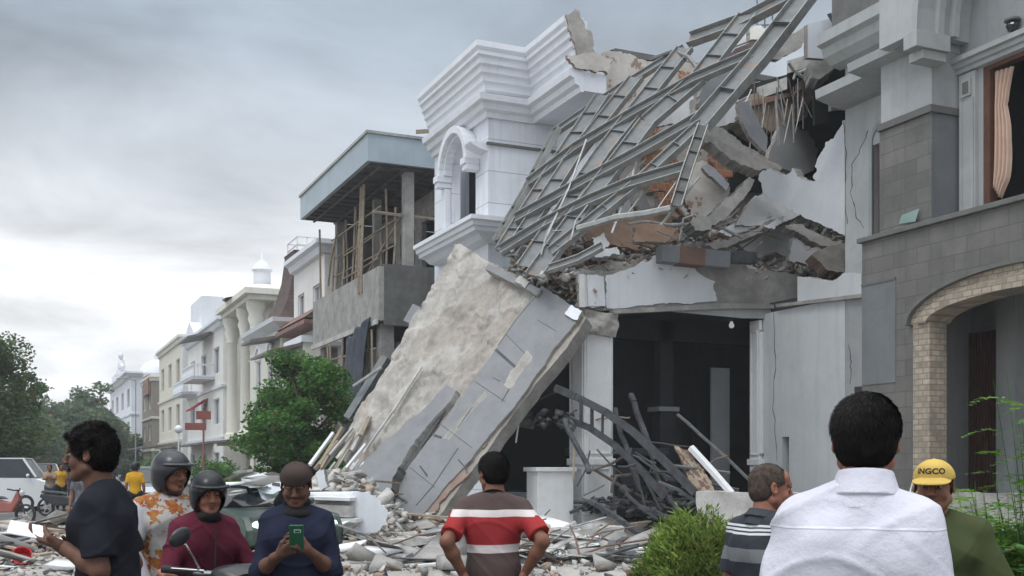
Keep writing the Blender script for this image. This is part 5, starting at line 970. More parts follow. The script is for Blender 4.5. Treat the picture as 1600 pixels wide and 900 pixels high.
# ================================================================== UNFINISHED CONCRETE HOUSE
UH = empty('unfinished_house', (12.5, 41, 0), 'unfinished bare concrete house with a big pale metal roof canopy and bamboo scaffolding', 'building')
XC = 11.0; yc0, yc1 = 36.65, 46.6; XD = 12.6
b = MB(); b.box((XC, yc0, 12.2), (XC+.15, yc1, 13.15), 'canopy_metal'); b.box((XC+.15, yc0, 12.2), (24, yc0+.15, 13.15), 'canopy_metal'); b.box((XC+.15, yc1-.15, 12.2), (24, yc1, 13.15), 'canopy_metal'); b.build('canopy_fascia', parent=UH)
b = MB(); b.box((XC-.06, yc0-.06, 13.152), (24, yc1+.06, 13.25), 'steel_pale'); b.build('canopy_top', parent=UH)
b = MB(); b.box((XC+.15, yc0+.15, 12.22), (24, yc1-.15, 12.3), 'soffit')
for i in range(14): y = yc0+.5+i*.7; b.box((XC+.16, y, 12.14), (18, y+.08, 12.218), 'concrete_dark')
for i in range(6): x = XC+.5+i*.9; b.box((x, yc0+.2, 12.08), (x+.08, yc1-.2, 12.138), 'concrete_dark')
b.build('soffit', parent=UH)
b = MB(); xf = 11.5; b.box((xf+.21, 37.21, 8.0), (24, 46.2, 8.25), 'concrete'); b.build('floor_slab', parent=UH)
b = MB(); b.box((xf, 37.0, 6.75), (xf+.2, 46.4, 8.65), 'concrete'); b.box((xf+.2, 37.0, 6.6), (17, 37.2, 8.75), 'concrete_dark'); b.box((xf-.08, 37.05, 6.62), (xf-.002, 46.4, 6.8), 'concrete_pale'); b.build('balcony_wall', parent=UH)
wm = MB(); y_ = lambda px: YX(px, XD)
wall_holes(wm, 14.3, 14.5, 37.2, 46.4, 8.25, 12.1, [(37.9, 40.4, 8.3, 11.1), (41.2, 43.0, 8.3, 11.1), (43.6, 45.8, 9.0, 11.0)], 'concrete'); wm.box((14.3, 36.95, 8.25), (15.6, 37.15, 12.1), 'concrete'); wm.box((12.8, 46.2, 0), (24, 46.4, 12.1), 'concrete_dark')
wm.box((15.6, 37.2, 8.25), (24, 37.4, 12.1), 'concrete_pale'); wall_holes(wm, 13.8, 14.0, 37.2, 46.4, 0, 6.6, [(38, 40.8, .2, 5.5), (41.6, 43.8, .2, 5.5)], 'concrete'); wm.box((14.0, 37.2, 0), (24, 37.4, 6.6), 'concrete'); wm.build('wall', parent=UH)
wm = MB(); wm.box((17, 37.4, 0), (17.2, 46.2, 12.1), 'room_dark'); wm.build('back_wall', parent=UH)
for (x, y, z0, z1, w_) in ((12.5, 37.1, 8.25, 12.1, .35), (12.4, 45.8, 8.25, 12.1, .35), (11.8, 45.7, 0, 6.7, .6), (11.7, 41.5, 0, 6.7, .4), (11.7, 37.4, 0, 6.7, .5), (12.7, 41.4, 8.25, 12.1, .3)):
    b = MB(); b.box((x, y, z0), (x+w_, y+w_, z1), 'concrete'); b.build('column', parent=UH)
SC = empty('bamboo_scaffold', (11.9, 41, 0), 'bamboo pole scaffolding on the balcony of the unfinished house', 'scaffold')
r = random.Random(12)
def pole(p, q, rr=.045): b_ = MB(); b_.tube([p, (V(p)+V(q))/2+V(r.gauss(0, .04), r.gauss(0, .04), 0), q], rr, 'bamboo', 5); b_.build('pole', parent=SC)
for i in range(12):
    y = 37.6+i*.75; x = r.choice([11.75, 12.2]); pole((x, y+r.gauss(0, .1), 8.2), (x+r.gauss(0, .08), y+r.gauss(0, .1), 8.4+r.choice([1.9, 2.5, 3.3])))
for z in (9.1, 10.0, 10.9): pole((11.75, 37.4+r.random(), z), (11.75, 42.0+r.random()*3, z+r.gauss(0, .08)), .035)
for z in (9.5, 10.4): pole((12.2, 37.4, z), (12.2, 45.5, z+r.gauss(0, .1)), .035)
pole((11.4, 37.3, 10.6), (14.4, 37.1, 10.5), .06); pole((11.7, 40.0, 8.4), (12.6, 37.4, 10.8)); pole((11.7, 38.6, 8.4), (14.0, 37.1, 9.9)); pole((11.7, 44.6, 9.1), (11.7, 43.2, 11.1))
for y in (39.0, 39.35): pole((11.45, y, 8.0), (11.6, y+.1, 12.0), .06)
for k in range(8): pole((11.48, 39.0+.02, 8.5+k*.4), (11.55, 39.4, 8.5+k*.4), .025)
S2 = SC; SC = empty('lower_scaffold', (11.6, 39, 0), 'timber props and braces under the balcony of the unfinished house', 'scaffold')
for i in range(9): y = 37.5+i*.85; pole((11.6, y, 0), (11.5+r.gauss(0, .1), y+r.gauss(0, .2), 6.5))
for z in (2.0, 3.4, 4.8, 5.8): pole((11.5, 37.3, z), (11.5, 44.0, z+r.gauss(0, .2)), .035)
for i in range(5): y = 37.5+i*1.3; pole((11.5, y, 1+r.random()), (11.5, y+1.3, 4.5+r.random()), .035)
tv = []; n1_, n2_ = 26, 40
for i in range(n2_+1):
    t = i/n2_; 
    for j in range(n1_+1):
        u = j/n1_; tv.append((11.3-.25*math.sin(t*2)+.12*math.sin(u*18+t*3), 37.5+u*(2.3-1.0*t)+.15*math.sin(t*6)+t*1.0, 6.9-t*4.1-.5*u*(1-t)+.1*math.sin(u*14)))
tf = [(i*(n1_+1)+j, i*(n1_+1)+j+1, (i+1)*(n1_+1)+j+1, (i+1)*(n1_+1)+j) for i in range(n2_) for j in range(n1_)]
o = quick('tarpaulin', tv, tf, ['tarp'], smooth=True); tag(o, 'dark torn tarpaulin hanging from the balcony of the unfinished house', 'tarpaulin'); o.modifiers.new('s', 'SOLIDIFY').thickness = .015
b = MB(); p_ = onX(650, 206, 13.0); b.bar(p_, p_+V(1.0, -.3, .1), .12, .12, 'bamboo'); tag(b.build('timber_end', origin=p_), 'short timber end sticking up on the metal canopy', 'timber')
# ================================================================== TERRACE HOUSES TOWARDS THE END OF THE STREET
def house(name, X, y0, y1, z, wallm, label, trim='white_paint', floors=3, bays=2, proj=.0, corn=.5):
    h = empty(name, (X, (y0+y1)/2, 0), label, 'building'); b_ = MB(); fh = (z-1.0)/floors; holes = []; wins = []
    for f in range(floors):
        for k in range(bays):
            wy = (y1-y0)/bays; ya_, yb_ = y0+wy*k+wy*.28, y0+wy*k+wy*.72; za_, zb_ = (f*fh+1.0, f*fh+fh-.7) if f else (.1, fh-.9); holes.append((ya_, yb_, za_, zb_)); wins.append((ya_, yb_, za_, zb_))
    wall_holes(b_, X, X+.3, y0, y1, 0, z, holes, wallm); b_.box((X+.3, y0, 0), (X+9, y0+.25, z), wallm); b_.box((X+.3, y1-.25, 0), (X+9, y1, z), wallm); b_.box((X+.3, y0+.25, z-.3), (X+9, y1-.25, z-.1), 'concrete'); b_.build('wall', parent=h)
    for w_ in wins: win(h, X+.12, *w_, frame=trim, dep=.12)
    b_ = MB(); molding(b_, [(X+1.2, y0-.01), (X-.01, y0-.01), (X-.01, y1)], [(0, z-.55), (corn*.4, z-.5), (corn*.6, z-.25), (corn, z-.15), (corn, z+.05), (0, z+.1)], trim); b_.build('cornice', parent=h)
    for f in range(1, floors):
        b_ = MB(); molding(b_, [(X+.8, y0-.01), (X-.01, y0-.01), (X-.01, y1)], [(0, f*fh-.1), (.12, f*fh-.08), (.15, f*fh+.12), (0, f*fh+.15)], trim); b_.build('string_course', parent=h)
    return h
def balcony(h, X, y0, y1, z, m='white_paint', dep=1.0, name='balcony'):
    b_ = MB(); b_.box((X-dep, y0, z-.25), (X-.002, y1, z), m); b_.box((X-dep-.06, y0-.06, z-.1), (X-.004, y1+.06, z-.02), m); b_.build(name, parent=h)
    b_ = MB(); n = max(4, int((y1-y0)/.3))
    for i in range(n+1): y = y0+.05+(y1-y0-.1)*i/n; b_.lathe([(.04, 0), (.07, .2), (.03, .5), (.05, .7)], (X-dep+.07, y, z), m, 6)
    for x in (X-dep+.35, X-dep+.65): b_.lathe([(.04, 0), (.07, .2), (.03, .5), (.05, .7)], (x, y0+.07, z), m, 6)
    b_.box((X-dep, y0, z+.7), (X-dep+.14, y1, z+.8), m); b_.box((X-dep+.14, y0, z+.7), (X, y0+.14, z+.8), m); b_.build('balustrade', parent=h)
def awning(h, X, y0, y1, z, dep, m, drop=.45):
    b_ = MB(); b_.prism([(X, y0, z), (X-dep, y0, z-drop), (X-dep, y0, z-drop-.12), (X, y0, z-.15)], (0, y1-y0, 0), m); b_.build('awning', parent=h)
XT = 12.5
E1 = house('terrace_house', XT, 48.3, 54.3, 11.7, 'cream_white', 'white terrace house with a stepped cornice and brown tiled ledge behind the green tree', bays=2)
b = MB(); b.prism([(XT-.9, 48.2, 8.3), (XT, 48.2, 9.0), (XT, 48.2, 8.2)], (0, 6, 0), 'roof_brown', 'terracotta'); b.box((XT-.95, 48.2, 8.0), (XT, 54.2, 8.18), 'terracotta'); b.build('tiled_ledge', parent=E1)
b = MB(); b.box((XT-.9, 48.6, 0), (XT-.002, 52.0, 7.2), 'cream_wall'); b.box((XT-1.0, 48.5, 7.2), (XT-.004, 52.1, 7.5), 'white_paint'); b.build('bay', parent=E1)
awning(E1, XT-.9, 48.6, 52.5, 7.2, 1.6, 'roof_metal')
M1 = empty('mansard_house', (12, 62, 0), 'cream house with a dark brown curved mansard roof tower and small white railing', 'building')
b = MB(); wall_holes(b, 11.9, 12.2, 58.5, 66.5, 0, 8.9, [(60.4, 61.7, 4.6, 7.4), (63.5, 64.8, 4.6, 7.4), (60, 62, .1, 3), (63.5, 65, .1, 3)], 'cream_wall'); b.box((12.2, 58.5, 0), (20, 58.8, 8.9), 'cream_wall'); b.box((12.2, 66.2, 0), (20, 66.5, 8.9), 'cream_wall'); b.build('wall', parent=M1)
for (a, c, d, e) in ((60.4, 61.7, 4.6, 7.4), (63.5, 64.8, 4.6, 7.4)): win(M1, 12.0, a, c, d, e); 
for yy in (61.05, 64.15): b = MB(); arch_ring(b, 11.82, 11.898, yy, 7.4, .65, .85, 'white_paint', 10); b.build('window_arch', parent=M1)
b = MB(); molding(b, [(13.5, 58.49), (11.89, 58.49), (11.89, 66.5)], [(0, 8.5), (.2, 8.6), (.5, 8.8), (.55, 9.0), (0, 9.05)], 'white_paint'); b.build('cornice', parent=M1)
def frustum(mb, prof, cx, cy, m):      # prof: list of (half size, z)
    vs_ = [(cx+sx*h, cy+sy*h, z) for h, z in prof for sx, sy in ((-1, -1), (1, -1), (1, 1), (-1, 1))]
    fs = [(i*4+j, i*4+(j+1) % 4, (i+1)*4+(j+1) % 4, (i+1)*4+j) for i in range(len(prof)-1) for j in range(4)]+[(0, 3, 2, 1), tuple((len(prof)-1)*4+j for j in range(4))]; mb.add(vs_, fs, m)
b = MB(); frustum(b, [(2.3, 9.0), (1.9, 9.5), (1.55, 10.3), (1.3, 11.3), (1.15, 12.6), (1.2, 12.7)], 14.0, 60.8, 'roof_brown'); b.build('mansard_roof', parent=M1)
b = MB()
for s in (-1, 1):
    for k in range(5): b.bar((13+k*.5, 60.8+s*1.1, 12.7), (13+k*.5, 60.8+s*1.1, 13.4), .05, .05, 'white_paint')
    for z in (13.0, 13.4): b.bar((13, 60.8+s*1.1, z), (15, 60.8+s*1.1, z), .05, .05, 'white_paint'); b.bar((14+s*1.0, 59.7, z), (14+s*1.0, 61.9, z), .05, .05, 'white_paint')
b.build('roof_railing', parent=M1); awning(M1, 11.9, 58.6, 61, 8.2, 1.5, 'roof_metal', .3)
C1 = empty('columned_house', (12, 71, 0), 'cream house with giant columns and a small domed spire on its flat roof', 'building')
b = MB(); wall_holes(b, 13.0, 13.3, 66.8, 77.5, 0, 12.0, [(68.6, 70, 5.2, 8), (73, 75, 5.2, 8), (68.6, 70, 9.2, 11), (73, 75, 9.2, 11), (68, 70.5, .1, 3.2), (73, 76, .1, 3.2)], 'cream_wall'); b.box((13.3, 66.8, 0), (21, 67.1, 12), 'cream_wall'); b.box((13.3, 77.2, 0), (21, 77.5, 12), 'cream_wall'); b.build('wall', parent=C1)
for hh in ((68.6, 70, 5.2, 8), (73, 75, 5.2, 8), (68.6, 70, 9.2, 11), (73, 75, 9.2, 11)): win(C1, 13.1, *hh)
b = MB(); b.box((11.5, 66.9, 12.0), (21, 76.6, 12.3), 'cream_wall'); b.box((11.2, 66.6, 12.3), (21.2, 76.9, 12.65), 'cream_wall'); b.build('roof', parent=C1)
for y in (68.0, 71.2, 75.9):
    b = MB(); b.lathe([(.48, 3.6), (.48, 4.0), (.36, 4.1), (.31, 10.2), (.38, 10.3), (.36, 10.5), (.5, 10.9), (.42, 11.2), (.58, 11.6), (.58, 12.0)], (12.1, y, 0), 'cream_wall', 16); b.build('column', parent=C1, smooth=True)
b = MB(); b.box((11.3, 67, 3.2), (13, 77.5, 3.6), 'cream_wall'); b.build('terrace', parent=C1); balcony(C1, 13.0, 68.2, 70.6, 8.6, 'cream_wall', .8)
b = MB(); b.lathe([(2.4, 12.65), (2.1, 13.1), (1.3, 13.5), (.7, 13.7)], (13.2, 71.8, 0), 'cream_wall', 20); b.lathe([(.55, 13.7), (.52, 14.6), (.65, 14.7), (.45, 15.1), (.18, 15.3), (.10, 15.4), (.04, 16.0), (0, 16.1)], (13.2, 71.8, 0), 'white_paint', 14); b.build('dome', parent=C1, smooth=True)
awning(C1, 11.3, 67, 77, 3.5, 2.6, 'roof_metal', .3)
C1.location.y -= 3.7; C1.location.x += .5; C1.scale.z = .935; M1.location.y -= 4.0
E3 = house('balcony_house', XT, 75, 92, 11.6, 'cream_white', 'white house with stacked balconies, a dark shade roof and a red awning', bays=3)
balcony(E3, XT, 78.5, 84, 8.0, dep=1.5); balcony(E3, XT, 86, 91.5, 7.4, dep=1.2); awning(E3, XT, 79, 84, 11.2, 1.8, 'roof_metal'); awning(E3, XT, 81.5, 84, 6.6, 1.2, 'awning_red', .8); awning(E3, XT, 79, 90, 3.4, 2.8, 'roof_metal', .3)
b = MB(); b.prism([(XT-.3, 86, 11.7), (XT-.3, 89, 13.0), (XT-.3, 92, 11.7)], (2, 0, 0), 'white_paint'); b.build('gable', parent=E3)
b = MB(); b.box((XT+.5, 88, 11.5), (XT+5, 94, 15.0), 'white_paint'); b.build('roof_room', parent=E3)
E4 = house('beige_house', XT-.3, 93, 109, 12.4, 'beige_wall', 'plain beige three storey house with a thin flat cornice', trim='cream_wall', bays=3, corn=.35); awning(E4, XT-.3, 94, 108, 3.6, 3.0, 'roof_metal', .3)
b = MB(); b.box((XT-.32, 92.7, 0), (XT+9, 92.98, 12.3), 'white_old'); b.build('side_wall', parent=E4)
E5 = house('narrow_house', XT, 118, 128, 11.0, 'far_wall', 'narrow brown and cream house beyond the beige house', trim='cream_wall', bays=2, corn=.3)
b = MB(); b.box((XT-.3, 119, 9.2), (XT-.02, 124, 11.2), 'terracotta'); b.build('facing', parent=E5)
E6 = house('domed_house', XT-.6, 134, 166, 12.6, 'white_paint', 'far white house with a white dome and a rooftop statue', bays=4, corn=.8)
b = MB(); b.lathe([(1.7, 12.6), (1.7, 12.9), (2.0, 13.0), (1.8, 13.8), (1.2, 14.5), (.5, 14.9), (.2, 15.0), (.12, 15.6), (0, 15.7)], (XT+3, 143, 0), 'white_paint', 20); b.build('dome', parent=E6, smooth=True)
b = MB(); b.box((XT-.6, 157, 12.7), (XT+2, 163, 14.2), 'white_paint'); b.box((XT-.2, 158.6, 14.2), (XT+1.2, 160.6, 14.8), 'white_paint'); b.ell((XT+.4, 160, 15.6), (.5, .7, 1.0), 'white_paint'); b.ell((XT+.3, 159.7, 16.9), (.35, .4, .45), 'white_paint'); b.ell((XT+.4, 158.7, 15.3), (.4, .9, .5), 'white_paint'); b.build('statue', parent=E6, smooth=True)
awning(E6, XT-.6, 135, 150, 3.8, 3.2, 'roof_metal', .3)
# ================================================================== STREET LAMPS AND SIGNS
def at(px, d, z=0.0): p = W(px, 730, d); return V(p.x, p.y, z)
def lpole(name, px, d, h, m, label, head=None):
    p = at(px, d); e = empty(name, tuple(p), label, 'pole'); b_ = MB(); b_.tube([p, p+V(0, 0, h)], [.045, .035], m, 8); b_.build('pole', parent=e)
    if head == 'globe': b_ = MB(); b_.ell(p+V(0, 0, h+.2), (.22, .22, .22), 'white_paint', 12, 8); b_.build('globe', parent=e, smooth=True)
    if head == 'sign': b_ = MB(); b_.box((p.x-.75, p.y-.03, h-.95), (p.x+.1, p.y+.03, h-.65), 'sign_red'); b_.box((p.x-.3, p.y-.035, h-.5), (p.x+.3, p.y+.035, h-.15), 'sign_red'); b_.build('sign_board', parent=e)
    if head == 'arm': b_ = MB(); b_.tube([p+V(0, 0, h-.1), p+V(-.6, 0, h+.1), p+V(-1.3, 0, h)], .04, m, 6); b_.build('arm', parent=e)
    return e
lpole('sign_post', 318, 46, 4.1, 'sign_red', 'red post carrying small red sign boards in front of the columned house', 'sign')
lpole('street_lamp', 279, 58, 3.4, 'white_paint', 'white lamp post with a round globe beside the low canopies', 'globe'); lpole('street_lamp', 212, 80, 8.0, 'concrete', 'thin tall lamp post with a short arm before the domed house', 'arm')
lpole('street_lamp', 398, 42, 2.0, 'concrete', 'short concrete post at the edge of the green tree')
# ================================================================== TREES AND PLANTS
def leaves(name, clumps, n, size, m, parent, seed=1, elong=1.5):
    """thousands of small leaf faces spread through overlapping clumps"""
    g_ = np.random.default_rng(seed); cl = np.array(clumps); vol = cl[:, 3]*cl[:, 4]*cl[:, 5]; idx = g_.choice(len(cl), n, p=vol/vol.sum()); c = cl[idx]
    d = g_.normal(size=(n, 3)); d /= np.linalg.norm(d, axis=1)[:, None]; rad = g_.random(n)**.42; P = c[:, :3]+d*rad[:, None]*c[:, 3:6]
    a = g_.normal(size=(n, 3)); a /= np.linalg.norm(a, axis=1)[:, None]; a[:, 2] *= .6; t = g_.normal(size=(n, 3)); b_ = np.cross(a, t); b_ /= np.linalg.norm(b_, axis=1)[:, None]; s = size*g_.uniform(.6, 1.4, n)[:, None]
    u = a*s*elong*.5; v = b_*s*.5; vs_ = np.stack([P-u, P-v*.8, P+u, P+v*.8], 1).reshape(-1, 3); f = np.arange(n*4).reshape(-1, 4)
    base = np.array(parent_world(parent)) if parent is not None else np.zeros(3); return quick(name, vs_-base, f, [m], parent=parent)
def tree(name, p, h, cr, n, ls, m, label, seed=1, group=None, trunk=None, low=.35, nc=22, flat=1.0, cat='tree'):
    r_ = random.Random(seed); p = V(p); e = empty(name, tuple(p), label, cat, group); tr_ = trunk or h*.03; b_ = MB(); top_ = p+V(r_.gauss(0, .1)*h*.3, r_.gauss(0, .1)*h*.3, h*.72)
    mid = p+(top_-p)*.5+V(r_.gauss(0, .04)*h, r_.gauss(0, .04)*h, 0); b_.tube([p-V(0, 0, .1), p+(mid-p)*.5, mid, top_], [tr_*1.3, tr_, tr_*.8, tr_*.3], 'bark', 8); cl = []
    for k in range(nc):
        a = r_.uniform(0, 6.28); z = h*(low+(1-low)*(k+.5)/nc); zz = (z/h-low)/(1-low); rr = cr*math.sin(math.pi*min(1, .18+.74*zz))**.6*r_.uniform(.3, .9); q_ = p+V(math.cos(a)*rr, math.sin(a)*rr, z*.97)
        s_ = cr*r_.uniform(.19, .40); cl.append((*q_, s_*1.2, s_*1.2, s_*.75*flat)); st = p+(top_-p)*min(.95, max(.25, z/h-.2)); b_.tube([st, (st+q_)/2+V(0, 0, .05*h), q_], [tr_*.45, tr_*.25, tr_*.08], 'bark', 5)
    b_.build('trunk', parent=e, smooth=True); leaves('crown', cl, n, ls, m, e, seed); return e
tree('leafy_tree', at(478, 35.0), 5.25, 2.05, 42000, .10, 'leaf_green', 'bright green leafy tree in front of the unfinished house', 3, low=.04, nc=60)
tree('shade_tree', at(-50, 52), 7.7, 3.7, 26000, .15, 'leaf_dark', 'big dark shade tree at the left edge above the white van', 5, low=.2, nc=40)
tree('shade_tree', at(38, 60), 6.9, 1.3, 4500, .17, 'leaf_dark', 'lower drooping bough tree just right of the big dark tree', 6, low=.35, nc=14)
for k, (px, d, h, cr, lab) in enumerate([(20, 96, 6.6, 5, 'low far tree behind the white van'), (62, 108, 8.0, 4.5, 'feathery far tree above the white car'), (96, 112, 7.4, 4.2, 'rounded far tree between two taller ones'), (126, 108, 7.4, 4.0, 'round far tree left of the tall airy one'),
        (152, 112, 10.2, 3.6, 'tall airy far tree beside the domed white house'), (178, 120, 6.4, 3.5, 'low far tree under the domed white house'), (-40, 100, 8, 6, 'far tree beyond the left edge')]):
    if k == 6: continue
    tree('far_tree', at(px, d), h, cr, 4200, .36, 'leaf_far', lab, 20+k, 'trees at the end of the street', low=.06, nc=22)
for k, (px, d, w_, h, lab) in enumerate([(250, 66, 1.6, 2.6, 'light green shrub below the beige house'), (338, 48, 1.0, 1.9, 'dark shrub between the red post and the green tree'), (330, 58, 1.3, 2.4, 'bushy shrub beside the red sign post'), (236, 72, 1.4, 2.0, 'small yellow green shrub near the silver car')]):
    p = at(px, d); e = empty('roadside_shrub', tuple(p), lab, 'shrub', 'shrubs along the pavement'); r_ = random.Random(k); leaves('foliage', [(p.x+r_.gauss(0, .3)*w_, p.y+r_.gauss(0, .3)*w_, h*r_.uniform(.3, .75), w_*.5, w_*.5, h*.28) for _ in range(9)], 2600, .12, 'leaf_green', e, k)
    b = MB(); b.tube([p, p+V(0, 0, h*.6)], [.05, .02], 'bark', 5); b.build('stem', parent=e)
b = MB(); b.box((-30, 128, 0), (9.5, 128.4, 2.4), 'far_wall'); tag(b.build('end_wall', origin=(0, 128, 0)), 'low brown wall across the far end of the street', 'wall')
# leafy bush before the planter wall
BU = empty('leafy_bush', tuple(at(1088, 9.6)), 'feathery yellow green bush in front of the planter wall', 'bush'); r_ = random.Random(3); vs_ = []; g_ = np.random.default_rng(9); c_ = at(1088, 9.6)
N_ = 26000; th = g_.uniform(0, 2*np.pi, N_); rr_ = g_.random(N_)**.5; zt_ = (1-rr_**4)*.38+.68; lump = 1+.10*np.sin(th*3+1)+.08*np.sin(th*7+2); X_ = c_.x+rr_*.49*lump*np.cos(th); Y_ = c_.y+rr_*.44*lump*np.sin(th); Z_ = zt_*g_.random(N_)**.5*(1+.09*np.sin(X_*17+1)+.07*np.sin(Y_*15+X_*11))+np.abs(g_.normal(0, .03, N_))
dr = np.stack([(X_-c_.x)*1.0+g_.normal(0, .6, N_), (Y_-c_.y)*1.0+g_.normal(0, .6, N_), .35+g_.random(N_)*.6], 1); dr /= np.linalg.norm(dr, axis=1)[:, None]; sd_ = np.cross(dr, g_.normal(size=(N_, 3))); sd_ /= np.linalg.norm(sd_, axis=1)[:, None]
L_ = g_.uniform(.025, .10, N_)[:, None]; W_ = g_.uniform(.003, .008, N_)[:, None]; P_ = np.stack([X_, Y_, Z_], 1); q = np.stack([P_-sd_*W_, P_+dr*L_*.5-sd_*W_*1.4, P_+dr*L_, P_+dr*L_*.5+sd_*W_*1.4], 1).reshape(-1, 3)-np.array(c_)
quick('foliage', q, np.arange(N_*4).reshape(-1, 4), ['leaf_grass'], parent=BU)
b = MB()
for k in range(40): a = r_.uniform(0, 6.28); q_ = r_.uniform(.05, .36); b.tube([c_+V(.05*math.cos(a), .05*math.sin(a), 0), c_+V(q_*.6*math.cos(a), q_*.6*math.sin(a), .5), c_+V(q_*math.cos(a), q_*math.sin(a), r_.uniform(.9, 1.18))], [.008, .006, .003], 'bark', 4)
b.build('stems', parent=BU)
# compound leaved shrub at the right edge
def frond_plant(name, p, h, nst, label, seed, spread=.6, m='leaf_bright', leaf=.035):
    r_ = random.Random(seed); p = V(p); e = empty(name, tuple(p), label, 'plant'); st = MB(); vs_ = []; 
    for k in range(nst):
        a = r_.uniform(0, 6.28); hh = h*r_.uniform(.45, 1); tip = p+V(math.cos(a)*spread*r_.uniform(.2, 1), math.sin(a)*spread*r_.uniform(.2, 1), hh); md_ = p+(tip-p)*.5+V(0, 0, .1*hh); st.tube([p, md_, tip], [.005, .004, .002], 'leaf_green', 4)
        for f in range(9):
            t = .25+.75*f/9; bp = (p*(1-t)**2+md_*2*t*(1-t)+tip*t*t); fa = r_.uniform(0, 6.28); fd = V(math.cos(fa), math.sin(fa), r_.uniform(-.1, .55)).normalized(); fl = r_.uniform(.18, .34); side = fd.cross(V(0, 0, 1)).normalized(); upv = side.cross(fd)
            for l in range(11):
                for s in (-1, 1):
                    lp_ = bp+fd*fl*(l+1)/11-V(0, 0, .12*fl*((l+1)/11)**2*3); ld = (side*s*.9+fd*.45+upv*r_.uniform(-.25, .15)).normalized(); ls_ = leaf*(1-.4*abs(l/11-.4))*r_.uniform(.8, 1.2); w_ = ld.cross(upv).normalized()*ls_*.2
                    vs_ += [lp_, lp_+ld*ls_*.5+w_, lp_+ld*ls_, lp_+ld*ls_*.5-w_]
    st.build('stem', parent=e); quick('foliage', np.array([v[:] for v in vs_])-np.array(p), np.arange(len(vs_)).reshape(-1, 4), [m], parent=e); return e
frond_plant('fern_leaved_shrub', at(1625, 6.4), 2.15, 30, 'tall shrub with fine compound leaves at the right edge', 2, .34, leaf=.055)
frond_plant('fern_leaved_shrub', at(1580, 6.6), 1.50, 60, 'bright fine leaved shrub behind the man in green', 3, .36, leaf=.06)
frond_plant('fern_leaved_shrub', at(1535, 8.0), 1.5, 34, 'leafy sprig shrub rising against the low stone wall', 4, .28, leaf=.06); frond_plant('fern_leaved_shrub', at(1640, 5.4), 1.30, 60, 'dense low shrub in the lower right corner', 5, .42, 'leaf_green', .06)
e = empty('weed_patch', tuple(at(1600, 6.8)), 'dense dark green undergrowth in the lower right corner', 'undergrowth'); p = at(1600, 6.8); leaves('foliage', [(p.x+x, p.y+y, z, .4, .4, .3) for x, y, z in ((0, 0, .4), (.4, .1, .5), (-.3, .3, .3), (.3, -.4, .7), (.7, .2, .8), (.1, .4, .8), (.9, -.3, .6), (.2, .1, .95), (-.05, .1, .7))], 15000, .05, 'leaf_green', e, 8, 2.0)
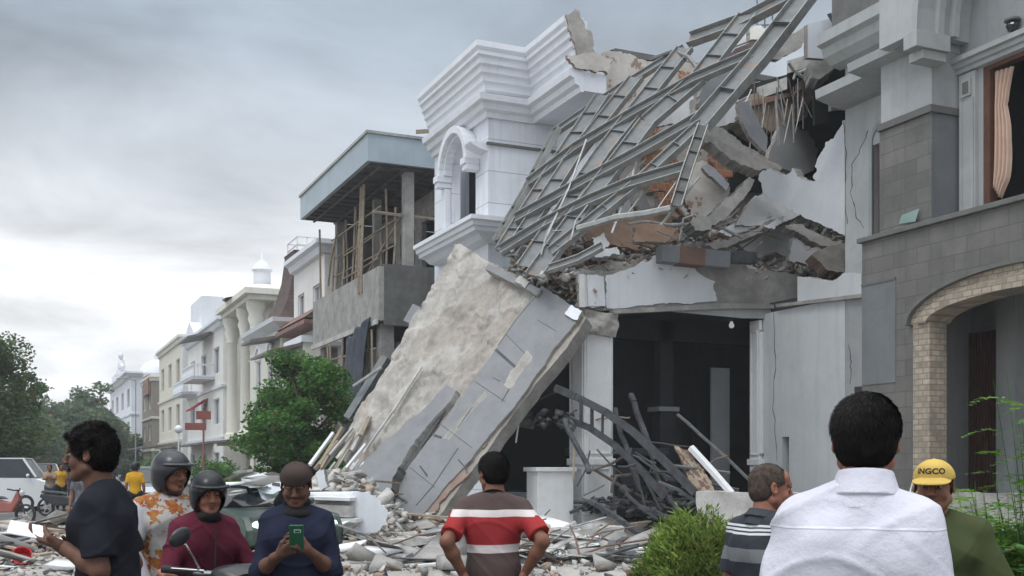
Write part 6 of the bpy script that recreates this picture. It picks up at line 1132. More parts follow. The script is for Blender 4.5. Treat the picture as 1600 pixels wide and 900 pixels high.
# ================================================================== VEHICLES
def wheel(parent, c, r_, w_, name='wheel'):
    b_ = MB(); b_.lathe([(r_*.62, -w_/2), (r_*.95, -w_/2), (r_, -w_*.3), (r_, w_*.3), (r_*.95, w_/2), (r_*.62, w_/2), (r_*.62, -w_/2)], c, 'rubber', 20, 'x'); o_ = b_.build(name, parent=parent, smooth=True)
    b_ = MB(); b_.lathe([(0, -w_*.3), (r_*.62, -w_*.35), (r_*.62, w_*.35), (0, w_*.3)], c, 'chrome', 10, 'x'); q_ = b_.build('rim', parent=parent); q_.parent = o_; return o_
def car(name, loc, rz, body, label, L=4.3, Wd=1.75, H=1.5, boxy=0.0, crush=0.0, lit=False, grp=None):
    """front towards -Y in its own space"""
    e = empty(name, (0, 0, 0), label, 'car', grp); hw = Wd/2; hood = H*.62; gl = H*.66
    low = [(-L/2, .35), (-L/2-.03, .6), (-L/2+.12, hood*.92), (-L/2+1.1-.6*boxy, hood+.04), (L/2-.5+.4*boxy, hood+.08), (L/2-.05, hood*.95), (L/2, .6), (L/2-.05, .35), (L/2-.4, .22), (-L/2+.4, .22)]
    b_ = MB(); n = len(low); secs = [(-hw+.06, .97), (-hw, 1), (-hw*.5, 1.015), (hw*.5, 1.015), (hw, 1), (hw-.06, .97)]; vs_ = []
    for sx, sc_ in ((-hw, .96), (-hw+.10, 1), (hw-.10, 1), (hw, .96)): vs_ += [(sx, y*sc_, .22+(z-.22)*(sc_ if z > .5 else 1)) for y, z in low]
    fs = [(i*n+j, i*n+(j+1) % n, (i+1)*n+(j+1) % n, (i+1)*n+j) for i in range(3) for j in range(n)]+[tuple(range(n)), tuple(range(3*n, 4*n))[::-1]]; b_.add(vs_, fs, body); b_.build('body', parent=e, bevel=.03)
    ya_, yb_ = -L/2+1.15-.7*boxy, L/2-.55+.35*boxy; t0 = hood+.06; cabin = [(ya_, t0), (ya_+.65-.2*boxy, H), (yb_-.5+.3*boxy, H), (yb_, t0)]; b_ = MB(); vs_ = []
    for sx, k in ((-1, 0), (1, 0)):
        for y, z in cabin: vs_.append((sx*(hw-.05-(.14 if z > t0+.01 else 0)), y, z-(crush if z > t0+.01 else 0)))
    b_.add(vs_, [(0, 1, 2, 3), (4, 7, 6, 5), (0, 4, 5, 1), (2, 6, 7, 3), (1, 5, 6, 2)], 'glass'); b_.build('windows', parent=e)
    b_ = MB(); zz = H-crush; b_.box((-hw+.17, cabin[1][0]-.03, zz-.01), (hw-.17, cabin[2][0]+.05, zz+.035), body)
    for sx in (-1, 1):
        for (a, c) in ((0, 1), (3, 2)): b_.bar((sx*(hw-.05), cabin[a][0], t0), (sx*(hw-.18), cabin[c][0], zz), .07, .07, body)
        b_.bar((sx*(hw-.04), (ya_+yb_)/2+.1, t0), (sx*(hw-.18), (ya_+yb_)/2+.1, zz), .07, .05, body)
    b_.build('roof', parent=e, bevel=.015)
    for sx in (-1, 1):
        for yy in (-L/2+.8, L/2-.8): wheel(e, (sx*(hw-.09), yy, .31), .31, .2)
        b_ = MB(); b_.ell((sx*(hw-.28), -L/2+.06, .66), (.2, .1, .09), 'headlamp_lit' if lit else 'headlamp', 10, 6); b_.build('headlight', parent=e, smooth=True)
        b_ = MB(); b_.box((sx*(hw-.05)-.16*sx, L/2-.06, .7), (sx*(hw-.03), L/2+.02, .9), 'tail_red'); b_.build('tail_light', parent=e, bevel=.01)
        b_ = MB(); b_.ell((sx*(hw+.1), ya_+.25, t0+.06), (.1, .06, .07), body, 8, 6); b_.build('wing_mirror', parent=e, smooth=True)
    b_ = MB(); b_.box((-.45, -L/2-.045, .48), (.45, -L/2+.0, .68), 'plastic_black'); b_.build('grille', parent=e); b_ = MB(); b_.box((-.22, -L/2-.055, .36), (.22, -L/2-.02, .46), 'white_old'); b_.build('number_plate', parent=e)
    e.location = loc; e.rotation_euler = (0, 0, rz); return e
c1 = car('parked_car', at(60, 56), R(8), 'car_white', 'white people carrier parked facing us at the far left', L=4.2, H=1.75, Wd=1.75, boxy=.6, grp='cars parked along the street')
c2 = car('parked_car', at(247, 42), R(-14), 'car_silver', 'silver car parked by the pavement behind the riders', L=4.2, H=1.55, Wd=1.72, grp='cars parked along the street')
c4 = car('parked_car', at(236, 55), R(-6), 'car_silver', 'second silver car, farther back beyond the rider in the helmet', L=4.2, H=1.6, Wd=1.72, grp='cars parked along the street')
c3 = car('parked_van', at(-14, 40), R(78), 'car_white', 'white van cut by the left edge behind a motorcycle', L=4.3, H=1.9, Wd=1.75, boxy=1.0, grp='cars parked along the street')
c5 = car('black_car', (13.6, 25.35, .12), R(-78), 'car_dark', 'dark car trapped in the ground floor under burnt rubble, its red tail light showing', L=4.3, H=1.5)
b = MB(); b.box((13.2, 24.6, 1.9), (15.6, 26.0, 2.1), 'charred'); tag(b.build('burnt_board', origin=(14, 25, 2), bevel=.03), 'burnt board lying over the trapped dark car', 'board')
c6 = car('crushed_car', at(378, 19.5), R(14), 'car_green', 'crushed dark green car with a lit headlight, buried under slabs behind the riders', L=4.2, H=1.42, crush=.15, lit=True)
r_ = random.Random(3); GC = 'slabs lying on the crushed car'
for k in range(14):
    p = at(r_.uniform(352, 440), r_.uniform(17.0, 19.5)); stone('flat_slab', (p.x, p.y, r_.uniform(1.0, 1.5)), r_.uniform(.4, .9), r_.choice(['concrete_pale', 'rubble', 'white_old', 'glass_green']), 'thin broken slab lying on the crushed green car', 'slab', GC, k+3, (1.2, .7, .1), .35)
# motorcycles
def motorbike(name, loc, rz, body, label, s=1.0):
    e = empty(name, (0, 0, 0), label, 'motorcycle')
    for y in (-.62, .62):
        b_ = MB(); b_.lathe([(.24, -.05), (.29, -.04), (.29, .04), (.24, .05), (.24, -.05)], (0, y, .29), 'rubber', 20, 'x'); o_ = b_.build('wheel', parent=e, smooth=True)
        b_ = MB(); b_.lathe([(.0, -.03), (.08, -.03), (.08, .03), (0, .03)], (0, y, .29), 'chrome', 10, 'x')
        for k in range(5): a = k*1.2566; b_.bar((0, y, .29), (0, y+.24*math.cos(a), .29+.24*math.sin(a)), .02, .03, 'chrome')
        q_ = b_.build('rim', parent=e); q_.parent = o_
    b_ = MB(); b_.tube([(0, -.62, .3), (0, -.45, .72), (0, -.4, .95)], .04, 'plastic_black', 8); b_.build('fork', parent=e)
    b_ = MB(); b_.prism([(-.12, -.42, .95), (-.12, -.5, .7), (-.12, -.28, .35), (-.12, .3, .33), (-.12, .8, .62), (-.12, .75, .74), (-.12, .1, .68), (-.12, -.25, .62)], (.24, 0, 0), body); b_.build('body', parent=e, bevel=.04)
    b_ = MB(); b_.prism([(-.13, -.1, .72), (-.13, .05, .79), (-.13, .7, .84), (-.13, .75, .76), (-.13, .1, .70)], (.26, 0, 0), 'plastic_black'); b_.build('seat', parent=e, bevel=.03)
    b_ = MB(); b_.tube([(-.34, -.28, 1.0), (-.15, -.38, .96), (.15, -.38, .96), (.34, -.28, 1.0)], .02, 'plastic_black', 6); b_.build('handlebar', parent=e)
    b_ = MB(); b_.ell((0, -.52, .88), (.09, .07, .09), 'headlamp', 10, 6); b_.build('headlight', parent=e, smooth=True)
    e.location = loc; e.rotation_euler = (0, 0, rz); e.scale = (s, s, s); return e
motorbike('motorcycle', at(6, 30.5), R(62), 'sign_red', 'dark red motorcycle parked before the white van'); motorbike('motorcycle', at(42, 42), R(30), 'sign_red', 'small red motorcycle under the seated child in yellow')
motorbike('motorcycle', at(100, 36), R(60), 'plastic_black', 'dark motorcycle parked beside the standing men at the far left')
# ================================================================== PEOPLE: smooth implicit bodies, one continuous mesh each
mat('skin', (0.25, 0.12, 0.075), (0.17, 0.075, 0.048), rough=.55, nscale=14, bump=.12, bscale=120, spec=.22)
mat('skin_dark', (0.155, 0.076, 0.05), (0.105, 0.05, 0.034), rough=.52, nscale=14, bump=.12, bscale=120, spec=.25)
mat('skin_red', (0.33, 0.15, 0.10), (0.24, 0.10, 0.068), rough=.55, nscale=14, bump=.12, bscale=120, spec=.22)
mat('lips', (0.15, 0.068, 0.052), (0.12, 0.055, 0.042), rough=.55)
mat('hair_black', (0.006, 0.0055, 0.006), (0.014, 0.011, 0.010), rough=.5, nscale=30, bump=.2, bscale=70, spec=.07)
mat('hair_grey', (0.11, 0.085, 0.07), (0.05, 0.038, 0.032), rough=.8, nscale=45, bump=.3, bscale=90, spec=.1)
mat('eye_white', (0.27, 0.24, 0.22), rough=.35); mat('iris', (0.012, 0.008, 0.006), rough=.2)
def cloth(n, c, c2=None, **k): mat(n, c, c2, spec=.06, rough=k.pop('rough', .85), nscale=k.pop('nscale', 3), bump=k.pop('bump', .25), bscale=k.pop('bscale', 7), **k)
cloth('cloth_black', (0.022, 0.023, 0.030), (0.016, 0.017, 0.022)); cloth('cloth_navy', (0.022, 0.026, 0.048), (0.016, 0.019, 0.036)); cloth('cloth_maroon', (0.115, 0.022, 0.038), (0.085, 0.016, 0.028))
cloth('cloth_dark', (0.028, 0.027, 0.028), (0.02, 0.02, 0.02)); cloth('cloth_jeans', (0.05, 0.08, 0.12), (0.035, 0.055, 0.09)); cloth('cloth_olive', (0.062, 0.075, 0.034), (0.048, 0.058, 0.026))
cloth('cloth_red', (0.34, 0.04, 0.038), (0.28, 0.03, 0.03)); cloth('cloth_grey', (0.40, 0.40, 0.42), (0.33, 0.33, 0.35)); cloth('cloth_yellow', (0.55, 0.30, 0.03), (0.45, 0.24, 0.02)); cloth('cloth_orange', (0.75, 0.13, 0.03), (0.6, 0.1, 0.02))
cloth('cloth_white', (0.64, 0.63, 0.70), (0.57, 0.56, 0.63), bump=.38, bscale=24, nscale=5, stripes=[(1.432, 1.436, (0.42, 0.42, 0.47)), (1.436, 1.442, (0.74, 0.73, 0.80))]); cloth('cap_yellow', (0.60, 0.42, 0.12), (0.52, 0.36, 0.10), bscale=60, bump=.25); cloth('cap_brown', (0.07, 0.052, 0.045), (0.05, 0.038, 0.033), bscale=25, bump=.1)
cloth('cloth_tan', (0.30, 0.22, 0.16)); cloth('cloth_batik', (0.28, 0.045, 0.03), (0.34, 0.18, 0.05), nscale=26, patch=((0.40, 0.385, 0.37), 0.47, 12))
cloth('trim_shirt', (0.26, 0.22, 0.20)); mat('phone', (0.02, 0.02, 0.02), rough=.2, spec=.6); mat('phone_green', (0.01, 0.12, 0.05), (0.01, 0.08, 0.04), rough=.3, spec=.6); mat('screen', (0.3, 0.32, 0.34), rough=.1, emit=((0.8, 0.85, 0.9), .9))
mat('helmet', (0.006, 0.007, 0.009), (0.012, 0.012, 0.015), rough=.25, spec=.3); mat('helmet_grey', (0.022, 0.023, 0.027), (0.03, 0.031, 0.036), rough=.25, spec=.4); mat('visor', (0.03, 0.035, 0.04), rough=.08, spec=.8)
mat('ink', (0.03, 0.02, 0.02), rough=.8)
def surf_nets(F, xs, ys, zs):
    ins = F < 0; nx, ny, nz = F.shape; c = np.zeros((nx-1, ny-1, nz-1), np.int32)
    for a in (0, 1):
        for b in (0, 1):
            for d in (0, 1): c += ins[a:nx-1+a, b:ny-1+b, d:nz-1+d]
    act = (c > 0) & (c < 8); I = np.argwhere(act); idm = -np.ones(act.shape, np.int64); idm[act] = np.arange(len(I)); acc = np.zeros((len(I), 3)); cnt = np.zeros(len(I))
    cor = [(a, b, d) for a in (0, 1) for b in (0, 1) for d in (0, 1)]
    for p in cor:
        for ax in range(3):
            if p[ax]: continue
            q = list(p); q[ax] = 1; A = I+np.array(p); B = I+np.array(q); fa = F[A[:, 0], A[:, 1], A[:, 2]]; fb = F[B[:, 0], B[:, 1], B[:, 2]]; m = (fa < 0) != (fb < 0)
            t = np.where(m, fa/np.where(m, fa-fb, 1), 0)[:, None]; PA = np.stack([xs[A[:, 0]], ys[A[:, 1]], zs[A[:, 2]]], 1); PB = np.stack([xs[B[:, 0]], ys[B[:, 1]], zs[B[:, 2]]], 1)
            acc += np.where(m[:, None], PA+(PB-PA)*t, 0); cnt += m
    Vt = acc/np.maximum(cnt, 1)[:, None]; fs = []
    for ax in range(3):
        u, v = (ax+1) % 3, (ax+2) % 3; sl = [slice(None)]*3; s1 = list(sl); s2 = list(sl); s1[ax] = slice(0, -1); s2[ax] = slice(1, None); a_, b_ = ins[tuple(s1)], ins[tuple(s2)]; E = np.argwhere(a_ != b_)
        ok = np.ones(len(E), bool)
        for w in (u, v): ok &= (E[:, w] > 0) & (E[:, w] < F.shape[w]-1)
        E = E[ok]
        if not len(E): continue
        def cell(du, dv): q = E.copy(); q[:, u] -= du; q[:, v] -= dv; return idm[q[:, 0], q[:, 1], q[:, 2]]
        Q = np.stack([cell(1, 1), cell(0, 1), cell(0, 0), cell(1, 0)], 1); fl = ~a_[E[:, 0], E[:, 1], E[:, 2]]; Q[fl] = Q[fl][:, ::-1]; fs.append(Q)
    return Vt, np.vstack(fs)
def n3(v): v = np.asarray(v, float); return v/np.linalg.norm(v)
class SDF:
    """cones and ellipsoids blended smoothly, evaluated on a grid, meshed by surface nets"""
    def __init__(s): s.p = []
    def cone(s, a, b, ra, rb, k=.02, op=1, flat=None, sq=None): s.p.append(('c', np.asarray(a, float), np.asarray(b, float), ra, rb, k, op, flat, sq)); return s
    def ell(s, c, r, k=.015, op=1, M=None): s.p.append(('e', np.asarray(c, float), np.asarray(r, float), M, 0, k, op, None, None)); return s
    def chain(s, pts, rs, k=.02):
        for i in range(len(pts)-1): s.cone(pts[i], pts[i+1], rs[i], rs[i+1], k)
        return s
    def mesh(s, h, cuts=()):
        lo = np.full(3, 9.0); hi = -lo
        for t, a, b, c, d, k, op, fl, sq in s.p:
            if op < 0: continue
            if t == 'c': r_ = max(c, d); lo = np.minimum(lo, np.minimum(a, b)-r_); hi = np.maximum(hi, np.maximum(a, b)+r_)
            else: r_ = max(b); lo = np.minimum(lo, a-r_); hi = np.maximum(hi, a+r_)
        lo -= 3*h; hi += 3*h; ax = [np.arange(lo[i], hi[i]+h, h) for i in range(3)]; F = np.full([len(x) for x in ax], .3, np.float32)
        for t, a, b, c, d, k, op, fl, sq in s.p:
            r_ = (max(c, d) if t == 'c' else max(b))+k+3*h; l_, h_ = (np.minimum(a, b)-r_, np.maximum(a, b)+r_) if t == 'c' else (a-r_, a+r_)
            sl = [slice(max(0, int((l_[i]-lo[i])/h)), min(len(ax[i]), int((h_[i]-lo[i])/h)+2)) for i in range(3)]
            if any(q.start >= q.stop for q in sl): continue
            X, Y, Z = np.meshgrid(ax[0][sl[0]], ax[1][sl[1]], ax[2][sl[2]], indexing='ij'); P = np.stack([X, Y, Z], -1)
            if t == 'c':
                ab = b-a; pa = P-a; u = np.clip((pa@ab)/max(ab@ab, 1e-9), 0, 1); D = pa-u[..., None]*ab
                if sq is not None: D = D*np.asarray(sq)
                dd = np.linalg.norm(D, axis=-1)-(c+(d-c)*u)
                if fl: n_ = n3(ab); dd = np.maximum(dd, (P-b)@n_) if fl in (1, 3) else dd; dd = np.maximum(dd, -(pa@n_)) if fl in (2, 3) else dd
            else:
                q = P-a
                if c is not None: q = q@c
                k0 = np.linalg.norm(q/b, axis=-1); k1 = np.linalg.norm(q/(b*b), axis=-1); dd = k0*(k0-1)/np.maximum(k1, 1e-6)
            G_ = F[sl[0], sl[1], sl[2]]
            if op > 0: hh = np.clip(.5+.5*(G_-dd)/k, 0, 1); G_[:] = G_*(1-hh)+dd*hh-k*hh*(1-hh)
            else: hh = np.clip(.5-.5*(G_+dd)/k, 0, 1); G_[:] = G_*(1-hh)-dd*hh+k*hh*(1-hh)
        if cuts:
            X, Y, Z = np.meshgrid(*ax, indexing='ij')
            for (p, n) in cuts: n = n3(n); F = np.maximum(F, (X-p[0])*n[0]+(Y-p[1])*n[1]+(Z-p[2])*n[2])
        return surf_nets(F, *ax)
def join_build(name, parts, mats, parent, fold=None):
    """parts: list of (V, F, matindex or array)"""
    VV = []; FF = []; MM = []; k = 0
    for v, f, m in parts: VV.append(v); FF.append(f+k); MM.append(np.full(len(f), m) if np.isscalar(m) else m); k += len(v)
    Vt = np.vstack(VV)
    if fold is not None: Vt = fold(Vt)
    return quick(name, Vt, np.vstack(FF), mats, np.concatenate(MM), parent=parent, smooth=True)
def folds(Vt, amp=.006, seed=0, f=22):
    r_ = np.random.default_rng(seed); o = np.zeros(len(Vt)); 
    for i in range(5):
        d = r_.normal(size=3)*np.array([1, 1, .55]); d /= np.linalg.norm(d); w = r_.normal(size=3); w /= np.linalg.norm(w); o += np.sin((Vt@d)*f*(.6+i*.35)+np.sin((Vt@w)*f*.6+i)*1.7+i*2)/(1+i*.4)
    z = Vt[:, 2]; x = Vt[:, 0]; y = Vt[:, 1]; rd = np.zeros(len(Vt))
    for i in range(4):      # sharper creases, mostly slanting
        d = r_.normal(size=3)*np.array([.8, .8, 1]); d /= np.linalg.norm(d); rd += np.maximum(0, 1-np.abs(np.sin((Vt@d)*(9+5*i)+2.2*np.sin(Vt[:, (i+1) % 3]*7+i)))*2.4)**1.5*(.5+.5*np.sin(z*8+x*6+i*2))
    return o*amp*.6+rd*amp*.8
def rot(yaw=0, pitch=0, roll=0):        # head/torso turn: yaw about z, pitch (positive looks down) about x
    return np.array((Matrix.Rotation(R(yaw), 3, 'Z') @ Matrix.Rotation(R(-pitch), 3, 'X') @ Matrix.Rotation(R(roll), 3, 'Y')))
def head_sdf(c, M, s=1.0, fat=0.0):
    S_ = SDF(); T = lambda p: c+M@(np.asarray(p, float)*s); e = lambda p, r, k=.015, op=1, MM=None: S_.ell(T(p), np.asarray(r)*s, k, op, M if MM is None else M@MM); cn = lambda a, b, ra, rb, k=.015, op=1: S_.cone(T(a), T(b), ra*s, rb*s, k, op)
    e((0, -.016, .030), (.075, .093, .084)); e((0, .022, -.025), (.062+fat, .064, .082), .02)
    for x in (-1, 1):
        cn((x*.018, .056, -.092), (x*.054, -.002, -.058), .022+fat, .021+fat, .02); e((x*.038, .055, -.034), (.022, .021, .023), .015)
    e((0, .070, -.096), (.021, .018, .017), .018); cn((-.034, .079, .024), (.034, .079, .024), .011, .011, .014); e((0, .060, .052), (.048, .022, .030), .03)
    for x in (-1, 1): e((x*.031, .097, .004), (.019, .018, .013), .012, -1)
    cn((0, .084, .014), (0, .104, -.026), .0085, .0125, .010); e((0, .108, -.030), (.012, .011, .010), .008)
    for x in (-1, 1): e((x*.0135, .096, -.034), (.009, .011, .0075), .006)
    e((0, .092, -.0585), (.025, .010, .0062), .005); e((0, .0915, -.0695), (.021, .010, .0075), .005); e((0, .105, -.0645), (.024, .009, .0018), .004, -1); e((0, .089, -.083), (.016, .008, .006), .008, -1)
    for x in (-1, 1):
        RE = np.array(Matrix.Rotation(R(x*-18), 3, 'Z') @ Matrix.Rotation(R(12), 3, 'X')); e((x*.081, -.012, -.002), (.0075, .018, .031), .006, 1, RE); e((x*.087, -.006, .0), (.006, .010, .018), .004, -1, RE)
        e((x*.029, .0835, .0125), (.0165, .0125, .0068), .003); e((x*.029, .082, -.006), (.015, .011, .004), .004)
    return S_, T
def ball(c, r, M=None, n=12, k=8):
    vs_ = []; r = np.ones(3)*r if np.isscalar(r) else np.asarray(r)
    for i in range(k+1):
        for j in range(n): t, a = math.pi*i/k, 2*math.pi*j/n; p = r*np.array([math.sin(t)*math.cos(a), math.sin(t)*math.sin(a), math.cos(t)]); vs_.append(c+(M@p if M is not None else p))
    return np.array(vs_), np.array([(i*n+j, (i+1)*n+j, (i+1)*n+(j+1) % n, i*n+(j+1) % n) for i in range(k) for j in range(n)])
def hand_sdf(w, d, pn, side, curl=(25, 30, 25), thumb=25, s=1.0, spread=4.0, wr=.027):
    """w wrist, d pointing direction, pn palm normal (out of the palm); side +1 right, -1 left"""
    d = n3(d); pn = np.asarray(pn, float); pn = n3(pn-d*(pn@d)); lat = np.cross(d, pn)*side; S_ = SDF()     # lat points to the thumb side
    cn = lambda a, b, ra, rb, k=.008: S_.cone(a, b, ra*s, rb*s, k)
    cn(w-d*.05*s, w+d*.012*s, wr/s if s else wr, .0245)
    kn = []
    for i, (lo_, ln) in enumerate(((.030, .092), (.010, .096), (-.011, .091), (-.030, .082))):
        k_ = w+(d*ln+lat*lo_)*s; kn.append(k_); cn(w+(d*.01+lat*lo_*.45)*s, k_, .016, .0115, .014)
    for i, (k_, L3) in enumerate(zip(kn, ((.040, .025, .020), (.045, .029, .021), (.041, .027, .020), (.032, .020, .018)))):
        a = 0; p = k_; sp_ = R((1.5-i)*spread); base = n3(d*math.cos(sp_)+lat*math.sin(sp_)); rr_ = [.0098, .0088, .0080, .0068] if i < 3 else [.0086, .0077, .007, .006]
        for j in range(3):
            a += R(curl[j]*(1+.08*i)); q = p+n3(base*math.cos(a)+pn*math.sin(a))*L3[j]*s; cn(p, q, rr_[j], rr_[j+1], .003); p = q
    t0 = w+(d*.018+lat*.020+pn*.008)*s; t1 = t0+(d*.032+lat*.026+pn*.010)*s; ta = R(thumb); dd = n3(d*1.0+lat*(.55-ta)+pn*ta*1.2); t2 = t1+dd*.032*s; t3 = t2+n3(dd+pn*.35-lat*.25)*.026*s
    cn(t0, t1, .018, .0125, .012); cn(t1, t2, .0115, .0098, .004); cn(t2, t3, .0098, .0078, .004); return S_
HP = lambda **k: k
def person(label, px, d, face, skin='skin', headtop=None, s=1.0, headrot=(0, 0, 0), lean=0.0, arms=None, top=None, bottom='cloth_dark', hair=None, sit=False, res=1.0, belly=0.0, hands=None, legs=None, grp=None,
           longsleeve=False, collar=False, sh_w=.160, loose=.0, fat=0.0, faceon=True, foldamp=.006, hemz=.86, ex=None, ground=0.0, neckoff=0.0):
    """face: world heading in degrees, 0 = +Y, clockwise. Local space: x right, y front, z up"""
    p0 = at(px, d); e = empty('person', (p0.x, p0.y, ground), label, 'person', grp, -R(face)); A_ = np.array
    H = 1.72*s; tl = R(lean); hipz = .92*s; 
    def up(y, z): return A_([0, y+math.sin(tl)*(z-hipz), hipz+math.cos(tl)*(z-hipz)]) if z > hipz else A_([0, y, z])
    sz = 1.385*s; shd = {x: A_([x*sh_w*s, -.01*s, 0])+up(0, sz) for x in (-1, 1)}
    hc = up(.035*s, (1.72-.117)*s)+A_([neckoff, 0, 0]); Mh = rot(*headrot); hs = s*1.0
    # ---------------- default limbs
    arms = arms or {}; hands = hands or {}; EL = {}; WR = {}
    for x in (-1, 1):
        el, wr = arms.get(x, ((x*(sh_w+.055), -.03, 1.13), (x*(sh_w+.075), .04, .89))); EL[x] = A_(el)*s; WR[x] = A_(wr)*s
    LG = legs or {x: [(x*.095, 0, .92), (x*.105, .02, .50), (x*.11, -.02, .09)] for x in (-1, 1)}
    b = SDF(); k = .03*s; fl = (1, 1.45, 1)
    tors = [(up(0, .92*s), .126), (up(.0, 1.06*s), .114+belly*.3), (up(.0, 1.22*s), .124+belly*.2), (up(-.005, 1.325*s), .116)]
    def torso(S_, inf, sc=1.0):
        for i, (pp, rr) in enumerate(tors):
            w_ = (rr+inf)*s
            wx = w_*(1.14 if i in (0,) else 1.06 if i == 1 else 1.16 if i == 2 else 1.16); S_.ell(pp, (wx, w_*.80+(belly*.5*s if i == 1 else 0), .13*s), .05*s)
        S_.cone(up(0, .95*s), up(-.005, 1.33*s), (.108+inf)*s, (.114+inf)*s, .05*s, 1, None, (.85, 1.12, 1))
        for x in (-1, 1): S_.cone(up(-.02*s, 1.445*s)+A_([x*.035*s, 0, 0]), shd[x]+A_([-x*.01*s, 0, .012*s]), (.036+inf)*s, (.042+inf)*s, .05*s); S_.ell(up(.02*s, 1.30*s)+A_([x*.085*s, .02*s, 0]), A_([.078+inf, .065+inf, .085])*s, .04*s); S_.ell(up(-.045*s, 1.29*s)+A_([x*.075*s, 0, 0]), A_([.082+inf, .062+inf, .11])*s, .04*s)
    torso(b, -.006); b.cone(up(-.02*s, 1.38*s), hc+Mh@(A_([0, -.022, -.06])*hs), .062*s, .056*s, .03*s)
    def arm(S_, x, i0, i1, k_=.02): S_.cone(shd[x], EL[x], (.052+i0)*s, (.041+i0)*s, .03*s); 
    for x in (-1, 1):
        b.cone(shd[x], EL[x], .046*s, .038*s, .03*s); dv_ = WR[x]-EL[x]; b.cone(EL[x], EL[x]+dv_*.35, .040*s, .041*s, .02*s); b.cone(EL[x]+dv_*.35, WR[x], .041*s, .0265*s, .02*s)
        q = [A_(t)*s for t in LG[x]]; b.cone(q[0], q[1], .088*s, .058*s, .04*s); b.cone(q[1], q[1]+(q[2]-q[1])*.3, .056*s, .057*s, .02*s); b.cone(q[1]+(q[2]-q[1])*.3, q[2], .057*s, .036*s, .02*s)
        fd = A_([x*.25, 1, 0]); fd = n3(fd); ft = q[2]+A_([0, 0, -.055*s]); b.cone(ft-fd*.04*s, ft+fd*.15*s, .034*s, .028*s, .02*s)
    parts = []; v, f = b.mesh(.011*res*s if not res > 1.5 else .022*s); parts.append((v, f, 0))
    hsdf, T = head_sdf(hc, Mh, hs, fat)
    hsdf.cone(hc+Mh@(A_([0, -.022, -.06])*hs), hc+Mh@(A_([0, -.03, -.13])*hs), .054*s, .056*s, .02)
    v, f = hsdf.mesh(.0036*(res if res < 1.5 else 3.2)); hm = np.zeros(len(f), int)
    if faceon:
        loc = (v-hc)@Mh/hs; fc = loc[f].mean(1); hm[(fc[:, 1] > .085) & (np.abs(fc[:, 0]) < .024) & (fc[:, 2] < -.0525) & (fc[:, 2] > -.077)] = 2
    parts.append((v, f, hm))
    for x in (-1, 1):
        if res < 1.5:
            hd = hands.get(x, {}); dv_ = n3(WR[x]-EL[x]); dr_ = A_(hd.get('d', dv_), float); pn = A_(hd.get('pn', (-x, 0, 0)), float)
            H_ = hand_sdf(WR[x]+dv_*.0, dr_, pn, x, hd.get('curl', (25, 28, 20)), hd.get('thumb', 20), s, hd.get('spread', 4), .0265*s); v, f = H_.mesh(.0034); parts.append((v, f, 0))
        else: parts.append((*ball(WR[x]+n3(WR[x]-EL[x])*.07, (.04, .03, .07)), 0))
    if faceon and res < 1.5:
        for x in (-1, 1):
            v, f = ball(T((x*.029, .0738, .002)), .0120*hs, None, 14, 10); parts.append((v, f, 0 if ex == 'down' else 3)); v, f = ball(T((x*.030, .0842 if ex != 'down' else .07, .002)), A_([.0055, .004, .0055])*hs, Mh, 10, 6); parts.append((v, f, 4))
            for t in range(5): v, f = ball(T((x*(.017+t*.0075), .0905-.0022*t-.0009*t*t, .0215+.0018*t-.0008*t*t)), A_([.0065, .0035, .0032])*hs, Mh, 8, 5); parts.append((v, f, 1))
    hm_ = hair[0] if hair else 'hair_black'; join_build('body', parts, [skin, 'hair_black' if hm_ == 'hair_grey' else hm_, 'lips', 'eye_white', 'iris'], e)
    # ---------------- hair
    if hair:
        kind = hair[1]; Sh = SDF(); E_ = lambda p, r, k_=.012, op=1: Sh.ell(T(p), A_(r)*hs, k_, op, Mh)
        th = hair[2] if len(hair) > 2 else .010
        E_((0, -.018, .034), (.077+th, .093+th, .083+th)); E_((0, -.045, -.012), (.072+th*.7, .062+th*.6, .072))
        E_((0, .105, -.035), (.085, .075, .085), .012, -1); E_((0, .06, -.085), (.12, .08, .055), .01, -1)
        for x in (-1, 1): E_((x*.094, .0, -.012), (.024, .026, .040), .006, -1); E_((x*.09, .055, -.035), (.04, .04, .05), .01, -1)
        E_((0, -.04, -.115), (.11, .08, .045), .01, -1)
        if kind == 'thick':
            r_ = np.random.default_rng(4)
            for i in range(46): a, b_ = r_.uniform(0, 6.28), r_.uniform(.0, 1.25); p = A_([math.sin(b_)*math.cos(a)*.085, math.sin(b_)*math.sin(a)*.10-.018, .034+math.cos(b_)*.094]); E_(p, A_([.017, .017, .015])*r_.uniform(.7, 1.3), .01)
            for i in range(6): E_((-.05+i*.02, .075, .078), (.014, .018, .012), .012)
        v, f = Sh.mesh(.0042*(res if res < 1.5 else 3), [(T((0, 0, .045)), Mh@A_([0, 0, 1.]))] if kind == 'sides' else ())
        l = (v-hc)@Mh/hs; az = np.arctan2(l[:, 0], l[:, 1]+.02); nrm_ = n_v = (l-A_([0, -.02, .03])); nrm_ /= np.linalg.norm(nrm_, axis=1)[:, None]; v = v+(nrm_@Mh.T)*((np.sin(az*34+l[:, 2]*30)+np.sin(az*57+3*np.sin(l[:, 2]*40)))*.0009*hs)[:, None]
        hp = [(v, f, 0)]
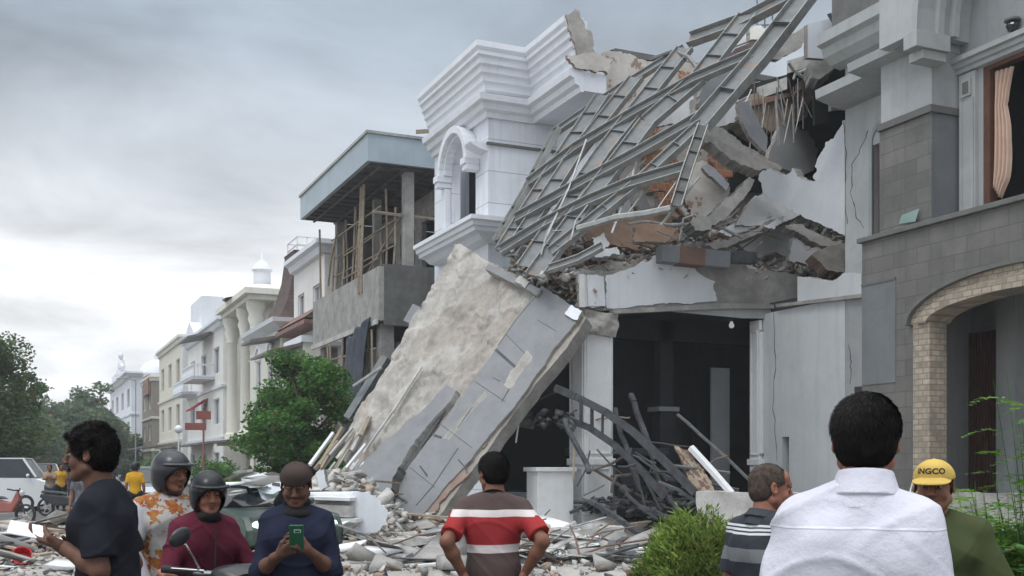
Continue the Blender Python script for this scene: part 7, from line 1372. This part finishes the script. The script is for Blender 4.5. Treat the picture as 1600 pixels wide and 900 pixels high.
        if res < 1.5 and kind != 'sides':      # short strands combed over the scalp
            g_ = np.random.default_rng(int(px)); th_ = th; N_ = 9000 if kind == 'thick' else 7000; ids = g_.integers(0, len(v), N_); b0 = v[ids]; lc = (b0-hc)@Mh/hs; nn = lc-np.array([0, -.02, .02]); nn /= np.linalg.norm(nn, axis=1)[:, None]
            flow = np.stack([lc[:, 0]*3+g_.normal(0, .25, N_), -.35-lc[:, 1]*2+g_.normal(0, .25, N_), -.9+g_.normal(0, .2, N_)], 1) if kind != 'thick' else g_.normal(0, 1, (N_, 3))+np.array([0, 0, -.5]); flow -= nn*(flow*nn).sum(1)[:, None]; flow /= np.linalg.norm(flow, axis=1)[:, None]
            ln = (g_.uniform(.006, .02, N_) if kind != 'thick' else g_.uniform(.008, .018, N_))*min(1, th/.008); sd2 = np.cross(flow, nn); lift = .18 if kind != 'thick' else .45
            w2 = .0011; dd = flow+nn*lift; q0 = b0+((-sd2*w2)@Mh.T)*hs; q1 = b0+((sd2*w2)@Mh.T)*hs; tp = b0+((dd*ln[:, None])@Mh.T)*hs; md = b0+((dd*ln[:, None]*.55+nn*.001+sd2*w2)@Mh.T)*hs
            hp.append((np.stack([q0, q1, md, tp], 1).reshape(-1, 3), np.arange(N_*4).reshape(-1, 4), 0))
        join_build('hair', hp, [hair[0]], e)
    # ---------------- trousers
    tr_ = SDF(); tr_.ell(A_([0, -.005, .90*s]), A_([.165, .125, .12])*s, .04)
    for x in (-1, 1):
        q = [A_(t)*s for t in LG[x]]; tr_.cone(q[0], q[1], .100*s, .078*s, .05*s); tr_.cone(q[1], q[1]+(q[2]-q[1])*.93, .076*s, .062*s, .03*s, 1, 1)
    v, f = tr_.mesh(.012 if res < 1.5 else .022, [((0, 0, 1.0*s), (0, 0, 1))]); v = v+np.array([1, 1, 0])*folds(v, .006, 3)[:, None]; join_build('trousers', [(v, f, 0)], [bottom], e)
    for x in (-1, 1):
        q = A_(LG[x][2])*s; fd = n3(A_([x*.25, 1, 0])); ft = q+A_([0, 0, -.05*s]); Z = SDF(); Z.cone(ft-fd*.045*s, ft+fd*.15*s, .042*s, .036*s, .02); Z.cone(ft, ft+A_([0, 0, .05*s]), .042*s, .04*s, .02); v, f = Z.mesh(.010 if res < 1.5 else .02, [((0, 0, ft[2]-.035*s), (0, 0, -1))]); join_build('shoe', [(v, f, 0)], ['rubber'], e)
    # ---------------- shirt
    if top:
        tm = top[0]; sleeve = top[1]; Q = SDF(); infl = .012+loose; torso(Q, infl); Q.ell(up(0, hemz*s+.08*s), A_([.158+loose, .122+loose+belly*.4, .15])*s, .05*s)
        for x in (-1, 1):
            if sleeve == 'short': ea = shd[x]+(EL[x]-shd[x])*.80; Q.cone(shd[x], ea, (.058+loose*.5)*s, (.060+loose)*s, .035*s, 1, 1)
            else:
                Q.cone(shd[x], EL[x], (.055+loose*.5)*s, (.052+loose*.6)*s, .035*s); wv_ = WR[x]-EL[x]; frac = top[2] if len(top) > 2 else .95; Q.cone(EL[x], EL[x]+wv_*frac, (.056+loose*.6)*s, (.041+loose*.4)*s, .02*s, 1, 1)
        nk_ = up(-.01*s, 1.475*s)+A_([0, .03*s, 0]); Q.ell(nk_+A_([0, .01*s, .034*s]), A_([.066, .07, .04])*s, .012, -1)
        if collar:
            nb = up(-.02*s, 1.44*s)+A_([0, .015*s, 0]); nt_ = hc+Mh@(A_([0, -.028, -.105])*hs); Q.cone(nb, nb+(nt_-nb)*(.85), .074*s, .067*s, .012, 1, 1); Q.cone(nb+(nt_-nb)*.3, nt_+(nt_-nb)*.4, .055*s, .0555*s, .004, -1)
        v, f = Q.mesh(.0085*s if res < 1.5 else .02, [((0, 0, hemz*s), (0, 0, -1))])
        fo = folds(v, foldamp, int(px)); ctr = np.array([0, 0, 0]); dirv = v-np.array([0, 0, 0]); dirv[:, 2] = 0; dirv /= np.maximum(np.linalg.norm(dirv, axis=1), .02)[:, None]; v = v+dirv*fo[:, None]
        join_build('shirt' if sleeve == 'short' else 'jacket' if 'maroon' in tm else 'shirt', [(v, f, 0)], [tm], e)
    return e, dict(hc=hc, M=Mh, T=T, s=s, WR=WR, EL=EL, up=up, shd=shd, nk=up(0, 1.45*s))
def acc(name, e, S_, h, m, cuts=(), mi=None): v, f = S_.mesh(h, cuts); return join_build(name, [(v, f, 0)], [m], e)
def local_obj(o, e): o.parent = e; return o
LOC0 = lambda b_, name, e: (lambda o: o)(build_local(b_, name, e))
def build_local(b_, name, e, **k): o = b_.build(name, parent=None, **k); o.parent = e; return o
def heading(px, deg): return deg      # readability
def facing_cam(px): return math.degrees(math.atan((px-800)/FPX))+24.2+180     # heading that looks straight at the camera from column px
def scale_for(py, d, ht=1.72): return (CAMZ+(HOR-py)/FPX*d)/ht
# ================================================================== THE PEOPLE
cloth('cloth_plaid_dark', (0.06, 0.065, 0.075))
def away(px): return math.degrees(math.atan((px-800)/FPX))+24.2
# --- man in black T-shirt looking left, phone in his hands
d = 4.9; s1 = scale_for(668, d, 1.72)
P1, I1 = person('man in a black T-shirt seen from the side, holding a phone out before him', 172, d, away(172)-78, 'skin_dark', s=s1, headrot=(-4, 0, 0), lean=4,
    arms={-1: ((-.19, .0, 1.12), (-.10, .17, 1.215)), 1: ((.235, -.05, 1.11), (.09, .13, 1.17))}, hands={-1: dict(d=(.25, 1, .25), pn=(.3, -.2, 1), curl=(20, 30, 20), thumb=40), 1: dict(d=(-.3, 1, .12), pn=(-.3, 0, 1), curl=(30, 35, 25), thumb=35)},
    top=('cloth_black', 'short'), hair=('hair_black', 'thick', .010), bottom='cloth_dark', loose=.008, foldamp=.008)
def tool(name, lo, hi, m, e, world_off, Mr, label, cat, sc_=None, side=None):
    """a small box held by person e, placed in that person's space but kept as its own thing"""
    rz_ = e.rotation_euler.z; Rz = Matrix.Rotation(rz_, 3, 'Z'); t = empty(name, tuple(Vector(e.location)+Rz @ Vector(world_off)), label, cat); Mq = Rz @ Matrix([list(r_) for r_ in Mr]); t.rotation_euler = Mq.to_euler(); b_ = MB(); b_.box(lo, hi, m); o_ = build_local(b_, 'case', t, bevel=.004)
    b_ = MB(); b_.box((lo[0]+.004, lo[1]+.004, hi[2]), (hi[0]-.004, hi[1]-.004, hi[2]+.0012), sc_ or 'screen'); build_local(b_, 'display', t); return t, Mq
tool('phone', (-.036, -.075, -.004), (.036, .075, .004), 'white_gloss', P1, (-.10, .315*s1, 1.285*s1), rot(8, -12, -52), 'white phone held by the man in the black T-shirt', 'phone')
b = SDF(); b.cone((-.02, .06, .93), (.11, .04, .86), .09, .10, .03); v, f = b.mesh(.01); join_build('red_hem', [(v*s1, f, 0)], ['cloth_red'], P1)
# --- man in navy looking down at his green phone
d = 5.8; s2 = scale_for(724, d, 1.72)
P2, I2 = person('man in a navy shirt and brown cap looking down at a green phone', 463, d, facing_cam(463)+2, 'skin_dark', s=s2, headrot=(-4, 20, 0), arms={-1: ((-.195, .06, 1.12), (-.070, .24, 1.25)), 1: ((.195, .06, 1.12), (.078, .24, 1.23))}, ex='down',
    hands={-1: dict(d=(.55, .55, .50), pn=(.75, -.35, .1), curl=(40, 45, 25), thumb=45), 1: dict(d=(-.7, .45, .40), pn=(-.3, -.5, .6), curl=(35, 40, 25), thumb=30)}, top=('cloth_navy', 'long', .30), bottom='cloth_navy', sh_w=.142, loose=.012, fat=.002, foldamp=.008, hair=('hair_black', 'sides', .004))
def cap(e, I, m, back=False, name='cap', brim=True):
    hc, M_, T, s = I['hc'], I['M'], I['T'], I['s']; S_ = SDF(); E_ = lambda p, r, k_=.012, op=1: S_.ell(T(p), np.array(r)*s, k_, op, M_)
    E_((0, -.012, .036), (.090, .116, .086)); E_((0, .055, .075), (.055, .045, .036), .03); cz = .034; n_ = M_@np.array([0, -.12, -1.0]); v, f = S_.mesh(.0045, [(T((0, 0, cz)), n_)]); hat = join_build(name, [(v, f, 0)], [m], e)
    sg = -1 if back else 1
    if brim:
        vs_ = []; nn = 16
        for lay in (0, 1):
            for i in range(nn+1):
                a = math.pi*i/nn
                for r_ in (0.0, .5, 1.0): x = math.cos(a)*(.080+.002*r_); y = sg*(.070+math.sin(a)*(.025+.062*r_)); z = .048-.034*r_*math.sin(a)-.016*(x/.08)**2-(.004 if lay else 0); vs_.append(T((x, y, z)))
        k = (nn+1)*3; fs = [(l*k+i*3+j, l*k+i*3+j+1, l*k+(i+1)*3+j+1, l*k+(i+1)*3+j) for l in (0, 1) for i in range(nn) for j in (0, 1)]+[(i*3+2, (i+1)*3+2, k+(i+1)*3+2, k+i*3+2) for i in range(nn)]
        o_ = quick('peak', np.array(vs_), np.array(fs), [m], parent=e, smooth=True); o_.parent = hat; 
    bq = MB(); bq.ell(T((0, -.012, .121)), (.006, .006, .004), m, 8, 5); qq = build_local(bq, 'button', e); qq.parent = hat
    return hat
cap(P2, I2, 'cap_brown', back=True)
b = SDF(); T2 = I2['T']; b.ell(T2((0, -.02, -.115)), (.074, .080, .035), .02); b.ell(I2['nk']+np.array([0, .01, -.01]), (.095, .085, .04), .02); b.cone(T2((.07, -.05, -.06)), T2((.10, -.05, -.13)), .022, .035, .02); v, f = b.mesh(.008); join_build('scarf', [(v, f, 0)], ['cloth_dark'], P2)
t_, _ = tool('phone', (-.036, -.073, -.004), (.036, .073, .004), 'phone_green', P2, (-.012*s2, .325*s2, 1.325*s2), rot(0, -62, 0), 'green phone held by the man in the navy shirt', 'phone')
b = MB(); b.box((-.022, .030, -.0052), (.012, .048, -.0042), 'white_gloss'); b.box((-.018, .033, -.0060), (.008, .045, -.0054), 'phone_green'); build_local(b, 'camera_mark', t_)
b = MB(); b.box((-.012, -.062, -.006), (.012, -.045, -.0045), 'phone'); build_local(b, 'lower_mark', t_)
# shoulder bag on his left hip
S_ = SDF(); S_.cone((-.16, .15, .93), (-.10, .16, .86), .075, .085, .03); S_.ell((-.22, .12, .90), (.07, .06, .09), .03); v, f = S_.mesh(.009); o = join_build('shoulder_bag', [(v, f, 0)], ['cloth_dark'], None); o.location = P2.location; o.rotation_euler = P2.rotation_euler; tag(o, 'black shoulder bag hanging at the waist of the man in navy', 'bag'); 
# --- man in red striped polo seen from behind, hands on hips
d = 6.5; s3 = scale_for(709, d, 1.72); cz = lambda py: (CAMZ+(HOR-py)/FPX*d)
mat('polo_stripe', (0.085, 0.055, 0.052), (0.07, 0.045, 0.042), rough=.85, nscale=4, bump=.25, bscale=7, stripes=[(cz(806), cz(795), (0.62, 0.56, 0.55)), (cz(849), cz(806), (0.30, 0.022, 0.025)), (cz(862), cz(849), (0.62, 0.56, 0.55))])
P3, I3 = person('man in a red and brown striped polo seen from behind, hands on his hips', 770, d, away(770)-4, 'skin', s=s3, headrot=(26, 4, 0), arms={-1: ((-.285, -.19, 1.20), (-.185, -.09, 1.0)), 1: ((.285, -.19, 1.20), (.185, -.09, 1.0))},
    hands={-1: dict(d=(.45, -.25, -.80), pn=(1, .6, .1), curl=(14, 20, 14), thumb=10, spread=7), 1: dict(d=(-.45, -.25, -.80), pn=(-1, .6, .1), curl=(14, 20, 14), thumb=10, spread=7)}, top=('polo_stripe', 'short'), hair=('hair_black', 'short', .012), bottom='cloth_dark', sh_w=.175, loose=.004, hemz=.93, belly=.01)
for x in (-1, 1): S_ = SDF(); a, c = I3['shd'][x], I3['EL'][x]; S_.cone(a+(c-a)*.24+np.array([x*.012, 0, 0]), a+(c-a)*.80, .056*s3, .068*s3, .01, 1, 3); v, f = S_.mesh(.006); v = v+np.array([1, .4, .3])*folds(v, .010, 5+x)[:, None]; join_build('sleeve', [(v, f, 0)], ['cloth_red'], P3)
S_ = SDF(); S_.cone((0, -.005, .945*s3), (0, -.005, .905*s3), .155*s3, .155*s3, .01, 1, 3, (.96, 1.25, 1)); v, f = S_.mesh(.009); join_build('waistband', [(v, f, 0)], ['cloth_tan'], P3)
# --- older man, grey cropped hair, striped polo, turned to the right
d = 5.0; s4 = scale_for(725, d, 1.72); cz4 = lambda py: (CAMZ+(HOR-py)/FPX*d)
W3 = (0.55, 0.56, 0.58)
mat('polo_grey', (0.030, 0.034, 0.045), (0.022, 0.025, 0.034), rough=.85, nscale=4, bump=.25, bscale=7, stripes=[(cz4(822), cz4(818.5), W3), (cz4(828), cz4(824.5), W3), (cz4(834), cz4(830.5), W3), (cz4(876), cz4(855), (0.16, 0.165, 0.175)), (cz4(930), cz4(905), (0.16, 0.165, 0.175))])
P4, I4 = person('older man with cropped grey hair in a dark striped polo, facing right', 1196, d, away(1196)+48, 'skin_red', s=s4, headrot=(-22, 4, 0), top=('polo_grey', 'short'), hair=('hair_grey', 'short', .0025), bottom='cloth_dark', collar=False, loose=.008, sh_w=.172, fat=.002)

# --- tall man in a white shirt close to the camera, seen from behind
d = 3.05; s5 = scale_for(620, d, 1.72)
P5, I5 = person('tall dark haired man in a white shirt, close up, seen from behind', 1339, d, away(1354)+2, 'skin_red', s=s5, headrot=(0, 2, 0), top=('cloth_white', 'long', .5), hair=('hair_black', 'short', .012), bottom='cloth_dark', collar=False, sh_w=.150, loose=.010, neckoff=.022, foldamp=.010, hemz=.74, res=.8)
def collar_ring(e, I, m, s, r0=.086, r1=.071, ri=.060, h0=-.035, h1=.045):
    nk = I['nk']+np.array([I['hc'][0], 0, 0]); S_ = SDF(); S_.cone(nk+np.array([0, -.012*s, .005*s]), nk+np.array([0, -.004*s, (h1-.004)*s]), (r0+.006)*s, (r1+.004)*s, .004, 1, 3); A = nk+np.array([0, -.022*s, h0*s]); B = nk+np.array([0, -.006*s, h1*s]); S_.cone(A, B, r0*s, r1*s, .008, 1, 3); S_.cone(A-(B-A)*.3, B+(B-A)*.5, ri*s, ri*s, .004, -1)
    v, f = S_.mesh(.004); join_build('collar', [(v, f, 0)], [m], e)
collar_ring(P5, I5, 'cloth_white', s5, h1=.072, r1=.068)
b = MB(); n_ = 24      # yoke seam across the back
for x_ in (0,):
    sv = []
    for i in range(n_+1): pass
collar_ring(P4, I4, 'cloth_plaid_dark', s4, r0=.090); collar_ring(P3, I3, 'cloth_dark', s3, r0=.080, h1=.02)
# --- man in a yellow cap and olive shirt, facing the camera
d = 4.7; s6 = scale_for(712, d, 1.74)
P6, I6 = person('man in an olive shirt and yellow cap facing us behind the white shirt', 1460, d, facing_cam(1456)+4, 'skin', s=s6, headrot=(-3, 2, 0), top=('cloth_olive', 'short'), bottom='cloth_dark', sh_w=.185, loose=.015, fat=.004, hair=('hair_black', 'sides', .004),
    arms={1: ((.26, .0, 1.12), (.24, .12, .90)), -1: ((-.27, .0, 1.12), (-.25, .12, .90))})
hat = cap(P6, I6, 'cap_yellow')
# lettering on the cap, wrapped on its front
try:
    fc_ = bpy.data.curves.new('cap_text', 'FONT'); fc_.body = 'INGCO'; fc_.size = .034; fc_.align_x = 'CENTER'; fc_.extrude = .0008; fc_.offset = .0009; to = bpy.data.objects.new('cap_text', fc_); COL.objects.link(to)
    bpy.context.view_layer.update(); me = bpy.data.meshes.new_from_object(to.evaluated_get(bpy.context.evaluated_depsgraph_get())); bpy.data.objects.remove(to); me.materials.clear(); me.materials.append(MATS['ink'])
    from mathutils.bvhtree import BVHTree
    hv_ = [v_.co.copy() for v_ in hat.data.vertices]; bt_ = BVHTree.FromPolygons(hv_, [list(p_.vertices) for p_ in hat.data.polygons])
    for v_ in me.vertices:
        x, y, z = v_.co; a = x/.100; org = Vector(I6['T']((0, -.012, .060+y))); dr_ = Vector(I6['M']@np.array([-math.sin(a), math.cos(a), 0.0])); hit = bt_.ray_cast(org, dr_)[0]
        if hit is not None: v_.co = hit+dr_*(.0012+z)
    o = link_mesh('lettering', me, P6); o.parent = hat
except Exception as ex_: print('text failed', ex_)
S_ = SDF(); T6 = I6['T']       # clear strap / mask hanging at his left ear
rm = MB(); rm.tube([T6(p) for p in [(.088, .0, .02), (.098, .01, -.02), (.096, .03, -.06), (.085, .05, -.09)]], .004, 'white_gloss', 6); build_local(rm, 'mask_strap', P6)
# ================================================================== SCOOTER WITH TWO RIDERS
SX, SD = 333, 6.3; hd = facing_cam(330)-24; sp0 = at(SX, SD); SCT = empty('motor_scooter', tuple(sp0), 'black scooter with a bright headlight carrying two helmeted riders', 'scooter', None, -R(hd))
def sb(b_, nm, **k): return build_local(b_, nm, SCT, **k)
for y in (.62, -.64):
    b = MB(); b.lathe([(.20, -.05), (.26, -.048), (.275, -.02), (.275, .02), (.26, .048), (.20, .05), (.20, -.05)], (0, y, .275), 'rubber', 28, 'x'); w_ = sb(b, 'wheel', smooth=True); b = MB(); b.lathe([(0, -.03), (.05, -.04), (.05, .04), (0, .03)], (0, y, .275), 'chrome', 12, 'x')
    for k in range(6): a = k*1.047; b.bar((0, y, .275), (0, y+.2*math.cos(a), .275+.2*math.sin(a)), .03, .025, 'chrome')
    o = sb(b, 'rim'); o.parent = w_
def shell(nm, prof, m, smooth=True, bev=.0):       # prof: list of (y, z, halfwidth, halfheight) stations lofted along the scooter
    b_ = MB(); n = 16; vs_ = []
    for (y, z, hw, hh) in prof:
        for j in range(n): a = 2*math.pi*j/n; c, s_ = math.cos(a), math.sin(a); vs_.append((hw*abs(c)**.7*(1 if c > 0 else -1), y, z+hh*abs(s_)**.7*(1 if s_ > 0 else -1)))
    fs = [(i*n+j, (i+1)*n+j, (i+1)*n+(j+1) % n, i*n+(j+1) % n) for i in range(len(prof)-1) for j in range(n)]+[tuple(range(n)), tuple(range((len(prof)-1)*n, len(prof)*n))[::-1]]; b_.add(vs_, fs, m); return sb(b_, nm, smooth=smooth)
shell('front_mudguard', [(.90, .42, .03, .01), (.82, .55, .06, .03), (.66, .60, .07, .035), (.48, .55, .06, .03), (.38, .42, .04, .02)], 'plastic_black')
b = MB(); b.prism([(-.17, .40, .98), (-.20, .50, .84), (-.17, .56, .62), (-.10, .50, .42), (-.14, .36, .40), (-.20, .30, .60), (-.20, .30, .92)], (0, 0, 0.001), 'plastic_black') if False else None
shell('front_fairing', [(.60, .78, .05, .10), (.56, .80, .13, .17), (.50, .78, .185, .23), (.42, .74, .19, .28), (.34, .68, .17, .28), (.28, .60, .13, .22)], 'plastic_black'); shell('leg_shield', [(.34, .62, .20, .30), (.30, .60, .22, .32), (.26, .55, .20, .28)], 'plastic_black')
shell('handlebar_cover', [(.50, .98, .10, .05), (.44, 1.00, .16, .07), (.34, 1.01, .17, .06), (.26, 1.00, .10, .04)], 'plastic_black')
shell('headlight', [(.622, .80, .07, .05), (.60, .81, .105, .07), (.54, .82, .13, .085)], 'headlamp'); 
for x in (-1, 1): b = MB(); b.prism([(x*.10, .585, .93), (x*.19, .50, .88), (x*.15, .57, .80)], (0, -.05, 0), 'headlamp'); sb(b, 'turn_signal', bevel=.006); 
shell('seat', [(.12, .76, .10, .03), (.0, .78, .13, .05), (-.3, .79, .14, .06), (-.62, .84, .13, .05), (-.74, .86, .08, .03)], 'plastic_black'); shell('body', [(.26, .36, .16, .08), (.05, .40, .17, .14), (-.2, .56, .18, .18), (-.55, .66, .15, .13), (-.85, .74, .06, .05)], 'plastic_black')
b = MB(); b.tube([(-.36, .18, 1.05), (-.22, .30, 1.03), (0, .36, 1.01), (.22, .30, 1.03), (.36, .18, 1.05)], .014, 'chrome', 8); sb(b, 'handlebar', smooth=True)
for x in (-1, 1):
    b = MB(); b.tube([(x*.24, .285, 1.033), (x*.37, .175, 1.05)], .021, 'rubber', 10); sb(b, 'grip', smooth=True); b = MB(); b.tube([(x*.20, .33, 1.04), (x*.35, .25, 1.055)], .007, 'chrome', 6); sb(b, 'brake_lever', smooth=True)
    b = MB(); b.tube([(x*.20, .30, 1.03), (x*.26, .33, 1.12), (x*.31, .34, 1.19)], .007, 'chrome', 6); mm = sb(b, 'mirror_arm', smooth=True); b = MB(); b.ell((x*.34, .345, 1.23), (.068, .018, .045), 'plastic_black', 14, 8, Matrix.Rotation(R(x*35), 3, 'Y')); sb(b, 'mirror', smooth=True)
b = MB(); b.tube([(-.12, .06, .3), (.16, .06, .3)], .02, 'chrome', 6); sb(b, 'footrest')
def helmet(e, I, m, open_face=True, visor=True, mm=1.0):
    T, M_, s = I['T'], I['M'], I['s']*mm; S_ = SDF(); E_ = lambda p, r, k_=.012, op=1: S_.ell(T(p), np.array(r)*s, k_, op, M_)
    E_((0, -.015, .020), (.112, .136, .126)); E_((0, -.03, -.05), (.102, .112, .085), .03); E_((0, .14, -.035), (.078, .10, .068), .014, -1); E_((0, .02, -.155), (.13, .16, .05), .01, -1); E_((0, .02, -.02), (.088, .105, .105), .006, -1)
    if not open_face: E_((0, .105, -.105), (.08, .045, .028), .02)
    v, f = S_.mesh(.006, [(T((0, 0, -.125)), M_@np.array([0, 0, -1.]))]); o_ = join_build('helmet', [(v, f, 0)], [m], e)
    if visor:      # raised peak and clear shield folded up
        vs_ = []; n = 18
        for i in range(n+1):
            a = R(-62)+R(124)*i/n
            for t, (rr, zz) in enumerate(((.132, .064), (.143, .058), (.150, .050))): vs_.append(T((math.sin(a)*rr*.88, -.015+math.cos(a)*rr*(1.02+.04*t), zz)))
        fs = [(i*3+j, i*3+j+1, (i+1)*3+j+1, (i+1)*3+j) for i in range(n) for j in (0, 1)]; q_ = quick('peak', np.array(vs_), np.array(fs), [m], parent=e, smooth=True); q_.modifiers.new('s', 'SOLIDIFY').thickness = .004; q_.parent = o_
    b_ = MB(); b_.tube([T(p) for p in [(-.075, .0, -.08), (-.045, .03, -.125), (0, .045, -.135), (.045, .03, -.125), (.075, .0, -.08)]], .006, 'plastic_black', 6); q_ = build_local(b_, 'chin_strap', e); q_.parent = o_; return o_
# local pose helper: riders share the scooter's heading
dR = SD+.02; sR = 1.0; HW = {x: [(x*.12, .0, .86), (x*.19, .40, .70), (x*.17, .26, .36)] for x in (-1, 1)}
RP = Matrix.Rotation(-R(hd), 3, 'Z')
def rider(lab, off, sc_, zoff, **k):
    e, I = person(lab, SX, SD, hd, s=sc_, **k); w_ = Vector((sp0.x, sp0.y, 0))+RP @ Vector((off[0], off[1], 0)); e.location = (w_.x, w_.y, zoff); return e, I
P7, I7 = rider('scooter driver in a maroon hooded jacket and black helmet', (0, -.16), .94, -.06, skin='skin_red', headrot=(-10, 6, 0), lean=6, legs=HW, bottom='cloth_dark', arms={-1: ((-.275, .12, 1.10), (-.35, .30, 1.14)), 1: ((.275, .12, 1.10), (.35, .30, 1.14))},
    hands={-1: dict(d=(.1, 1, -.15), pn=(0, -.1, -1), curl=(55, 55, 30), thumb=30), 1: dict(d=(-.1, 1, -.15), pn=(0, -.1, -1), curl=(55, 55, 30), thumb=30)}, top=('cloth_maroon', 'long', .90), sh_w=.148, loose=.014, foldamp=.012, hemz=.80, collar=True)
helmet(P7, I7, 'helmet', open_face=True)
S_ = SDF(); T7 = I7['T']; S_.ell(T7((0, .03, -.125)), (.062, .055, .035), .02); S_.ell(T7((0, -.01, -.15)), (.08, .075, .035), .02); v, f = S_.mesh(.007); join_build('neck_scarf', [(v, f, 0)], ['cloth_dark'], P7)
S_ = SDF(); S_.ell(I7['nk']+np.array([0, -.06, -.01]), (.12, .07, .055), .03); S_.ell(I7['nk']+np.array([0, -.08, -.07]), (.09, .05, .06), .03); v, f = S_.mesh(.008); join_build('hood', [(v, f, 0)], ['cloth_maroon'], P7)
b = MB(); u_ = I7['up']; pts = [u_(.148, z) + np.array([0, 0, 0]) for z in (1.30, 1.2, 1.1, 1.0, .92)]; b.tube([(p[0], p[1]+.012, p[2]*1.0) for p in pts], .005, 'plastic_black', 5); build_local(b, 'zip', P7)
P8, I8 = rider('pillion rider in a grey sleeved orange patterned shirt and grey helmet', (.02, -.58), 1.0, -.04, skin='skin', headrot=(14, 2, 0), lean=0, legs={x: [(x*.12, .0, .88), (x*.24, .38, .74), (x*.23, .22, .40)] for x in (-1, 1)}, bottom='cloth_jeans',
    arms={1: ((.30, .10, 1.16), (.26, .30, .93)), -1: ((-.30, .10, 1.16), (-.26, .30, .93))}, top=('cloth_batik', 'short'), sh_w=.170, loose=.012, hemz=.84)
helmet(P8, I8, 'helmet_grey')
for x in (-1, 1): S_ = SDF(); S_.cone(I8['shd'][x]+np.array([x*.02, 0, -.02]), I8['EL'][x], .080, .070, .02); S_.cone(I8['EL'][x], I8['WR'][x], .066, .050, .02, 1, 1); v, f = S_.mesh(.009); v = v+np.array([1, .3, 1])*folds(v, .010, 8)[:, None]; join_build('sleeve', [(v, f, 0)], ['cloth_grey'], P8)
S_ = SDF(); S_.cone((-.17, -.2, 1.0), (-.17, -.24, 1.25), .09, .08, .03)
# ================================================================== PEOPLE FARTHER DOWN THE STREET
GF = 'people standing farther down the street'
def far(lab, px, d, face, top_, bot, s=1.0, hr=None, **k): return person(lab, px, d, face, 'skin', s=s, res=2.0, top=(top_, 'short'), bottom=bot, hair=('hair_black', 'short', .012), grp=GF, faceon=False, foldamp=0, **k)
cloth('cloth_plaid', (0.07, 0.075, 0.085), (0.16, 0.17, 0.18), nscale=14)
far('person in a grey checked shirt standing right behind the man in black', 131, 20, 200, 'cloth_plaid', 'cloth_jeans', 1.0)
far('person in a dark red brown shirt and jeans before the white people carrier', 78, 39, 190, 'cloth_tan', 'cloth_jeans', .98, arms={1: ((.2, .1, 1.2), (.02, .2, 1.25)), -1: ((-.2, .1, 1.2), (-.02, .2, 1.25))})
far('person in an orange tan shirt standing beside the dark motorcycle', 95, 40, 170, 'cloth_orange' if False else 'cloth_yellow', 'cloth_dark', 1.0); far('person in blue walking away beyond the dark motorcycle', 105, 44, 20, 'cloth_jeans', 'cloth_jeans', .97)
Py, Iy = far('person in a yellow shirt and dark helmet on the road behind the riders', 211, 29, 10, 'cloth_yellow', 'cloth_dark', 1.0); b = MB(); b.ell(Iy['hc']+np.array([0, 0, .02]), (.13, .15, .14), 'helmet', 14, 9); build_local(b, 'helmet', Py, smooth=True)
LS2 = {x: [(x*.1, 0, .80), (x*.16, .36, .72), (x*.16, .28, .35)] for x in (-1, 1)}
Pc, Ic = far('child in a yellow shirt sitting on the small red motorcycle', 44, 41.9, 200, 'cloth_yellow', 'cloth_red', .78, legs=LS2)
Po, Io = far('crouching person in a bright orange vest beyond the crushed car', 358, 27, 260, 'cloth_orange', 'cloth_dark', .97, lean=38, arms={1: ((.2, .38, 1.0), (.1, .5, .8)), -1: ((-.2, .38, 1.0), (-.1, .5, .8))})
# ================================================================== HAZE
hm_ = bpy.data.materials.new('haze'); hm_.use_nodes = True; hn = hm_.node_tree; hn.nodes.clear(); ho = hn.nodes.new('ShaderNodeOutputMaterial'); hv = hn.nodes.new('ShaderNodeVolumePrincipled')
hv.inputs['Color'].default_value = (0.88, 0.91, 0.95, 1); hv.inputs['Density'].default_value = 0.0009; hn.links.new(hv.outputs[0], ho.inputs['Volume']); MATS['haze'] = hm_
b = MB(); b.box((-320, -120, -1.2), (320, 520, 18), 'haze'); tag(b.build('haze'), kind='stuff', label='thin pale haze over the whole street', cat='haze')
scene.cycles.volume_bounces = 0
